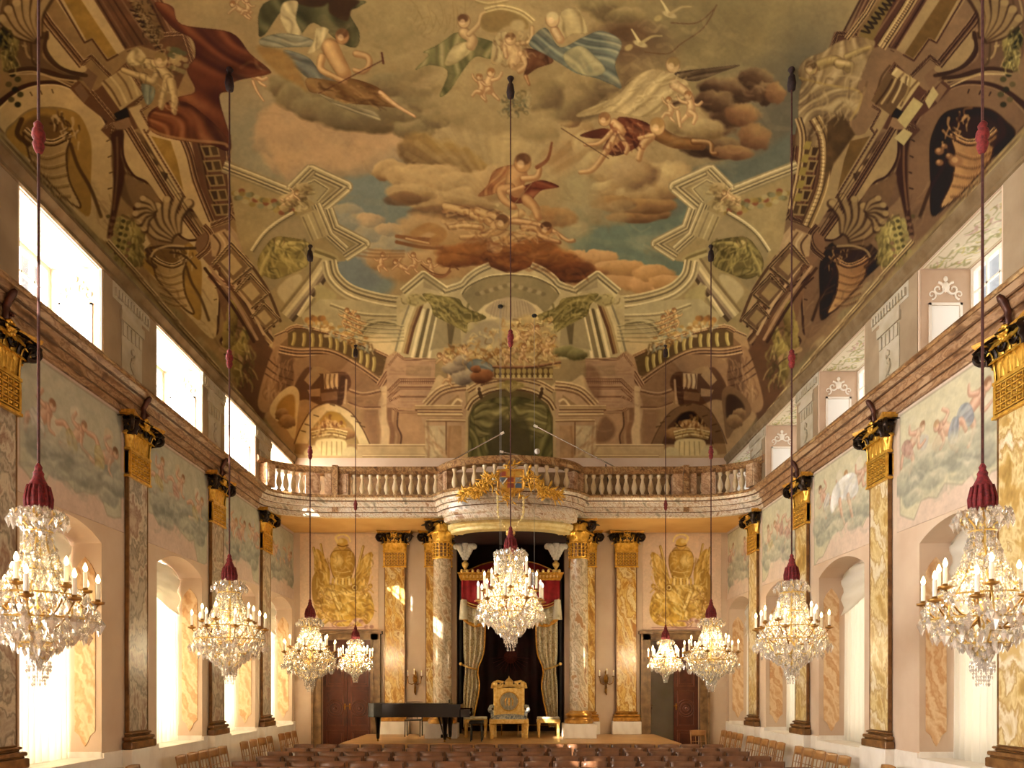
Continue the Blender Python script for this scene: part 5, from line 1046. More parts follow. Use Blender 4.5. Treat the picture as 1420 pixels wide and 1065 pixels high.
def trophy(sd):
    c = Canvas(0,0,225,275,'#dcc0a2' if sd<0 else '#d9bfa6',1.2)
    Y1_,Y2_,Y3_,Y4_ = ('#d3ad58','#f0dc96','#a07c38','#7d5a28')
    X = (lambda x: x+34-34) if sd < 0 else (lambda x: x)
    # flags and arms fanned out behind
    for (a,b,w_) in (((60,150),(38,40),7),((80,140),(58,30),6),((150,140),(176,36),7),((160,150),(200,60),7),((150,170),(196,96),5)):
        c.stroke([a,b],w_,Y3_,1,1,False); c.stroke([(a[0]-1,a[1]),(b[0]-1,b[1])],w_*.4,Y2_,1,.8,False)
    c.folds([(44,44),(64,58),(84,110),(70,170),(46,150),(40,90)],Y1_,Y2_,Y3_,4,80,seed=2); c.folds([(200,52),(172,70),(156,110),(160,160),(188,140),(196,96)],Y1_,Y2_,Y3_,4,100,seed=3)
    c.poly([(36,120),(60,100),(70,160),(60,240),(44,215),(34,170)],Y3_,2,True,.9)
    # cuirass, helmet with crest
    c.limb([(118,60),(118,96),(118,122)],56,44,Y1_,Y4_,Y2_); c.poly([(90,52),(118,46),(146,52),(152,84),(140,124),(118,134),(96,124),(84,84)],Y1_,2,True,1,grad=(Y3_,20),edge=(Y4_,1.3,.7)); c.disc(106,74,12,14,Y2_,.8,.8); c.disc(132,74,10,13,'#d0a850',.8,.7)
    for q in range(4): c.stroke([(94+q,96+q*8),(118,100+q*8),(142-q,96+q*8)],2,[Y3_,Y2_][q%2],1,.8)
    c.head(118,32,12,Y1_,Y3_); c.disc(118,26,15,13,Y1_,.2); c.disc(113,21,7,6,Y2_,.7,.9); c.stroke([(104,24),(100,10),(116,2),(134,8),(140,22)],7,Y2_,1.4,1,True,4); c.stroke([(104,32),(118,36),(134,32)],3,Y4_,1)
    for q in range(7): c.stroke([(92+q*9,126),(90+q*9.5,148)],6,[Y1_,Y2_][q%2],1,1,False); 
    # swirling cloth, shield and horn
    c.folds([(56,150),(96,142),(150,146),(196,170),(200,214),(176,246),(126,262),(84,244),(50,214)],Y1_,Y2_,Y3_,7,140 if sd<0 else 100,seed=5)
    c.disc(88,186,26,32,Y3_,.1,1,-20); c.disc(86,184,22,28,Y1_,.2,1,-20); c.disc(82,178,11,16,Y2_,.6,.9,-20)
    c.stroke([(92,164),(112,214),(140,222),(168,196),(186,172)],13,Y3_,1.4); c.stroke([(92,162),(112,210),(140,218),(168,192),(184,170)],8,Y2_,2.4)
    c.disc(152,150,11,11,Y3_,.15); c.disc(152,150,7,7,Y2_,.2); c.disc(152,150,4,4,Y4_,.3)
    c.folds([(120,200),(190,180),(206,214),(188,250),(140,258),(110,240)],'#d0a648','#ecd88c','#8d6a2c',5,60,seed=6)
    for (x,y) in ((64,170),(54,196),(190,150),(70,228),(178,232)): c.putto(x,y,1.5,int(x)%3,1 if x<100 else -1,Y3_,Y1_)
    c.limb([(76,240),(56,254),(40,250)],9,4,Y1_,Y4_,Y2_)
    ol = [(56,150),(96,142),(150,146),(196,170),(200,214),(176,246),(126,262),(84,244),(50,214)]
    c.fuss(ol, 110, [Y1_,Y2_,Y3_,'#f0dc98','#9a7430',Y4_], 24, 4, 40 if sd<0 else 120, 35, 7, .7, .5)
    c.fuss([(88,50),(150,50),(144,124),(94,124)], 40, [Y2_,Y3_,'#d8b058'], 14, 3, 90, 50, 8, .55, .5)
    c.fuss([(40,60),(88,70),(80,200),(46,210)], 40, [Y2_,Y3_,Y1_,Y4_], 22, 3.4, 80, 25, 9, .6); c.fuss([(150,70),(206,60),(200,160),(156,160)], 40, [Y2_,Y3_,Y1_,Y4_], 22, 3.4, 105, 25, 10, .6)
    # pink cartouche below
    P1, P2, P3 = '#c9a08c','#e3c6b2','#a0766a'
    c.band([(60,262),(200,262)],9,[P2,P3,P2,P1]); 
    for q in range(12):
        x = 122+sd*-1*(22+q*5); c.disc(x,250-12*math.sin(q*.5),6,5,[P1,P2,P3][q%3],.4,.9)
    for q in (0,1): c.stroke([(112+q*10+28*math.cos(t/9*5)*(1-t/30),252+10*math.sin(t/9*5)) for t in range(10)],3,P3,1,.8)
    c.soften(.4,1); c.mottle(.05,5,3); c.mottle(.05,36,4)
    if sd > 0: c.a = c.a[:, ::-1]
    return c
TROPHY = {s_: trophy(s_) for s_ in (-1,1)}
SOFF = Canvas(0,0,105,175,'#d8cdb4',1)
for q_ in range(5):
    SOFF.fuss([(20,20+q_*30),(84,20+q_*30),(84,44+q_*30),(20,44+q_*30)], 20, ['#c3b462','#9aa06a','#b58f84','#e8e2c8','#8f8a58'], 18, 3.2, 30+q_*50, 70, 5+q_, .9, .7)
SOFF.stroke([(8,8),(97,8),(97,167),(8,167),(8,8)], 2, '#b5a078', 1, .9, False)
# ------------------------------------------------------------------ the room
WY = [(8.81,10.58),(12.23,14.03),(15.13,16.95),(18.06,19.8)]
NEAR = [(5.4,7.2),(2.0,3.8),(-1.4,.4)]
ALLW = sorted(WY + NEAR)
PY = [8.37, 11.5, 14.62, 17.55]
Y0, Y1 = -3.0, 20.0
SZ, AZ = 4.18, 4.42        # spring and crown of the lower window arches
def arch(y0, y1, n=14):
    w = (y1-y0)/2; h = AZ-SZ; r = (w*w+h*h)/(2*h); c = AZ-r; m = (y0+y1)/2
    a = math.asin(w/r)
    return [(m+r*math.sin(-a+2*a*k/n), c+r*math.cos(-a+2*a*k/n)) for k in range(n+1)]

walls = {}
for sd, nm in ((-1,'left'),(1,'right')):
    w = MB(); xa, xb = sorted((6.0*sd, 6.9*sd))
    edges = [Y0] + [e for p in ALLW for e in p] + [Y1+.6]
    for k in range(0, len(edges), 2):
        w.box(xa, xb, edges[k], edges[k+1], 0, 8.4)
    for (a, b) in ALLW:
        w.box(xa, xb, a, b, 0, 1.0)
        w.prism([(a,6.8),(a,SZ)] + arch(a,b)[1:-1] + [(b,SZ),(b,6.8)], xa, xb, 'x')
        w.box(xa, xb, a, b, 8.2, 8.4)
    walls[nm] = struct(w.build('wall_'+nm, M['plaster']))

# back wall with two doorways and the throne niche
w = MB()
DX0, DX1, DZ = 3.86, 5.22, 3.35
NX = 1.5
for (a, b, z0, z1) in ((-6,-DX1,0,8.4),(-DX1,-DX0,DZ,8.4),(-DX0,-NX,0,8.4),(-NX,NX,6.38,8.4),(NX,DX0,0,8.4),(DX0,DX1,DZ,8.4),(DX1,6,0,8.4)):
    w.box(a, b, Y1, Y1+.35, z0, z1)
walls['back'] = struct(w.build('wall_back', M['plaster']))
w = MB()
w.box(-6.9, 6.9, Y0-.4, Y0, 0, 11.2)
struct(w.build('wall_front', M['plaster']))
struct(MB().box(-6.9,6.9,Y0-.4,23.2,-.2,0).build('floor', M['parquet']))

# throne niche shell behind the back wall
w = MB()
w.box(-NX-.3,-NX,Y1+.35,22.1,0,6.6); w.box(NX,NX+.3,Y1+.35,22.1,0,6.6); w.box(-NX-.3,NX+.3,22.1,22.4,0,6.6); w.box(-NX-.3,NX+.3,Y1+.35,22.4,6.38,6.7)
struct(w.build('wall_niche', M['crimson_dark']))
# little lobbies behind the two doors
for sd in (-1,1):
    a, b = sorted((3.3*sd, 5.9*sd)); w = MB()
    w.box(a,b,22.6,22.8,0,3.9); w.box(a-.1,a,Y1+.35,22.8,0,3.9); w.box(b,b+.1,Y1+.35,22.8,0,3.9); w.box(a,b,Y1+.35,22.8,3.8,3.9)
    struct(w.build('wall_lobby', M['plaster_up']))

# ------------------------------------------------------------------ ceiling : cloister vault
H0, HS, DA = 10.85, 8.4, 6.0
def prof(d):
    t = max(0.0, min(1.0, d/DA)); return HS + (H0-HS)*math.sqrt(max(0, 1-(1-t)**2))
def vault_np(X, Y):
    dx = np.clip((6-np.abs(X))/DA, 0, 1); dy = np.clip((20-Y)/DA, 0, 1)
    a = HS+(H0-HS)*np.sqrt(1-(1-dx)**2); b = HS+(H0-HS)*np.sqrt(1-(1-dy)**2)
    k = 0.05
    m = np.minimum(a, b); h = np.clip(.5+.5*(b-a)/k, 0, 1)
    return m
def make_painted(name, P, Cc, mat, parent=None, smooth=True, thick=None):
    # P (n,m,3) grid, Cc (n,m,3) linear colours
    n, m = P.shape[:2]
    me = bpy.data.meshes.new(name)
    idx = np.arange(n*m, dtype=np.int32).reshape(n, m)
    q = np.stack([idx[:-1,:-1], idx[:-1,1:], idx[1:,1:], idx[1:,:-1]], -1).reshape(-1, 4)
    nv = n*m; V = P.reshape(-1,3).astype(np.float32); C4 = np.ones((nv,4), np.float32); C4[:,:3] = Cc.reshape(-1,3)
    if thick is not None:
        V = np.concatenate([V, V+np.array(thick, np.float32)]); C4 = np.concatenate([C4, C4])
        rim = np.concatenate([idx[0,:], idx[1:,-1], idx[-1,-2::-1], idx[-2:0:-1,0]])
        r2 = np.roll(rim, -1)
        q = np.concatenate([q, q[:,::-1]+nv, np.stack([r2, rim, rim+nv, r2+nv], -1)])
    me.vertices.add(len(V)); me.vertices.foreach_set('co', V.ravel())
    me.loops.add(q.size); me.loops.foreach_set('vertex_index', q.ravel().astype(np.int32))
    me.polygons.add(len(q)); me.polygons.foreach_set('loop_start', np.arange(0, q.size, 4, dtype=np.int32))
    try: me.polygons.foreach_set('loop_total', np.full(len(q), 4, np.int32))
    except Exception: pass
    me.update(calc_edges=True)
    if smooth and thick is None: me.polygons.foreach_set('use_smooth', np.ones(len(q), bool))
    a = me.color_attributes.new('pigment', 'FLOAT_COLOR', 'POINT')
    a.data.foreach_set('color', C4.ravel())
    me.materials.append(mat)
    o = bpy.data.objects.new(name, me); col.objects.link(o)
    if parent is not None: o.parent = parent
    return o
def lin(c):
    c = np.clip(c, 0, 1); return np.where(c <= .04045, c/12.92, ((c+.055)/1.055)**2.4)

NC, NR = 1150, 760
th = np.linspace(PI, 0, NC)
# mix of equal angle and equal x so that the middle stays as fine as the coves
Xs = 6*np.cos(th)*.45 + np.linspace(-6, 6, NC)*.55
def yrows(n):
    ys = np.concatenate([np.linspace(Y0, 7, 40, endpoint=False), 20-13*np.linspace(1,0,6000)**1.0])
    f = ys[40:]; z = vault_np(np.zeros_like(f), f); py = 950-1000*(z-EZ)/f
    z3 = vault_np(np.full_like(f,4.6), f); py3 = 950-1000*(z3-EZ)/f; px3 = 4600/f
    L = np.concatenate([[0], np.cumsum(np.hypot(np.diff(py),0)+.5*np.hypot(np.diff(py3),np.diff(px3)))])
    t = np.linspace(0, L[-1], n)
    return np.concatenate([np.linspace(Y0, 7, 40, endpoint=False), np.interp(t, L, f)])
Ys = yrows(NR)
GX, GY = np.meshgrid(Xs, Ys)
GZ = vault_np(GX, GY)
PX = 708+1000*GX/np.maximum(GY, 1.5); PYY = 950-1000*(GZ-EZ)/np.maximum(GY, 1.5)
Cc = CEIL.sample(PX, PYY)
make_painted('ceiling', np.stack([GX,GY,GZ], -1), lin(Cc)*GAIN_CEIL, paint_mat('ceiling_fresco', amount=.06))
bpy.data.objects['ceiling']['kind'] = 'structure'
# timber roof over the vault keeps daylight out
struct(MB().box(-7.2,7.2,Y0-.5,23.3,11.25,11.4).build('roof', M['plaster_up']))

# ------------------------------------------------------------------ gallery, cornice
def gal_path(n=14):
    p = []
    for k in range(n+1):
        a = PI/2*k/n; p.append((-4.34-1.66*math.cos(a), 17.0+1.0*math.sin(a)))
    p.append((-1.78, 18.0))
    b = []
    for k in range(0, 21):
        t = -1+2*k/20; b.append((1.62*t, 17.93-.83*math.sqrt(max(0,1-(t*.97)**2))*1.0))
    p += b
    p.append((1.78, 18.0))
    for k in range(n, -1, -1):
        a = PI/2*k/n; p.append((4.34+1.66*math.cos(a), 17.0+1.0*math.sin(a)))
    return p
GP = gal_path()
full = [(-6.0,Y0+.02)] + GP + [(6.0,Y0+.02)]
ent = [(0.12,6.29),(-.05,6.29),(-.05,6.38),(-.08,6.40),(-.08,6.50),(-.12,6.52),(-.14,6.56),(-.14,6.62),(-.2,6.66),(-.24,6.70),(-.26,6.72),(-.26,6.77),(-.2,6.79),(.12,6.80)]
struct(MB().sweep(ent, GP).build('trim_entablature', M['marble_frieze'], smooth=30))
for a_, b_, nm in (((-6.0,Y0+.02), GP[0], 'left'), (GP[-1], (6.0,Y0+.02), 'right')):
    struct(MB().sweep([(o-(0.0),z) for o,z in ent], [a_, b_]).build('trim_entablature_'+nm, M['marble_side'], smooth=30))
struct(MB().box(-6,6,19.93,20,6.72,7.98).build('baseboard_gallery', M['wood_frame']))
# thin fillets with the cornice's shadow lines put into their dark colour
struct(MB().sweep([(.0,6.385),(-.075,6.385),(-.08,6.395),(-.075,6.41),(.0,6.41)], full).build('trim_shadow_fillet', M['shadow_fillet']))
struct(MB().sweep([(.0,6.51),(-.115,6.51),(-.12,6.52),(-.115,6.535),(.0,6.535)], full).build('trim_shadow_fillet', M['shadow_fillet']))
struct(MB().sweep([(.0,6.635),(-.19,6.635),(-.2,6.65),(-.19,6.665),(.0,6.665)], full).build('trim_shadow_fillet', M['shadow_fillet']))
# darker top moulding
struct(MB().sweep([(-.18,6.70),(-.27,6.715),(-.285,6.745),(-.27,6.785),(-.2,6.80),(-.18,6.79)], full).build('trim_cornice', M['marble_rail'], smooth=30))
# narrow crown moulding under the vault on each side
for sd, nm in ((-1,'left'),(1,'right')):
    x = 6.0*sd; q = [(0,8.2),(.03,8.22),(.03,8.27),(.07,8.31),(.10,8.36),(.10,8.41),(0,8.42)]
    m = MB().sweep([(sd*o if False else (o if sd>0 else -o), z) for o,z in q], [(x,Y0),(x,19.95)])
    struct(m.build('trim_crown_'+nm, M['stucco_tan'] if 'stucco_tan' in M else M['plaster_up'], smooth=30))
# gallery slab
sl = MB(); P2 = [(x, y) for x, y in GP]
sl.prism([(-6.0,20.0)] + [(x, y+.1) for x,y in P2] + [(6.0,20.0)], 6.33, 6.72, 'z')
struct(sl.build('gallery_floor', M['soffit']))
# deeper fascia of the bowed middle part and the pale curved moulding between the columns
bow = [p for p in GP if abs(p[0]) < 1.7]
struct(MB().sweep([(.25,6.09),(0,6.09),(-.02,6.13),(-.02,6.2),(-.05,6.22),(-.07,6.27),(-.07,6.33),(.25,6.33)], bow).build('trim_bow_fascia', M['marble_frieze'], smooth=30))
pa = [(-1.5,18.25)] + [(1.48*t, 18.22-.72*math.sqrt(1-(t*.98)**2)) for t in [-1+2*k/20 for k in range(21)]] + [(1.5,18.25)]
struct(MB().sweep([(.3,5.9),(0,5.9),(-.02,5.93),(-.02,5.98),(-.06,6.0),(-.09,6.04),(-.09,6.10),(.3,6.12)], pa).build('trim_architrave', M['cream_gilt'], smooth=30))
struct(MB().prism([(x,y+.28) for x,y in pa]+[(1.5,19.9),(-1.5,19.9)], 6.0, 6.04, 'z').build('trim_niche_ceiling', M['crimson_dark']))

# ------------------------------------------------------------------ upper wall details
EMB = MB
def scroll(mb, c, r, turns, dirn, plane, rad, n=22, start=0):
    pts = []
    for k in range(n+1):
        t = k/n; a = start+dirn*turns*2*PI*t; rr = r*(1-.85*t)
        u, v = rr*math.cos(a), rr*math.sin(a)
        pts.append(tuple(c[i]+plane[0][i]*u+plane[1][i]*v for i in range(3)))
    mb.tube(pts, [rad*(1-.5*k/n) for k in range(n+1)], 6)
nwin = 0
for sd, nm in ((-1,'left'),(1,'right')):
    wl = walls[nm]
    for i, (a, b) in enumerate(ALLW):
        seen = (a, b) in WY
        # --- upper window
        nwin += 1
        x = 6.75*sd
        fr = MB(); t = .07
        for (ya,yb,za,zb) in ((a,a+t,6.82,8.2),(b-t,b,6.82,8.2),(a+t,b-t,6.8,6.8+t),(a+t,b-t,8.2-t,8.2)):
            fr.box(*sorted((x,x+.07*sd)),ya,yb,za,zb)
        ymid = (a+b)/2
        fr.box(*sorted((x-.01*sd,x+.07*sd)),ymid-.05,ymid+.05,6.85,8.13)
        for yy in np.linspace(a+t, b-t, 7)[1:-1]:
            if abs(yy-ymid) > .08: fr.box(*sorted((x+.01*sd,x+.04*sd)), yy-.014, yy+.014, 6.85, 8.13)
        for zz in (7.18,7.5,7.82): fr.box(*sorted((x+.01*sd,x+.04*sd)), a+t, b-t, zz-.014, zz+.014)
        wo = struct(fr.build('window_%d'%nwin, M['white_paint']))
        MB().box(*sorted((x+.045*sd,x+.05*sd)), a+.05,b-.05,6.85,8.15).build('pane', M['pane'], wo)
        # --- lower window
        nwin += 1
        x2 = 6.78*sd; fr = MB()
        zt = SZ
        for (ya,yb,za,zb) in ((a,a+.08,1.0,4.3),(b-.08,b,1.0,4.3),(a,b,1.0,1.1),(a,b,3.2,3.28),(ymid-.05,ymid+.05,1.0,4.38),(a,b,4.2,4.42)):
            fr.box(*sorted((x2,x2+.07*sd)),ya,yb,za,zb)
        for zz in (1.7,2.4,2.8,3.7): fr.box(*sorted((x2+.01*sd,x2+.04*sd)), a, b, zz-.015, zz+.015)
        wo = struct(fr.build('window_%d'%nwin, M['white_paint']))
        MB().box(*sorted((x2+.045*sd,x2+.05*sd)), a+.02,b-.02,1.0,4.4).build('pane', M['pane'], wo)
        if not seen: continue
        # stucco panels on the reveals of the upper window
        for (ye, s2) in ((a, 1),(b, -1)):
            pm = MB()
            xa, xb = 6.13, 6.62
            za, zb = 6.84, 7.7
            struct(MB().box(*sorted((6.02*sd,6.74*sd)), *sorted((ye, ye+.006*s2)), 6.8, 8.19).build('trim_reveal', M['reveal_paint']))
            struct(MB().box(*sorted((6.17*sd,6.58*sd)), *sorted((ye, ye+.01*s2)), 6.88, 7.66).build('trim_reveal_field', M['white_field']))
            for (xx0,xx1,zz0,zz1) in ((xa,xa+.035,za,zb),(xb-.035,xb,za,zb),(xa,xb,za,za+.035),(xa,xb,zb-.035,zb)):
                pm.box(*sorted((xx0*sd,xx1*sd)), *sorted((ye, ye+.025*s2)), zz0, zz1)
            xc = 6.375*sd; yy = ye+.014*s2
            for q in (-1,1):
                scroll(pm, (xc+q*.11,yy,7.9), .1, 1.3, q, ((1,0,0),(0,0,1)), .02, start=PI/2)
                scroll(pm, (xc+q*.2,yy,7.82), .07, 1.2, -q, ((1,0,0),(0,0,1)), .014, start=-PI/2)
            pm.ball((xc,yy,7.93),.06,8,6,sc=(1,.4,1.3)); pm.ball((xc,yy,8.05),.035,8,5,sc=(1,.5,1.2))
            pm.build('stucco_panel', M['stucco'], wl)
        # shaped marble panels on the reveals of the lower windows
        for (ye, s2) in ((a, 1),(b, -1)):
            xa, xb = 6.06, 6.42; xm = .5*(xa+xb)
            out = [(xa+.03,1.42),(xa+.1,1.36),(xm-.04,1.26),(xm,1.2),(xm+.04,1.26),(xb-.1,1.36),(xb-.03,1.42),(xb-.03,3.75),(xb-.08,3.86),(xm+.07,3.9),(xm,3.98),(xm-.07,3.9),(xa+.08,3.86),(xa+.03,3.75)]
            MB().prism([(p*sd,z) for p,z in out], ye, ye+.012*s2, 'y').build('marble_panel', M['marble_panel'], wl)
    for (ya, yb) in WY:
        A, B = np.meshgrid(np.linspace(6.03,6.72,50), np.linspace(ya+.03,yb-.03,120)); A = A*sd
        make_painted('soffit_painting', np.stack([A,B,np.full_like(A,8.192)],-1), lin(SOFF.sample((np.abs(A)-6)*140,(B-ya)*95)), FRESCO_MAT, wl, thick=(0,0,.006))
    # shade on the piers between upper windows, put into the slabs' darker colour
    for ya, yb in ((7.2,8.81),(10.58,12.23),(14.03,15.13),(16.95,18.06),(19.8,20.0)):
        struct(MB().box(*sorted((5.99*sd,6.0*sd)), ya+.04, yb-.04, 6.78, 8.2).build('trim_shaded_pier', M['upper_shade']))
    # white dado between the pilasters and below the windows
    dd = MB(); xs = sorted((5.965*sd, 6.0*sd))
    ed = [Y0] + [e for p in ALLW for e in p] + [Y1]
    for k in range(0, len(ed), 2): dd.box(*xs, ed[k], ed[k+1], .0, 1.1)
    for (a,b) in ALLW:
        dd.box(*xs, a, b, 0, 1.0)
        dd.box(*sorted((6.0*sd,6.75*sd)), a, a+.012, 1.0, 1.12); dd.box(*sorted((6.0*sd,6.75*sd)), b-.012, b, 1.0, 1.12)
        dd.box(*sorted((5.95*sd,6.78*sd)), a, b, 1.0, 1.03)
    struct(dd.build('baseboard_'+nm, M['white_dado']))
    # painted grey strips with dentils between the upper windows
    for k, yy in enumerate([11.4, 14.58, 17.5]):
        st = MB()
        xo = lambda d: sorted(((6.0-d)*sd, 6.0*sd))
        st.box(*xo(.015), yy-.55, yy+.55, 7.95, 8.2)
        for j in range(12): st.box(*xo(.05), yy-.5+j*.087, yy-.5+j*.087+.05, 8.0, 8.12)
        st.box(*xo(.02), yy-.3, yy+.3, 6.8, 7.95)
        st.box(*xo(.045), yy-.34, yy+.34, 7.72, 7.86)
        for j in range(5): st.box(*xo(.04), yy-.28+j*.12, yy-.28+j*.12+.07, 7.5, 7.7)
        pts = [((6.0-.035)*sd, yy+.06*math.sin(t*9), 7.4-.5*t) for t in [q/14 for q in range(15)]]
        st.tube(pts, .02, 5)
        for j in range(4): st.ball(((6.0-.03)*sd, yy, 7.35-.13*j), .05, 6, 4, sc=(.5,1,1))
        struct(st.build('trim_painted_strip', M['grey_strip']))

# ------------------------------------------------------------------ frescoes on the side walls and trophies on the back wall
bays = [(8.72, 11.18), (11.82, 14.3), (14.94, 17.23), (17.9, 19.95)]
for sd, nm in ((-1,'left'),(1,'right')):
    for k, (a, b) in enumerate(bays):
        nn, mm = int((6.3-4.46)*85), int((b-a)*85)
        yy = np.linspace(a, b, mm); zz = np.linspace(6.3, 4.46, nn)
        A, B = np.meshgrid(yy, zz)
        c = WALLC[(nm,k)].sample((A-a)*100, (6.3-B)*100)
        X = np.full_like(A, 5.99*sd)
        make_painted('fresco', np.stack([X,A,B],-1), lin(c)*GAIN_WALL, FRESCO_MAT, walls[nm], thick=(.012*sd,0,0))
for sd in (-1,1):
    x0, x1 = sorted((3.66*sd, 5.84*sd)); z0, z1 = 3.62, 6.3
    A, B = np.meshgrid(np.linspace(x0,x1,230), np.linspace(z1,z0,280))
    c = TROPHY[sd].sample((A-x0)*100, (z1-B)*100)
    make_painted('trophy_painting', np.stack([A,np.full_like(A,19.985),B],-1), lin(c)*GAIN_BACK, FRESCO_MAT, walls['back'], thick=(0,.02,0))

# ------------------------------------------------------------------ doors
def door_leaf(parent, w, h, name='leaf'):
    lf = MB().box(0,w,-.03,.03,0,h).build(name, M['wood_door'], parent)
    pm = MB()
    def fr(x0,x1,z0,z1,t=.045,d=.05):
        pm.box(x0,x1,-d,-.03,z0,z0+t); pm.box(x0,x1,-d,-.03,z1-t,z1); pm.box(x0,x0+t,-d,-.03,z0+t,z1-t); pm.box(x1-t,x1,-d,-.03,z0+t,z1-t)
    fr(.09,w-.09,.12,.85); fr(.15,w-.15,.2,.77,.02,.045)
    fr(.09,w-.09,2.05,h-.15); fr(.15,w-.15,2.13,h-.23,.02,.045)
    fr(.09,w-.09,.95,1.95)
    for rr, q in ((.235,.02),(.17,.016),(.08,.014)):
        pm.tube([(w/2+rr*math.cos(a),-.04,1.45+rr*math.sin(a)) for a in [2*PI*k/28 for k in range(29)]], q, 6)
    pm.ball((w/2,-.04,1.45),.045,8,6)
    pm.build('panel_moulding', M['wood_door2'], lf)
    return lf
def handle(parent, x, z):
    h = MB(); h.box(x-.03,x+.03,-.045,-.03,z-.09,z+.09); h.tube([(x,-.045,z+.02),(x,-.09,z+.02),(x+.1,-.09,z+.02)], .012, 6)
    h.build('door_handle', M['brass'], parent)
for sd in (-1,1):
    d = thing('door_%d' % (1 if sd<0 else 2), None, None, (sd*.5*(DX0+DX1), Y1, 0)); struct(d)
    w2 = (DX1-DX0)/2
    f = MB()
    fw, ft = .27, .12
    for q in (-1,1):
        a, b = sorted((q*w2, q*(w2+fw)))
        f.box(a,b,-ft,0,0,DZ+.22); a2,b2 = sorted((q*w2, q*(w2+.07))); f.box(a2,b2,-ft-.03,-ft,0,DZ+.07)
        a2,b2 = sorted((q*(w2+fw-.06), q*(w2+fw))); f.box(a2,b2,-ft-.05,-ft,0,DZ+.22)
    f.box(-w2-fw,w2+fw,-ft,0,DZ,DZ+.22); f.box(-w2-.07,w2+.07,-ft-.03,-ft,DZ,DZ+.07); f.box(-w2-fw-.05,w2+fw+.05,-ft-.08,0,DZ+.16,DZ+.24)
    f.build('door_frame', M['wood_frame'], d)
    if sd < 0:
        l1 = door_leaf(d, w2-.005, DZ); l1.location = (-w2,.1,0); handle(l1, w2-.08, 1.5)
        l2 = door_leaf(d, w2-.005, DZ); l2.location = (w2,.1,0); l2.scale=(-1,1,1); handle(l2, w2-.08, 1.5)
    else:
        l2 = door_leaf(d, w2-.005, DZ); l2.location = (w2,.1,0); l2.scale=(-1,1,1); handle(l2, w2-.08, 1.5)
        l1 = door_leaf(d, w2-.005, DZ); l1.location = (-w2,.12,0); l1.rotation_euler=(0,0,R(78)); handle(l1, w2-.08, 1.5)

# stage
st = thing('stage', 'low wide wooden platform carrying the throne and the grand piano', 'stage', (0,16.65,0))
sm = MB(); sm.box(-3.95,3.95,0,3.2,.70,.75); sm.build('stage_boards', M['wood_floor'], st)
sm = MB(); sm.box(-3.9,3.9,.04,3.19,0,.70); sm.build('stage_front', M['wood_floor'], st)
nf = MB().box(-NX+.01,NX-.01,19.87,22.08,0,.75); struct(nf.build('niche_floor', M['wood_floor']))
# ------------------------------------------------------------------ pilasters and columns
def leaf_mb(mb, base, out, h, w, curl, n=7, thick=.012, up=(0,0,1)):
    # acanthus blade: starts at base, climbs h and curls outwards by curl along out
    o = Vector(out).normalized(); side = Vector((-o.y, o.x, 0)); b = Vector(base)
    rows = []; rows2 = []
    for i in range(n+1):
        t = i/n
        z = h*math.sin(min(1, t*1.15)*PI/2) - (h*.28*max(0,t-.7)/.3 if t > .7 else 0)
        d = curl*(t**2.2)
        ww = w*(.62+.5*math.sin(t*PI*.9))*(1-.55*max(0,t-.75)/.25)
        ww *= 1+.12*math.cos(i*PI)
        r = []
        for s_, q in ((-1,.0),(-.55,.35),(0,.15),(.55,.35),(1,.0)):
            r.append(tuple(b+o*(d+q*w*.28)+side*(s_*ww/2)+Vector((0,0,z-(abs(s_)**2)*.03*h))))
        rows.append(r)
    mb.slab(rows, tuple(o*(-thick)))
def nowall(mb):
    mb.v = [(x, min(y, -.003), z) for x, y, z in mb.v]; return mb
def spiral(mb, c, e1, e2, r, turns, rad, n=26, r_end=.2, seg=6, a0=0):
    e1 = Vector(e1); e2 = Vector(e2); c = Vector(c); pts = []
    for k in range(n+1):
        t = k/n; a = a0+turns*2*PI*t; rr = r*(1-(1-r_end)*t)
        pts.append(c+e1*rr*math.cos(a)+e2*rr*math.sin(a))
    mb.tube(pts, [rad*(1-.4*k/n) for k in range(n+1)], seg)
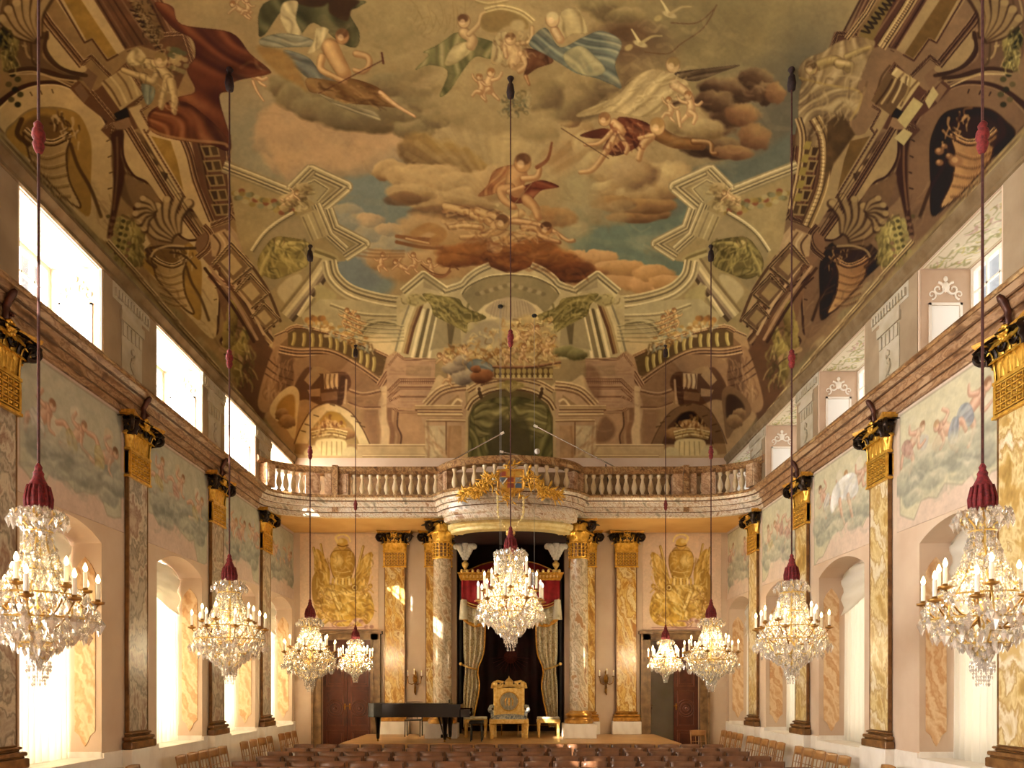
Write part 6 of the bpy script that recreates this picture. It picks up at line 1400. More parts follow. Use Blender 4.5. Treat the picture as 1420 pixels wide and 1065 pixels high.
def capital_flat(parent, w, proj, zl, zc, zt):
    # origin: middle of the wall-side face; local -Y looks into the room; lattice from zl to zc, leaves zc..zt
    h = w/2; p = proj
    MB().box(-h,h,-p,0,zl,zc).build('lattice_ground', M['base_brown'], parent)
    lt = MB()
    lt.box(-h-.03,h+.03,-p-.03,0,zl-.035,zl); lt.box(-h-.025,h+.025,-p-.025,0,zc-.03,zc+.01)
    n = 7; zz0, zz1 = zl+.03, zc-.05; step = (2*h-.06)/n
    n = 6; step = (2*h-.06)/n
    for k in range(n):
        x = -h+.03+step*(k+.5)
        lt.box(x-step*.5-.007,x-step*.5+.007,-p-.022,-p,zz0,zz1)
        for j in range(4): lt.ball((x,-p-.012,zz0+(zz1-zz0)*(j+.5)/4), step*.24, 6, 4)
    for j in range(5):
        z = zz0+(zz1-zz0)*j/4; lt.box(-h+.01,h-.01,-p-.024,-p,z-.008,z+.008)
    lt.box(h-.03,h,-p-.026,-p,zl,zc); lt.box(-h,-h+.03,-p-.026,-p,zl,zc)
    for sx in (-1,1):
        for j in range(3):
            yy = -p+p*(j+.5)/3; lt.box(*sorted((sx*h, sx*(h+.018))), yy-.03, yy+.03, zz0, zz1)
    lt.build('lattice_band', M['gold'], parent)
    H = zt-zc
    gl = MB(); gl.box(-h+.02,h-.02,-p+.01,0,zc,zt-.1)
    for k in range(5):
        x = -h+(2*h)*(k+.5)/5; leaf_mb(gl, (x,-p+.01,zc+.01), (0,-1,0), H*.5, 2*h/5.2, .12, thick=.016)
    for k in range(4):
        x = -h+(2*h)*(k+1)/5; leaf_mb(gl, (x,-p+.0,zc+.04), (0,-1,0), H*.8, 2*h/6, .15, thick=.016)
    for sx in (-1,1):
        leaf_mb(gl, (sx*h,-p*.5,zc+.01), (sx,0,0), H*.5, .1, .1); leaf_mb(gl, (sx*h,-p,zc+.02), (sx,-1,0), H*.72, .11, .12)
    nowall(gl).build('gilded_leaves', M['gold'], parent, smooth=50)
    br = MB(); zb = zc+H*.5
    for sx in (-1,1):
        d = Vector((sx*.8,-.6,0)).normalized()
        spiral(br, (sx*(h+.1),-p-.08,zt-.16), d, (0,0,1), .13, 1.6, .042, a0=PI*.75)
        leaf_mb(br, (sx*(h+.02),-p-.05,zb-.06), (sx,-.3,0), H*.4, .2, .2, thick=.02)
        leaf_mb(br, (sx*(h-.04),-p,zb-.02), (sx,-.8,0), H*.46, .2, .26, thick=.02)
        leaf_mb(br, (sx*(h*.45),-p,zb), (sx*.3,-1,0), H*.44, .17, .2, thick=.02)
        leaf_mb(br, (sx*(h+.0),-p*.5,zb), (sx,.1,0), H*.42, .15, .22, thick=.02)
        spiral(br, (sx*h*.35,-p-.06,zt-.17), (sx,0,0), (0,0,1), .07, 1.4, .02, a0=PI)
    leaf_mb(br, (0,-p,zb+.02), (0,-1,0), H*.42, .18, .2, thick=.02)
    nowall(br).build('bronze_volutes', M['bronze'], parent, smooth=50)
    ab = MB(); a = h+.17
    def con(z, e):
        pts = []
        for k in range(9):
            t = -1+k/4; pts.append((t*(a+e), -p-.17-e+.1*(1-t*t), z))
        return [( -(a+e),0,z)]+pts+[((a+e),0,z)]
    r0, r1, r2 = con(zt-.075,-.03), con(zt-.04,0), con(zt,.01)
    m = len(r0); vs = r0+r1+r2
    fs = [(i*m+j, i*m+(j+1)%m, (i+1)*m+(j+1)%m, (i+1)*m+j) for i in range(2) for j in range(m)]
    fs += [tuple(reversed(range(m))), tuple(range(2*m,3*m))]
    ab.add(vs, fs)
    ab.build('abacus', M['gold_matt'], parent)
    fl = MB(); fl.ball((0,-p-.12,zt-.07),.05,8,6)
    for k in range(8):
        a_ = k*PI/4; fl.ball((.07*math.cos(a_),-p-.12,zt-.07+.07*math.sin(a_)),.03,6,4,sc=(1,.6,1))
    nowall(fl).build('flower', M['gold'], parent, smooth=True)
def flat_base(parent, w, p, z0, z1, mat, name='base'):
    h = w/2; H = z1-z0; b = MB()
    for (e, a, c) in ((.1,0,.42),(.07,.42,.5),(.085,.5,.7),(.03,.7,.8),(.05,.8,.92),(.02,.92,1)):
        b.bevbox(-h-e,h+e,-p-e,.0,z0+H*a,z0+H*c,.012)
    nowall(b).build(name, mat, parent)
def pilaster(name, label, cat, loc, rz, w, p, mat, edge_mat, group, zb0=1.1, zb1=1.38, zs=5.37, zcap=5.78, zt=6.32, base_mat=None, side=0, bracket=False, z_ped=0.0):
    t = thing(name, label, cat, loc, rz, group)
    pd = MB(); pd.bevbox(-w/2-.12,w/2+.12,-p-.12,.0,z_ped,zb0,.01); pd.build('pedestal', M['white_dado'], t)
    flat_base(t, w, p, zb0, zb1, base_mat or M['base_brown'])
    MB().box(-w/2,w/2,-p,0,zb1,zs).build('shaft', mat, t)
    e = MB()
    for sx in (-1,1): e.box(*sorted((sx*(w/2-.012), sx*(w/2+.012))), -p-.006, -.0, zb1, zs-.035)
    e.build('side_edging', edge_mat, t)
    capital_flat(t, w+.04, p+.02, zs, zcap, zt)
    if bracket:
        b = MB(); pts = [(0,-.1,6.3),(0,-.13,6.36),(0,-.14,6.44),(0,-.13,6.5),(0,-.16,6.56),(0,-.19,6.62),(0,-.22,6.655),(0,-.25,6.69)]
        b.tube([(x_,y_,z_) for x_,y_,z_ in pts], [.03,.045,.045,.04,.04,.045,.04,.02], 8)
        spiral(b, (0,-.16,6.38), (0,-1,0), (0,0,1), .05, 1.3, .022)
        nowall(b).build('scroll_bracket', M['bronze_brown'], t, smooth=True)
    return t
ords = ['nearest the camera', 'second from the camera', 'third from the camera', 'nearest the gallery corner']
for sd, nm in ((-1,'left'),(1,'right')):
    for k, y in enumerate(PY):
        yy = y if sd<0 else y+.12
        mat = M['marble_grey'] if sd<0 else M['marble_sand']
        pilaster('pilaster', ('grey brown' if sd<0 else 'sandy')+' marble pilaster on the %s wall, %s' % (nm, ords[k]), 'pilaster',
                 (sd*5.985, yy, 0), (-PI/2 if sd>0 else PI/2), .58, .05, mat, M['base_brown'], 'pilasters along the side walls', bracket=True)
        # rz: local -Y must look to the hall centre
for sd, nm in ((-1,'left'),(1,'right')):
    pilaster('pilaster', 'golden ochre marble pilaster on the back wall between the %s door and wall sconce' % nm, 'pilaster', (sd*3.19, 19.985, 0), 0, .55, .14, M['marble_ochre'], M['base_brown'],
             'pilasters on the back wall', base_mat=M['base_gold'], z_ped=.75)
    pilaster('pilaster', 'ochre marble pilaster half hidden behind the %s round column' % nm, 'pilaster', (sd*1.99, 19.985, 0), 0, .68, .14, M['marble_ochre'], M['base_brown'],
             'pilasters on the back wall', base_mat=M['base_gold'], z_ped=.75)
def round_capital(parent, r, zl, zc, zt):
    MB().lathe([(r+.005,zl-.01),(r+.01,zl),(r+.01,zc)], seg=32).build('lattice_ground', M['base_brown'], parent, smooth=40)
    lt = MB()
    for z_ in (zl-.015, zc-.01): lt.tube([((r+.025)*math.cos(a),(r+.025)*math.sin(a),z_) for a in [2*PI*q/32 for q in range(33)]], .02, 6)
    n = 16
    for k in range(n):
        a = 2*PI*(k+.5)/n; Mx = RZ(a)
        lt.box(r, r+.03, -.012, .012, zl+.02, zc-.04, Mx)
        for j in range(4): lt.ball((r+.03,0,zl+.05+(zc-zl-.1)*j/3), .026, 6, 4, Mx)
    for j in range(5):
        z = zl+.02+(zc-zl-.05)*j/4; lt.tube([((r+.03)*math.cos(a),(r+.03)*math.sin(a),z) for a in [2*PI*q/32 for q in range(33)]], .009, 5)
    lt.build('lattice_band', M['gold'], parent)
    H = zt-zc; gl = MB(); gl.lathe([(r,zc),(r+.01,zc+.1),(r+.05,zt-.12),(r+.09,zt-.08)], seg=24)
    for k in range(8):
        a = 2*PI*k/8; o = (math.cos(a), math.sin(a), 0); leaf_mb(gl, (r*o[0],r*o[1],zc), o, H*.5, .19, .16, thick=.02)
        a += PI/8; o = (math.cos(a), math.sin(a), 0); leaf_mb(gl, (r*o[0],r*o[1],zc+.03), o, H*.82, .15, .2, thick=.02)
    gl.build('gilded_leaves', M['gold'], parent, smooth=50)
    br = MB()
    for k in range(4):
        a = PI/4+k*PI/2; o = Vector((math.cos(a), math.sin(a), 0))
        spiral(br, tuple(o*(r+.2)+Vector((0,0,zt-.16))), o, (0,0,1), .15, 1.6, .046, a0=PI*.75)
        leaf_mb(br, tuple(o*(r)+Vector((0,0,zc+H*.5))), tuple(o), H*.46, .26, .34, thick=.025)
        a2 = k*PI/2; o2 = (math.cos(a2), math.sin(a2), 0); leaf_mb(br, (r*o2[0],r*o2[1],zc+H*.5), o2, H*.44, .24, .3, thick=.025)
    br.build('bronze_volutes', M['bronze'], parent, smooth=50)
    ab = MB(); a = r+.2; pts = []
    for s_ in range(4):
        for k in range(8):
            t = -1+k/4; x, y = t*a, -a+.09*(1-t*t); an = s_*PI/2
            pts.append((x*math.cos(an)-y*math.sin(an), x*math.sin(an)+y*math.cos(an)))
    ab.prism(pts, zt-.07, zt, 'z'); ab.build('abacus', M['gold_matt'], parent)
def column(label, x, y):
    t = thing('column', label, 'column', (x,y,0), 0, 'round columns before the throne niche'); r = .235
    b = MB(); b.bevbox(-.41,.41,-.41,.41,.753,1.12,.01); b.build('plinth', M['white_dado'], t)
    b = MB(); b.lathe([(.36,1.12),(.37,1.13),(.37,1.2),(.35,1.23),(.31,1.25),(.30,1.28),(.33,1.31),(.34,1.34),(.32,1.38),(.27,1.40),(.26,1.43),(.24,1.45)], seg=32); b.build('base', M['base_gold'], t, smooth=40)
    b = MB(); b.lathe([(r+.005,1.45),(r+.01,2.4),(r+.002,3.6),(r-.012,5.33)], seg=40); b.build('shaft', M['marble_col'], t, smooth=40)
    round_capital(t, r-.01, 5.34, 5.74, 6.3)
    return t
column('polished veined marble round column left of the throne', -1.75, 18.5)
column('polished veined marble round column right of the throne', 1.75, 18.5)
# block of entablature between each column and the slab above
w = MB()
for sd in (-1,1): w.box(*sorted((sd*1.5,sd*2.05)), 18.2,19.1,6.302,6.37)
struct(w.build('trim_column_lintel', M['soffit']))

# ------------------------------------------------------------------ balustrade
bal = thing('balustrade', 'brown marble balustrade with pale turned balusters along the gallery edge', 'balustrade', (0,0,0))
def off(path, d):
    out = []
    for i,(x,y) in enumerate(path):
        a = Vector(path[max(0,i-1)]); b = Vector(path[min(len(path)-1,i+1)]); t = (b-a).normalized(); n = Vector((-t.y,t.x))
        out.append((x+n.x*d, y+n.y*d))
    return out
rail = [(.26,7.37),(0.0,7.37),(-.03,7.40),(-.05,7.42),(-.05,7.5),(-.03,7.54),(.27,7.54),(.29,7.5),(.29,7.42),(.26,7.37)]
MB().sweep([(o-.02,z) for o,z in rail], GP, caps=True).build('handrail', M['marble_rail'], bal, smooth=35)
low = [(.26,6.74),(-.04,6.74),(-.04,6.81),(0.0,6.84),(.24,6.84),(.26,6.81),(.26,6.74)]
MB().sweep(low, GP, caps=True).build('lower_rail', M['marble_rail'], bal, smooth=35)
bprof = [(.055,0),(.06,.0),(.06,.04),(.035,.06),(.045,.09),(.068,.15),(.075,.2),(.065,.27),(.04,.35),(.03,.42),(.035,.445),(.05,.46),(.05,.48),(.055,.49),(.055,.53)]
def arclen(path):
    L = [0]
    for a, b in zip(path, path[1:]): L.append(L[-1]+math.dist(a,b))
    return L
inner = off(GP, .12)
def baluster(x, y):
    o = BAL0.copy() if BAL0 else None
    if o is None: return
    col.objects.link(o); o.parent = bal; o.location = (x,y,6.84)
BAL0 = MB().lathe(bprof, seg=12).build('baluster', M['marble_bal'], bal, smooth=40, loc=(-3.93,18.12,6.84))
first = True
pos = []
for k in range(11): pos.append((-3.93+k*.205, 18.12)); pos.append((1.88+k*.205, 18.12))
for k in range(12):
    t = -.86+1.72*k/11; pos.append((1.62*t*.98, 17.93-.83*math.sqrt(max(0,1-(t*.97)**2))+.12))
for sd in (-1,1):
    for k in range(6):
        a = R(32+40*k/5); pos.append((sd*(4.34+1.54*math.cos(a)), 17.0+1.1*math.sin(a)))
for p in pos[1:]: baluster(*p)
piers = [(-4.2,18.12,.3,0),(4.2,18.12,.3,0),(-1.74,18.1,.16,0),(1.74,18.1,.16,0),(-4.55,18.1,.2,R(8)),(4.55,18.1,.2,R(-8)),(-5.82,17.25,.25,R(62)),(5.82,17.25,.25,R(-62)),(-1.52,17.88,.2,R(-55)),(1.52,17.88,.2,R(55)),(-4.95,18.03,.34,R(18)),(4.95,18.03,.34,R(-18))]
for (x,y,wd,a) in piers:
    p = MB(); p.box(-wd/2,wd/2,-.13,.13,0,.54); p.box(-wd/2+.04,wd/2-.04,-.145,-.12,.06,.48)
    p.build('pier', M['marble_rail2'], bal, loc=(x,y,6.84), rot=(0,0,a))
for sd in (-1,1):
    p = MB(); p.box(-.07,.07,-.12,.05,6.4,7.56); p.build('pier', M['marble_rail'], bal, loc=(sd*4.36,18.0,0))

# coat of arms on the gallery front
ca = thing('coat_of_arms', 'gilded coat of arms with quartered shield and leaf garlands on gallery balustrade', 'coat of arms', (0,16.78,6.57))
f = MB(); sw, sh = .29, .52
def shield(w, h, z=0): return [(-w,h+z),(w,h+z),(w,.1+z),(w*.75,.03+z),(w*.3,0.0+z),(0,-.05+z),(-w*.3,0.0+z),(-w*.75,.03+z),(-w,.1+z)]
f.prism(shield(sw+.03, sh+.03, -.01), -.02, .06, 'y')
for q in (-1,1): f.tube([(q*(sw+.01),-.03,.08),(q*(sw+.01),-.03,sh)], .022, 6)
f.tube([(-sw,-.03,sh+.01),(sw,-.03,sh+.01)], .022, 6); f.tube([(-sw,-.03,.09),(-sw*.3,-.03,.0),(0,-.03,-.05),(sw*.3,-.03,0),(sw,-.03,.09)], .022, 6)
f.build('shield_frame', M['gold_matt'], ca)
cols = {'r':'#8a3a28','b':'#4c6078','y':'#c9a040','g':'#8a8a86'}
for key, c in cols.items(): M['h'+key] = plain('heraldic_'+key, c, .5, 0)
lay = [('r',-1,2),('y',0,2),('y',1,2),('b',-1,1),('r',0,1),('g',1,1),('y',-1,0),('b',1,0),('r',0,0)]
for (cc,i,j) in lay:
    b = MB(); cw = sw*2/3-.045; x = i*(cw+.035); z0 = .1+j*.138
    b.box(x-cw/2,x+cw/2,-.035,-.02,z0+.012,z0+.115)
    if cc == 'y':
        for q in range(3): b.tube([(x-cw*.35,-.04,z0+.03+q*.035),(x,-.045,z0+.045+q*.035),(x+cw*.35,-.04,z0+.03+q*.035)], .008, 5)
    b.build('shield_field', M['h'+cc], ca)
b = MB(); b.tube([(-.2,-.045,.2),(-.08,-.045,.33)], .02, 5); b.tube([(.1,-.045,.18),(.2,-.045,.34)], .014, 5); b.tube([(-.24,-.045,.3),(-.16,-.045,.16)], .012, 5)
b.build('silver_charges', M['silver'], ca)
g = MB(); rr = random.Random(3)
def garl(x, z, y): 
    a = rr.uniform(0, 2*PI); l = rr.uniform(.12,.2); g.tube([(x,y,z),(x+l*.5*math.cos(a),y-.03,z+l*.5*math.sin(a)),(x+l*math.cos(a),y-.01,z+l*math.sin(a))], [.014,.042,.008], 5, flat=.5)
for sd in (-1,1):
    for k in range(190):
        t = rr.random()**.8; x = sd*(.33+.85*t); zc_ = .3-.36*t+.05*math.sin(t*9); z = zc_+rr.gauss(0,.085)*(1.15-t*.7)
        y = -.02+.1*0 + (.83*(1-math.sqrt(max(0,1-(x/1.64)**2))))
        garl(x, z, y-.02)
for k in range(26): garl(rr.uniform(-.3,.3), rr.uniform(-.2,-.06), -.03)
for k in range(12): garl(rr.uniform(-.16,.16), rr.uniform(.62,.7), .03)
gd = g.build('gilded_garland', M['gold'], ca, smooth=True); gd['kind'] = 'stuff'
for sd in (-1,1):
    c = MB()
    pts = [(sd*(.3-.24*max(0,(k/15-.55)/.45)), -.05+.5*max(0,k/15-.2), -.08-.74*k/15) for k in range(16)]
    c.tube(pts, .012, 5)
    for k, p in enumerate(pts): c.ball(p, .036 if k%2 else .024, 7, 5)
    c.build('order_chain', M['cream_gilt'], ca, smooth=True)
c = MB(); c.tube([(0,-.05,-.05),(0,-.05,-.3)],.012,6); c.ball((0,-.05,-.12),.05,8,6); c.ball((0,-.05,-.24),.035,8,6); c.build('chain_jewel', M['cream_gilt'], ca, smooth=True)
c = MB(); c.ball((0,.35,-.86),.05,8,6)
for k in range(7):
    a = 2*PI*k/7; c.tube([(0,.35,-.86),(.11*math.cos(a),.35,-.86+.1*math.sin(a))],[.02,.04],6)
c.build('order_star', M['gold_pale'], ca, smooth=True)

# ------------------------------------------------------------------ microphone booms and wires
def rod(mb, a, b, r): mb.tube([a,b], r, 8)
def boom(label, base, top, a, b, stand=True):
    t = thing('microphone_boom', label, 'microphone stand', base, 0, 'microphone booms on the gallery')
    bx,by,bz = base
    L = lambda p: (p[0]-bx,p[1]-by,p[2]-bz)
    m = MB(); rod(m,(0,0,.03),L(top),.016); m.build('stand', M['blackmat'], t)
    m = MB()
    for k in range(3):
        an = k*2*PI/3; rod(m,(0,0,.12),(.28*math.cos(an),.28*math.sin(an),.012),.012)
    m.build('tripod_foot', M['blackmat'], t)
    m = MB(); rod(m, L(a), L(b), .018); m.build('boom_arm', M['silver'], t)
    m = MB(); d = (Vector(b)-Vector(a)).normalized(); e = Vector(b); rod(m, L(tuple(e)), L(tuple(e+d*.1)), .032); m.build('microphone', M['white_paint'], t)
    return t
def at(px, py, Y): return ((px-708)*Y/1000, Y, EZ+(950-py)*Y/1000)
FZ = 6.72
b1 = at(640,632,18.6); boom('slim silver microphone boom rising to the right, left part of the gallery', (b1[0]-.55,18.6,FZ), at(612,647,18.6), at(610,648,18.6), at(694,602,18.6))
b2 = at(848,648,18.7); boom('long silver microphone boom rising to the left, right part of the gallery', (b2[0],18.7,FZ), at(840,644,18.7), at(857,650,18.7), at(745,592,18.7))
b3 = at(722,631,19.0); boom('short silver microphone boom low behind the middle of the gallery railing', (b3[0]+.2,19.0,FZ), at(735,634,19.0), at(738,635,19.0), at(698,627,19.0))
sl = thing('spotlight_bar', 'dark bar with two small spotlights on the gallery right of the long boom', 'spotlight', (at(930,640,18.8)[0],18.8,FZ))
m = MB(); m.box(-.3,.34,-.04,.04,.94,1.0); m.build('bar', M['blackmat'], sl)
m = MB(); rod(m,(0,0,0),(0,0,.95),.02); rod(m,(-.2,0,.01),(.2,0,.01),.02); m.build('pole', M['blackmat'], sl)
for x in (.1,.24):
    m = MB(); m.tube([(x,-.1,.97),(x,-.02,.97),(x,.06,.97)],[.05,.055,.03],10); m.build('lamp_head', M['silver'], sl)
pl = thing('ball_lamp', 'small white round lamp on a thin stand in the middle of the gallery', 'lamp', (at(745,628,19.2)[0],19.2,FZ))
MB().ball((0,0,at(745,626,19.2)[2]-FZ),.075,14,10).build('lamp_shade', M['white_paint'], pl, smooth=True)
m = MB(); rod(m,(0,0,0),(0,0,.98),.014); m.box(-.13,.13,-.13,.13,0,.02); m.build('stand', M['blackmat'], pl)
hm = thing('hanging_microphone', 'silver cylinder microphone hanging on a thin wire right of the central chandelier', 'microphone', (at(741,800,16.6)[0],16.6,at(741,812,16.6)[2]))
m = MB(); m.tube([(0,0,0),(0,0,.3)],.075,14); m.build('body', M['silver'], hm, smooth=40)
zc = float(vault_np(np.array([.5]),np.array([16.6]))[0])-hm.location.z
m = MB(); m.tube([(0,0,.3),(0,0,zc)],.004,6); m.build('wire', M['wire'], hm)
m = MB(); m.lathe([(.05,zc-.03),(.06,zc),(.06,zc+.02)],seg=12); m.build('ceiling_hook', M['blackmat'], hm)
for q,(px,lab) in enumerate(((694,'thin double wire hanging left of the chandelier crown before the canopy'),)):
    p0 = at(px,770,16.3); hw = thing('hanging_wire', lab, 'wire', (p0[0],16.3,p0[2]-1.2))
    zc = float(vault_np(np.array([p0[0]]),np.array([16.3]))[0])-hw.location.z
    m = MB(); 
    for dx in (-.015,.015): m.tube([(dx,0,0),(dx,0,zc)],.0035,6)
    m.build('wire', M['wire'], hw)
    m = MB(); m.tube([(0,0,-.12),(0,0,.03)],.03,10); m.build('microphone', M['silver'], hw)
    m = MB(); m.lathe([(.05,zc-.03),(.06,zc),(.06,zc+.02)],seg=12); m.build('ceiling_hook', M['blackmat'], hw)

# ------------------------------------------------------------------ throne canopy
cn = thing('throne_canopy', 'red velvet throne canopy with gilded cornice, white plumes and brocade curtains', 'canopy', (0,20.6,.75))
CY = -.35 # front of the canopy, local
cw = 1.36; zt_ = 5.5-.75
m = MB()
prof_c = [(0,0),(-.04,.0),(-.04,.05),(-.08,.08),(-.08,.14),(-.12,.18),(-.12,.22),(0,.22)]
zcb = 5.03-.75
path = [(-cw,.9),(-cw,CY),(cw,CY),(cw,.9)]
MB().sweep([(o,z+zcb) for o,z in prof_c], path).build('canopy_cornice', M['gold_matt'], cn)
m = MB()
for k in range(19): m.ball((-cw+2*cw*k/18, CY-.1, zcb+.25), .045, 8, 5, sc=(1,1,1.2))
for k in range(28): m.box(-cw+2*cw*(k+.25)/28,-cw+2*cw*(k+.7)/28,CY-.1,CY-.07,zcb+.07,zcb+.14)
m.build('cornice_beading', M['gold_pale'], cn)
m = MB() # roof, low dome of red cloth with gold ribs
rows = []
for i in range(7):
    t = i/6; k = 1-t*.8; z = zcb+.2+.42*math.sin(t*PI/2); y0 = CY+.1+(.5)*t
    rows.append([(-cw*k,.85-.1*t,z),(-cw*k,y0,z),(-cw*k*.5,y0-.03,z),(0,y0-.04,z),(cw*k*.5,y0-.03,z),(cw*k,y0,z),(cw*k,.85-.1*t,z)])
m.strip(rows); m.build('canopy_roof', M['red_velvet'], cn, smooth=True)
m = MB()
for j in range(1,6): m.tube([(r_[j][0],r_[j][1]-.01,r_[j][2]+.01) for r_ in rows], .018, 5)
m.build('roof_braid', M['gold_matt'], cn)
m = MB() # valance with swags
def val(mb, z0f, z1f, y, n=90, amp=.02):
    r0 = []; r1 = []; r2 = []
    for k in range(n+1):
        x = -cw-.02+(2*cw+.04)*k/n; f_ = y+amp*math.sin(x*34)
        r0.append((x,f_,z0f(x))); r1.append((x,f_-.01,.5*(z0f(x)+z1f(x)))); r2.append((x,f_-.02+amp*.6*math.sin(x*21),z1f(x)))
    mb.slab([r0,r1,r2],(0,.015,0))
def sw(x): # lower edge of the red part
    u = abs(x)/cw; return zcb-.62-.2*math.cos(max(0,min(1,(1-u)/.45))*PI/2)*0 -.18*math.sin(min(1,(1-u)/.35)*PI/2)+.0
val(m, lambda x: zcb+.02, sw, CY-.02); m.build('red_valance', M['red_velvet'], cn, smooth=True)
m = MB()
for q in (0,.075):
    m.tube([(x,CY-.065,sw(x)+.02+q) for x in np.linspace(-cw,cw,50)], .017, 6)
m.build('gold_braid', M['gold_pale'], cn)
m = MB(); val(m, lambda x: sw(x)+.03, lambda x: sw(x)-.42+.1*(1-abs(x)/cw)*0-.05*math.cos(x*6), CY+.0, amp=.035); m.build('brocade_valance', M['brocade'], cn, smooth=True)
m = MB(); m.tube([(x,CY-.01,sw(x)-.42-.05*math.cos(x*6)) for x in np.linspace(-cw,cw,50)], .035, 6, flat=1.6); m.build('gold_fringe', M['gold_matt'], cn)
for sd in (-1,1):
    m = MB(); x = sd*(cw+.02); rws = []
    for i in range(5):
        t = i/4; rws.append([(x-sd*.02+.09*math.sin(a)*(1+.5*t)-sd*.05, CY-.05+.1*math.cos(a)*(1+.3*t), zcb-.55-.55*t) for a in [2*PI*k/14 for k in range(15)]])
    m.strip(rws); m.build('corner_drop', M['brocade2'], cn, smooth=True)
    # side curtains: outer edge straight, inner edge sweeps out towards the floor
    m = MB(); rws = []
    for i in range(25):
        t = i/24; z = zcb-.75-(3.35)*t; 
        xin = .82+.36*max(0,(t-.1)/.9)**1.6*(1 if t<.95 else 1) if t > .1 else .82-.0
        xin = .70+.10*t+.5*max(0,t-.25)**1.8
        xout = cw-.02
        pin = math.exp(-((t-.52)/.09)**2)*0.14
        xo = xout-pin*.35; xi = xin+pin*.9
        rws.append([(sd*(xi+(xo-xi)*u), CY+.18+.06*math.sin(u*26+math.sin(t*5)*.6)*(1-.4*pin)+.03*math.sin(u*9), z) for u in np.linspace(0,1,46)])
    m.slab(rws,(0,.015,0)); m.build('curtain', M['brocade'], cn, smooth=True)
    m = MB(); m.tube([(sd*(rws[0][0][0]*0+abs(r_[0][0])),r_[0][1]-.01,r_[0][2]) for r_ in rws], .018, 5); m.build('curtain_edging', M['gold_matt'], cn)
    m = MB(); zk = rws[12][0][2]; m.tube([(sd*.95,CY+.08,zk-.05),(sd*1.15,CY+.02,zk-.01),(sd*1.36,CY+.1,zk+.08)], .03, 6); m.ball((sd*1.4,CY+.05,zk+.1),.05,8,6); m.build('tie_back', M['gold_pale'], cn, smooth=True)
    # plume
    m = MB(); x = sd*(cw-.09); zp = zcb+.25
    m.lathe([(.07,0),(.05,.03),(.04,.08),(.09,.16),(.1,.22),(.05,.27),(.04,.3)], (x,CY-.02,zp), 12); m.build('plume_vase', M['gold_pale'], cn, smooth=True)
    m = MB()
    for dx, hh in ((-.2,.42),(0,.5),(.2,.42)):
        for q in range(9):
            t = q/8; m.ball((x+dx*t**.8+ (dx*.5 if q>6 else 0)*.5, CY-.02-.05*t, zp+.27+hh*math.sin(t*PI*.56)), .035+.07*math.sin(min(1,t*1.05)*PI*.75), 9, 6, sc=(1,.8,1))
    m.build('ostrich_feathers', M['feather'], cn, smooth=True)
# crown on the roof
m = MB(); zc_ = zcb+.6
m.lathe([(.16,0),(.2,.04),(.24,.2),(.2,.34),(.1,.42),(.0,.44)],(0,.2,zc_),16); m.build('crown_cap', M['red_velvet'], cn, smooth=True)
m = MB(); m.lathe([(.2,-.02),(.22,0),(.22,.08),(.19,.1)],(0,.2,zc_),20)
for k in range(6):
    a = k*PI/3; m.tube([( .22*math.cos(a),.2+.22*math.sin(a),zc_+.05),(.27*math.cos(a),.2+.27*math.sin(a),zc_+.24),(.18*math.cos(a),.2+.18*math.sin(a),zc_+.42),(0,.2,zc_+.48)], .022, 6)
m.ball((0,.2,zc_+.54),.07,10,7); m.box(-.012,.012,.19,.21,zc_+.58,zc_+.74); m.box(-.05,.05,.19,.21,zc_+.65,zc_+.68); m.build('crown_frame', M['gold_matt'], cn, smooth=40)
m = MB(); rws = [[(x, .95+.03*math.sin(x*22), z) for x in np.linspace(-1.42,1.42,70)] for z in (0.0,2.5,zcb+.2)]
m.slab(rws,(0,.02,0)); m.build('backdrop', M['crimson_dark'], cn, smooth=True)
m = MB() # embroidered crest on the backdrop
for k in range(11):
    a = PI*(k/10); m.tube([(.08*math.cos(a),.9,2.2-.06*math.sin(a)),(.55*math.cos(a),.9,2.15-.42*math.sin(a))],[.045,.02],6,flat=.3)
m.ball((0,.9,2.2),.2,12,8,sc=(1,.15,1)); m.build('embroidered_crest', M['crest'], cn)
for sd in (-1,1):
    m = MB(); m.box(*sorted((sd*1.39,sd*1.45)),CY+.2,CY+.28,0,zcb+.05); m.build('canopy_post', M['blackmat'], cn)

cn.location = (0,20.25,.75); cn.scale = (.985,.985,.99)
# ------------------------------------------------------------------ throne, stools, barrier
th_ = thing('throne', 'gilded throne with round crest medallion and blue silver upholstery under the canopy', 'throne', (-.04,18.35,.75))
w = .43
m = MB()
for sx in (-1,1):
    m.lathe([(.035,0),(.05,.02),(.045,.1),(.06,.3),(.075,.36),(.05,.4)],(sx*w,-.3,0),12)
m.build('front_leg', M['gold_pale'], th_, smooth=40)
m = MB()
for sx in (-1,1): m.box(sx*w*.85-.04,sx*w*.85+.04,.26,.34,0,.42)
m.build('rear_leg', M['gold_pale'], th_)
m = MB(); m.bevbox(-w-.06,w+.06,-.38,.36,.38,.5,.015); m.build('seat_rail', M['gold_pale'], th_)
m = MB(); rows = []
for i in range(7):
    t = i/6; rows.append([(x, -.36+.66*t, .5+.12*math.sin(t*PI)**.5*math.cos(x/w*PI/2.4)**.5) for x in np.linspace(-w,w,9)])
m.slab(rows,(0,0,-.06)); m.build('seat_cushion', M['tapestry'], th_, smooth=True)
m = MB(); m.bevbox(-.35,.35,.28,.36,.5,1.28,.015)
for sx in (-1,1): m.bevbox(sx*.36-.04,sx*.36+.04,.26,.38,.45,1.3,.015)
m.build('backrest', M['gold_pale'], th_)
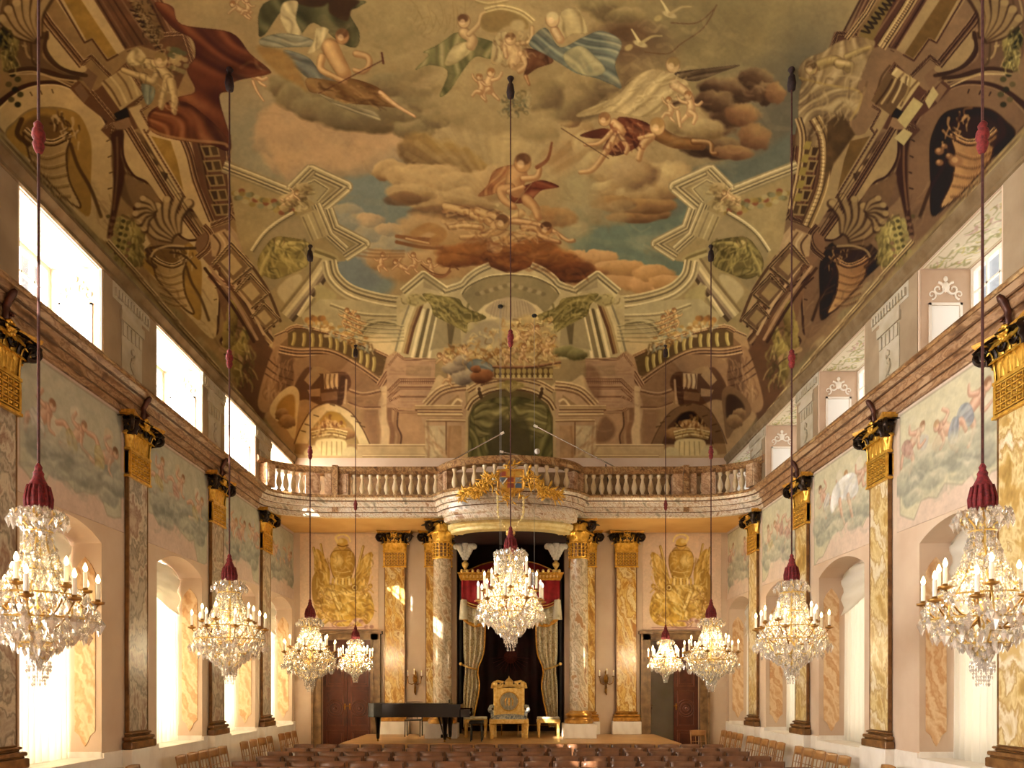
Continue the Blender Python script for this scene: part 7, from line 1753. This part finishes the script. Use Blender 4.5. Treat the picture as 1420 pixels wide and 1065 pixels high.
m = MB(); m.lathe([(.0,-.012),(.2,-.012),(.23,0),(.23,.02),(0,.02)],seg=28,M=T(0,.27,.93)@RX(PI/2)@T(0,0,0),caps=False); m.build('medallion', M['tapestry2'], th_, smooth=40)
m = MB(); m.tube([(.245*math.cos(a),.265,.93+.245*math.sin(a)) for a in [2*PI*k/28 for k in range(29)]],.016,6)
for q in (-1,0,1): m.tube([(q*.09,.255,.82),(q*.1,.25,.95),(q*.06,.255,1.02)],.018,6)
m.build('medallion_ring', M['gold_matt'], th_)
m = MB()
for sx in (-1,1):
    spiral(m,(sx*.27,.3,1.38),(sx,0,0),(0,0,1),.12,1.4,.04,a0=PI); m.ball((sx*.36,.3,1.36),.08,10,7,sc=(.9,1,1.2)); m.tube([(sx*.44,.3,1.27),(sx*.42,.28,1.38),(sx*.3,.3,1.45),(sx*.14,.3,1.42)],.035,7)
m.tube([(-.38,.3,1.3),(0,.3,1.34),(.38,.3,1.3)],.04,7)
m.lathe([(.09,0),(.1,.03),(.12,.1),(.06,.16),(.02,.2),(.0,.26)],(0,.3,1.34),12)
m.build('crown_carving', M['gold_pale'], th_, smooth=40)
for sx in (-1,1):
    m = MB(); m.tube([(sx*w,.3,.8),(sx*(w+.03),.0,.8),(sx*(w+.05),-.28,.74),(sx*(w+.04),-.36,.7)],.05,8); m.tube([(sx*w,-.28,.72),(sx*(w-.02),-.24,.5)],.04,8); m.build('armrest', M['tapestry'], th_, smooth=True)
for sd, lab in ((-1,'left'),(1,'right')):
    s_ = thing('stool', 'gilded square stool with woven seat standing %s of the throne' % lab, 'stool', (sd*.9 if sd<0 else .98,18.75,.75), 0, 'gilded stools beside the throne')
    m = MB(); m.bevbox(-.3,.3,-.22,.22,.37,.47,.015); m.build('seat_rail', M['gold_pale'], s_)
    m = MB(); m.bevbox(-.29,.29,-.21,.21,.47,.53,.02); m.build('seat_cushion', M['brocade2'], s_)
    for sx in (-1,1):
        for sy in (-1,1): MB().lathe([(.025,0),(.03,.02),(.035,.3),(.045,.37)],(sx*.25,sy*.17,0),8).build('leg', M['gold_pale'], s_, smooth=40)
for sd, lab in ((-1,'left'),(1,'right')):
    s_ = thing('rope_barrier', 'low thin brass barrier bar between throne and %s stool' % lab, 'barrier', (sd*.72-.02,19.3,.75))
    m = MB()
    for q in (-.5,.5): m.tube([(q,0,0),(q,0,.3)],.012,6)
    m.build('post', M['brass'], s_)
    MB().tube([(-.5,0,.28),(.5,0,.28)],.012,6).build('bar', M['brass'], s_)

# ------------------------------------------------------------------ grand piano
pn = thing('grand_piano', 'black lacquered grand piano with closed lid on the stage left of the throne', 'piano', (0,17.2,.75))
# plan outline, keyboard on the right, tail to the left
xr = -1.17; xl = -3.42
outl = [(xr,-.35),(xr,.82),(-1.6,.84),(-2.3,.8),(-2.8,.64),(-3.15,.5),(-3.38,.33),(xl,.1),(-3.36,-.2),(-3.2,-.33),(-3.0,-.35)]
m = MB(); m.prism(outl, .60, .90, 'z'); m.build('case', M['black'], pn)
m = MB(); m.prism([(x*1.0+(.02 if x<-2 else -.0)*0, y-.01) for x,y in [(xr-.28,-.37)]+[(xr-.28,.84)]+outl[2:]], .90, .925, 'z'); m.build('lid', M['black'], pn)
m = MB(); m.box(xr-.02,xr+.22,-.3,.8,.60,.66); m.box(xr-.02,xr+.22,-.35,-.28,.60,.78); m.box(xr-.02,xr+.22,.76,.82,.60,.78); m.build('keybed', M['black'], pn)
m = MB(); m.box(xr+.02,xr+.17,-.27,.75,.66,.685); kb = m.build('keyboard', M['white_key'], pn)
m = MB()
for k in range(36):
    if k%7 not in (2,6): m.box(xr+.02,xr+.11,-.24+k*.027,-.24+k*.027+.013,.685,.697)
m.build('black_keys', M['black'], kb)
m = MB(); m.box(xr-.3,xr-.27,-.1,.6,.925,1.0); m.build('music_desk', M['black'], pn)
for (x,y) in ((-3.18,.1),(-1.55,-.2),(-1.5,.68)):
    l = MB().lathe([(.03,.06),(.04,.1),(.05,.3),(.075,.55),(.085,.6)],(x,y,0),10).build('leg', M['black'], pn, smooth=40)
    c = MB(); c.tube([(x-.02,y,.035),(x+.02,y,.035)],.035,12); c.box(x-.02,x+.02,y-.02,y+.02,.03,.09); c.build('castor', M['brass'], l)
m = MB(); 
for y in (.2,.4): m.tube([(-1.75,y,.6),(-1.62,y,.14)],.012,6)
m.box(-1.68,-1.54,.15,.45,.08,.16); m.build('pedal_lyre', M['black'], pn)
m = MB()
for q in (.2,.3,.4): m.tube([(-1.6,q,.1),(-1.45,q,.05)],.012,6)
m.build('pedal', M['brass'], pn)
pb = thing('piano_bench', 'small black piano bench in front of the keyboard', 'bench', (-.82,17.42,.752))
MB().bevbox(-.17,.17,-.3,.3,.42,.5,.02).build('seat', M['blackmat'], pb)
for sx in (-1,1):
    for sy in (-1,1): MB().tube([(sx*.13,sy*.25,0),(sx*.12,sy*.23,.42)],.018,6).build('leg', M['blackmat'], pb)

# ------------------------------------------------------------------ chairs
def chair_proto(kind):
    t = thing('hall_chair' if kind=='hall' else 'wall_chair', 'x', 'chair')
    wm = M['wood_chair'] if kind=='hall' else M['wood_light']
    hw = .215
    seat = MB(); rows = []
    for i in range(5):
        u = i/4; rows.append([(x, -.2+.4*u, .45-.012*math.sin(u*PI)-.008*math.cos(x/hw*PI/2)) for x in np.linspace(-hw,hw,5)])
    seat.slab(rows,(0,0,-.025)); seat.build('seat', wm, t, smooth=True)
    # local +Y is the front of the chair; the back is at -Y
    top = .86 if kind=='hall' else .9
    zb = .56 if kind=='hall' else .74
    bk = MB(); rows = []
    for i in range(4):
        u = i/3; z = zb+(top-zb)*u
        rows.append([(x, -.2-.07*(z-.45)/.4-.03*math.cos(x/hw*PI/2), z+(.012*math.cos(x/hw*PI/2) if i==3 else 0)) for x in np.linspace(-hw,hw,7)])
    bk.slab(rows,(0,.018,0)); bk.build('backrest', wm if kind!='hall' else M['chair_back'], t, smooth=True)
    for sx in (-1,1):
        l = MB(); l.tube([(sx*(hw-.015),-.24,0),(sx*(hw-.015),-.19,.44),(sx*(hw-.015),-.2-.07*(top-.45)/.4+.012,top-.02)], .014, 6, flat=1.3); l.build('leg', wm, t)
        l = MB(); l.tube([(sx*(hw-.02),.2,0),(sx*(hw-.02),.17,.43)], .015, 6); l.build('leg', wm, t)
    if kind != 'hall':
        sl_ = MB()
        for x in (-.07,.07): sl_.tube([(x,-.2,.44),(x,-.255,.76)], .009, 5)
        sl_.tube([(-hw+.02,-.225,.6),(hw-.02,-.225,.6)], .009, 5)
        sl_.build('back_spindles', wm, t)
    return t
hc = chair_proto('hall')
rowY = [15.3,14.45,13.65,12.8,11.95,11.1,10.3]
rown = ['row nearest the stage','second row from the stage','third row from the stage','fourth row from the stage','fifth row from the stage','sixth row from the stage','row nearest the camera']
ordn = ['first','second','third','fourth','fifth','sixth','seventh','eighth','ninth','tenth']
NCH = 19; used = False; rr = random.Random(11)
for i, y in enumerate(rowY):
    if i == 6: continue
    for k in range(NCH):
        x = (k-9)*.474+(.0 if i%2==0 else .1)-.05
        if abs(x)*1000/y > 330 and i > 3 and abs(x) > 4.3: pass
        if k < 9: where = ordn[k]+' from the left end'
        elif k == 9: where = 'in the very middle'
        else: where = ordn[18-k]+' from the right end'
        lab = 'brown wooden hall chair, %s, %s' % (where, rown[i])
        dz = rr.uniform(-.03,.03)
        loc = (x+rr.uniform(-.012,.012), y+rr.uniform(-.03,.03), 0)
        if not used: hc.location = loc; hc.rotation_euler = (0,0,dz); hc['label'] = lab; hc['group'] = 'chairs in rows facing the stage'; used = True
        else: dup(hc, loc, dz, lab, 'chairs in rows facing the stage')
wc = chair_proto('wall'); used = False
bayn = ['bay nearest the camera','second bay','third bay','bay nearest the back wall']
segs = {-1: [(9.0,11.0,4,0),(12.1,14.3,5,1),(14.95,17.1,4,2),(17.45,19.0,3,3)], 1: [(9.0,11.0,4,0),(11.9,14.3,5,1),(14.75,17.1,5,2),(17.45,19.2,4,3)]}
for sd, nm in ((-1,'left'),(1,'right')):
    for (a,b,n,bi) in segs[sd]:
        for k in range(n):
            y = a+(b-a)*(k+.5)/n
            where = ['nearest the camera','second from the camera','third from the camera','fourth from the camera','fifth from the camera'][k]
            lab = 'honey wooden chair by the %s wall, %s, %s' % (nm, where, bayn[bi])
            loc = (sd*5.36, y, 0); rz = sd*PI/2+rr.uniform(-.06,.06)
            if not used: wc.location = loc; wc.rotation_euler = (0,0,rz); wc['label'] = lab; wc['group'] = 'chairs along the side walls'; used = True
            else: dup(wc, loc, rz, lab, 'chairs along the side walls')
dup(wc, (5.0,18.9,0), R(185), 'single light chair standing before the open right door', None)
bc = chair_proto('wall'); bc.name = 'piano_chair'
for ch in bc.children: ch.data.materials[0] = M['blackmat']
bc['label'] = 'dark chair standing behind the middle of the grand piano'; bc.location = (-2.55,18.95,.752); bc.rotation_euler = (0,0,R(180))

# ------------------------------------------------------------------ sconces
for sd, nm in ((-1,'left'),(1,'right')):
    s_ = thing('wall_sconce', 'gilded three armed candle sconce on the back wall beside the %s column' % nm, 'wall sconce', (sd*2.64,19.985,2.2), 0, 'wall sconces beside the columns')
    m = MB(); m.lathe([(.0,-.2),(.03,-.19),(.02,-.1),(.06,0),(.07,.1),(.03,.2),(.04,.26),(0,.32)],(0,-.05,0),10,sy=.6); m.tube([(0,-.05,-.15),(0,-.05,-.3),(.02,-.06,-.38)],[.03,.035,.01],8); m.build('wall_plate', M['brass'], s_, smooth=True)
    for q in (-1,0,1):
        tip = Vector((q*.19,-.22 if q==0 else -.16,.12+(.04 if q==0 else 0)))
        a = MB(); a.tube([(0,-.06,-.02),(q*.08,-.12,-.09),(q*.17,tip.y,-.04),tuple(tip)],.014,7); a.lathe([(.015,0),(.045,.015),(.045,.03),(.02,.03)],tuple(tip),10); ar = a.build('arm', M['brass'], s_, smooth=True)
        c = MB().lathe([(.013,.03),(.013,.14)],tuple(tip),8).build('candle', M['candle'], ar)
        MB().ball((tip.x,tip.y,tip.z+.165),.014,7,6,sc=(1,1,2)).build('flame', M['flame_dim'], ar)

# ------------------------------------------------------------------ curtains in the lower windows
cpos = ['nearest the camera','second from the camera','third from the camera','nearest the back wall']
for sd, nm in ((-1,'left'),(1,'right')):
    for k, (a, b) in enumerate(WY):
        t = thing('window_curtain', 'sheer white curtain with swag in the %s wall window %s' % (nm, cpos[k]), 'curtain', (sd*6.5,(a+b)/2,1.03), 0, 'white window curtains')
        hw_ = (b-a)/2-.03; m = MB(); rws = []
        def ztop(u):
            w_ = u*hw_; h = AZ-SZ; rr_ = (((b-a)/2)**2+h*h)/(2*h); return AZ-rr_+math.sqrt(rr_*rr_-w_*w_)-1.03-.03
        us = np.linspace(-1,1,110)
        for i in range(7):
            tt = i/6; rws.append([(sd*.05*math.sin(u*38+math.sin(u*7))*(.5+.5*(1-tt)), u*hw_, ztop(u)*tt) for u in us])
        m.slab(rws,(sd*.01,0,0)); m.build('drape', M['curtain'], t, smooth=True)
        m = MB(); rws = []
        for i in range(13):
            tt = i/12
            rws.append([(-sd*(.05+.03*math.sin(tt*17+ (u*u)*3)+.01), u*hw_, min(ztop(u)-.005, ztop(0)-.04-tt*(.28+.62*(max(0,u)**1.5)*1.0+.35*(1-u*u)))) for u in np.linspace(-1,1,40)])
        m.slab(rws,(sd*.01,0,0)); m.build('swag', M['curtain'], t, smooth=True)

# ------------------------------------------------------------------ chandeliers
def arm_curve(R0, z0, R1, z1, sag):
    pts = []
    for k in range(9):
        t = k/8; r = R0+(R1-R0)*t; z = z0+(z1-z0)*t-sag*math.sin(t*PI)*(1-.25*t); pts.append((r,z))
    return pts
def prism_drop(mb, p, s, rr_):
    x,y,z = p; a = rr_.uniform(0,PI); c_, s_ = math.cos(a)*s*.42, math.sin(a)*s*.42
    mb.add([(x,y,z+s*.5),(x+c_,y+s_,z-s*.1),(x-s_*.6,y+c_*.6,z-s*.1),(x-c_,y-s_,z-s*.1),(x+s_*.6,y-c_*.6,z-s*.1),(x,y,z-s*.9)],
           [(0,1,2),(0,2,3),(0,3,4),(0,4,1),(5,2,1),(5,3,2),(5,4,3),(5,1,4)])
def chandelier(label, X, Y, zbot, Rm, H, kind, tassel_z, seed, group='crystal chandeliers along the side walls', narm=12):
    rr_ = random.Random(seed)
    zc = float(vault_np(np.array([X]),np.array([Y]))[0])
    t = thing('chandelier', label, 'chandelier', (X,Y,zbot), 0, group)
    # heights are local: 0 = bottom tip, H = top of crystals
    m = MB(); m.lathe([(.0,.02),(.03,.05),(.015,.1),(.02,H*.25),(.05,H*.3),(.02,H*.36),(.02,H*.55),(.06,H*.6),(.02,H*.66),(.015,H*.85),(.05,H*.9),(.015,H*.97),(.012,H+.06)],seg=10); m.build('central_stem', M['gold_pale'], t, smooth=True)
    # crystal silhouette: r(z)
    if kind == 'wide':    # onion bottom with wide arms
        sil = [(0,.06),(.05,.1),(.1,.17),(.14,.40),(.22,.74),(.32,.97),(.40,.92),(.48,.68),(.56,.48),(.64,.36),(.74,.27),(.84,.2),(.88,.24),(.93,.46),(.97,.42),(1,.12)]
        rings = ((.15,.42),(.3,.94),(.45,.74),(.6,.4),(.85,.22)); za = .36
    elif kind == 'cone':
        sil = [(0,.1),(.08,.22),(.16,.5),(.26,.78),(.36,.92),(.44,.86),(.52,.66),(.6,.5),(.7,.4),(.8,.33),(.88,.27),(.93,.4),(.97,.38),(1,.15)]
        rings = ((.2,.6),(.36,.9),(.5,.7),(.66,.42),(.86,.3)); za = .4
    else:                # main one: tall with two candle tiers
        sil = [(0,.1),(.04,.14),(.09,.3),(.16,.5),(.26,.8),(.36,.95),(.46,.8),(.56,.66),(.66,.5),(.76,.4),(.86,.33),(.9,.4),(.95,.5),(1,.4)]
        rings = ((.14,.45),(.3,.9),(.46,.8),(.62,.56),(.8,.36),(.92,.42)); za = .4
    fr = MB()
    for (zf, rf) in rings:
        fr.tube([(Rm*rf*math.cos(a),Rm*rf*math.sin(a),H*zf) for a in [2*PI*k/30 for k in range(31)]], .008, 5)
    zs = [s[0] for s in sil]; rs = [s[1] for s in sil]
    for k in range(8):
        a = 2*PI*(k+.5)/8
        fr.tube([(Rm*.93*r_*math.cos(a),Rm*.93*r_*math.sin(a),H*z_) for z_, r_ in sil[1:-1]], .008, 5)
    fr.build('cage', M['gold_pale'], t)
    # arms with candles
    tiers = [(narm, za, 1.0, 0)]
    if kind == 'main': tiers = [(10, .38, 1.0, 0),(8,.5,.8,.3),(4,.64,.62,.4)]
    elif kind == 'wide': tiers = [(8, .36, 1.0, 0),(6,.44,.78,.26)]
    else: tiers = [(8,.42,1.0,0),(5,.5,.74,.3)]
    for (n, zf, rf, ph) in tiers:
        for k in range(n):
            a = 2*PI*k/n+ph+seed*.13
            pts = [(r*math.cos(a), r*math.sin(a), z) for r, z in arm_curve(.04, H*(zf-.06), Rm*rf*.96, H*zf+.05, .14)]
            x, y, z = pts[-1]
            ar = MB(); ar.tube(pts, .0085, 6); arm = None
            ar.lathe([(.012,0),(.05,.012),(.055,.03),(.02,.032),(.02,.05)],(x,y,z),10)
            arm = ar.build('arm', M['arm_brass'], t, smooth=True)
            ch_ = .15 if kind != 'main' else .2
            c = MB().lathe([(.017,.045),(.017,.03+ch_)],(x,y,z),8).build('candle', M['candle'], arm)
            fl = MB(); fl.lathe([(.004,0),(.015,.012),(.019,.03),(.013,.052),(.003,.075)],(x,y,z+.03+ch_),8); fl.build('candle_flame', M['flame'] if kind != 'main' else M['flame_white'], arm, smooth=True)
    cr = MB(); nd = {'wide':2300,'cone':2000,'main':3000}[kind]
    s0 = .05 if kind != 'main' else .052
    for q in range(nd):
        zf = rr_.random(); rf = float(np.interp(zf, zs, rs)); a = rr_.uniform(0,2*PI)
        if rr_.random() < .25: rf *= rr_.uniform(.35,.95)
        rf *= rr_.uniform(.93,1.05); s_ = s0*rr_.uniform(.5,1.25)*(1.25 if zf < .34 else .9)
        if rf < rr_.random()*.4: continue
        prism_drop(cr, (Rm*rf*math.cos(a),Rm*rf*math.sin(a),H*zf), s_, rr_)
    # strings of beads from the top crown to the wide ring, hanging swags and bottom fringe
    for k in range(26):
        a = 2*PI*k/26
        for q in range(18):
            u = q/17; r_ = Rm*(rings[-1][1]*.9*(1-u)+rings[1][1]*.95*u**1.6+ -.0); z_ = H*(.85-.47*u)
            cr.ball((r_*math.cos(a),r_*math.sin(a),z_), .010, 4, 3)
    for k in range(int(16)):
        a = 2*PI*k/16
        prism_drop(cr, (Rm*1.0*math.cos(a),Rm*1.0*math.sin(a),H*.28), .1, rr_); prism_drop(cr, (Rm*.8*math.cos(a+.2),Rm*.8*math.sin(a+.2),H*.2), .085, rr_)
        prism_drop(cr, (Rm*.47*math.cos(a),Rm*.47*math.sin(a),H*.91), .07, rr_)
    for lev, (rb, nb) in enumerate(((.13,14),(.1,11),(.07,8))):
        for k in range(nb):
            a = 2*PI*k/nb
            for j in range(3): prism_drop(cr, (Rm*rb*1.5*math.cos(a),Rm*rb*1.5*math.sin(a),-.02-.055*lev+.06-.03*j), .028, rr_)
    c = cr.build('crystal_drops', M['crystal'], t); c['kind'] = 'stuff'
    # tassel cover, rope, ceiling boss
    z0 = H+.05
    sc = .8 if kind != 'main' else .75
    m = MB(); m.lathe([(.11*sc,z0-.05),(.115*sc,z0),(.1*sc,z0+.08),(.09*sc,z0+.12),(.06*sc,z0+.17),(.045*sc,z0+.2),(.05*sc,z0+.22),(.03*sc,z0+.25),(.035*sc,z0+.27),(.012,z0+.3)],seg=16)
    for k in range(14):
        a = 2*PI*k/14; m.tube([(.112*sc*math.cos(a),.112*sc*math.sin(a),z0-.05),(.118*sc*math.cos(a),.118*sc*math.sin(a),z0+.02),(.09*sc*math.cos(a),.09*sc*math.sin(a),z0+.12)],.012,5)
    m.build('silk_tassel', M['red_tassel'], t, smooth=True)
    m = MB(); m.tube([(0,0,z0+.28),(0,0,zc-zbot)], .011, 6); m.build('rope', M['rope'], t)
    tz = tassel_z-zbot
    m = MB(); m.lathe([(.012,-.13),(.03,-.11),(.045,-.06),(.035,-.03),(.05,0),(.045,.05),(.03,.07),(.035,.1),(.012,.13)],(0,0,tz),12); m.build('rope_knot', M['red_velvet2'], t, smooth=True)
    zz = zc-zbot
    m = MB(); m.lathe([(.012,-.28),(.05,-.27),(.06,-.2),(.045,-.1),(.02,-.07),(.03,-.03),(.05,0),(.03,.03)],(0,0,zz),12); m.build('ceiling_tassel', M['black_tassel'], t, smooth=True)
    return t
YV = [5.73, 9.62, 13.49, 17.44]
spec = [('wide',2.24,.43,1.27),('cone',2.26,.48,1.24),('cone',2.12,.51,1.24),('cone',2.31,.43,.9)]
wh = ['nearest the camera','second from the camera','third from the camera','small, before the door']
k_ = 0
for sd, nm in ((-1,'left'),(1,'right')):
    for k, y in enumerate(YV):
        kd, zb, rm, h = spec[k]; X = 3.75*sd
        lab = 'crystal chandelier with lit candles on the %s side, %s' % (nm, wh[k])
        chandelier(lab, X, y, zb, rm, h, kd, 6.45, 3+k_, narm=(12 if k<3 else 9)); k_ += 1
chandelier('large central crystal chandelier with white candles hanging before the throne canopy', 0.0, 10.4, 2.74, .49, 1.3, 'main', 7.1, 40, group=None)
# ------------------------------------------------------------------ light
def area(name, loc, rot, sx, sy, power, colr):
    l = bpy.data.lights.new(name, 'AREA'); l.shape = 'RECTANGLE'; l.size = sx; l.size_y = sy; l.energy = power; l.color = colr
    o = bpy.data.objects.new(name, l); col.objects.link(o); o.location = loc; o.rotation_euler = rot; return o
KL, KR = LK['L'], LK['R']
for sd in (-1,1):
    for (a, b) in ALLW:
        k = KL if sd < 0 else KR
        o = area('daylight', (sd*6.95,(a+b)/2,7.5), (0, sd*PI/2, 0), 1.4, (b-a), 60*k*(LK['LU'] if sd<0 else LK['RU']), (1,.97,.92))
        o = area('daylight', (sd*6.95,(a+b)/2,2.7), (0, sd*PI/2, 0), 3.4, (b-a), 110*k, (1,.95,.88))
for (x,y,z,p) in CANDLES:
    l = bpy.data.lights.new('candle_glow', 'POINT'); l.energy = p; l.color = (1,.8,.48); l.shadow_soft_size = .3
    o = bpy.data.objects.new('candle_glow', l); col.objects.link(o); o.location = (x,y,z)
s = bpy.data.lights.new('sun', 'SUN'); s.energy = LK['sun']; s.angle = R(.5); s.color = (1,.93,.8)
o = bpy.data.objects.new('sun', s); col.objects.link(o)
o.rotation_euler = Vector((-1,-1.17,.88)).to_track_quat('Z','Y').to_euler()
wd = bpy.data.worlds.new('sky'); scene.world = wd; wd.use_nodes = True
bg = wd.node_tree.nodes['Background']; bg.inputs['Color'].default_value = (.95,.97,1,1); bg.inputs['Strength'].default_value = LK['sky']
# camera
cd = bpy.data.cameras.new('camera'); cam = bpy.data.objects.new('camera', cd); col.objects.link(cam)
cam.location = (0,0,EZ); cam.rotation_euler = (PI/2,0,0)
cd.sensor_width = 36; cd.lens = 36*1000/1420; cd.clip_start = .05
cd.shift_x = (710-708)/1420; cd.shift_y = (950-532.5)/1420
scene.camera = cam
scene.view_settings.view_transform = 'Standard'; scene.view_settings.look = 'None'
scene.view_settings.exposure = LK['exp']; scene.view_settings.gamma = 1
scene.cycles.use_denoising = True
scene.cycles.max_bounces = 7; scene.cycles.diffuse_bounces = 4; scene.cycles.glossy_bounces = 3; scene.cycles.transparent_max_bounces = 12
scene.cycles.transmission_bounces = 3
scene.cycles.caustics_reflective = False; scene.cycles.caustics_refractive = False
scene.cycles.sample_clamp_indirect = 6
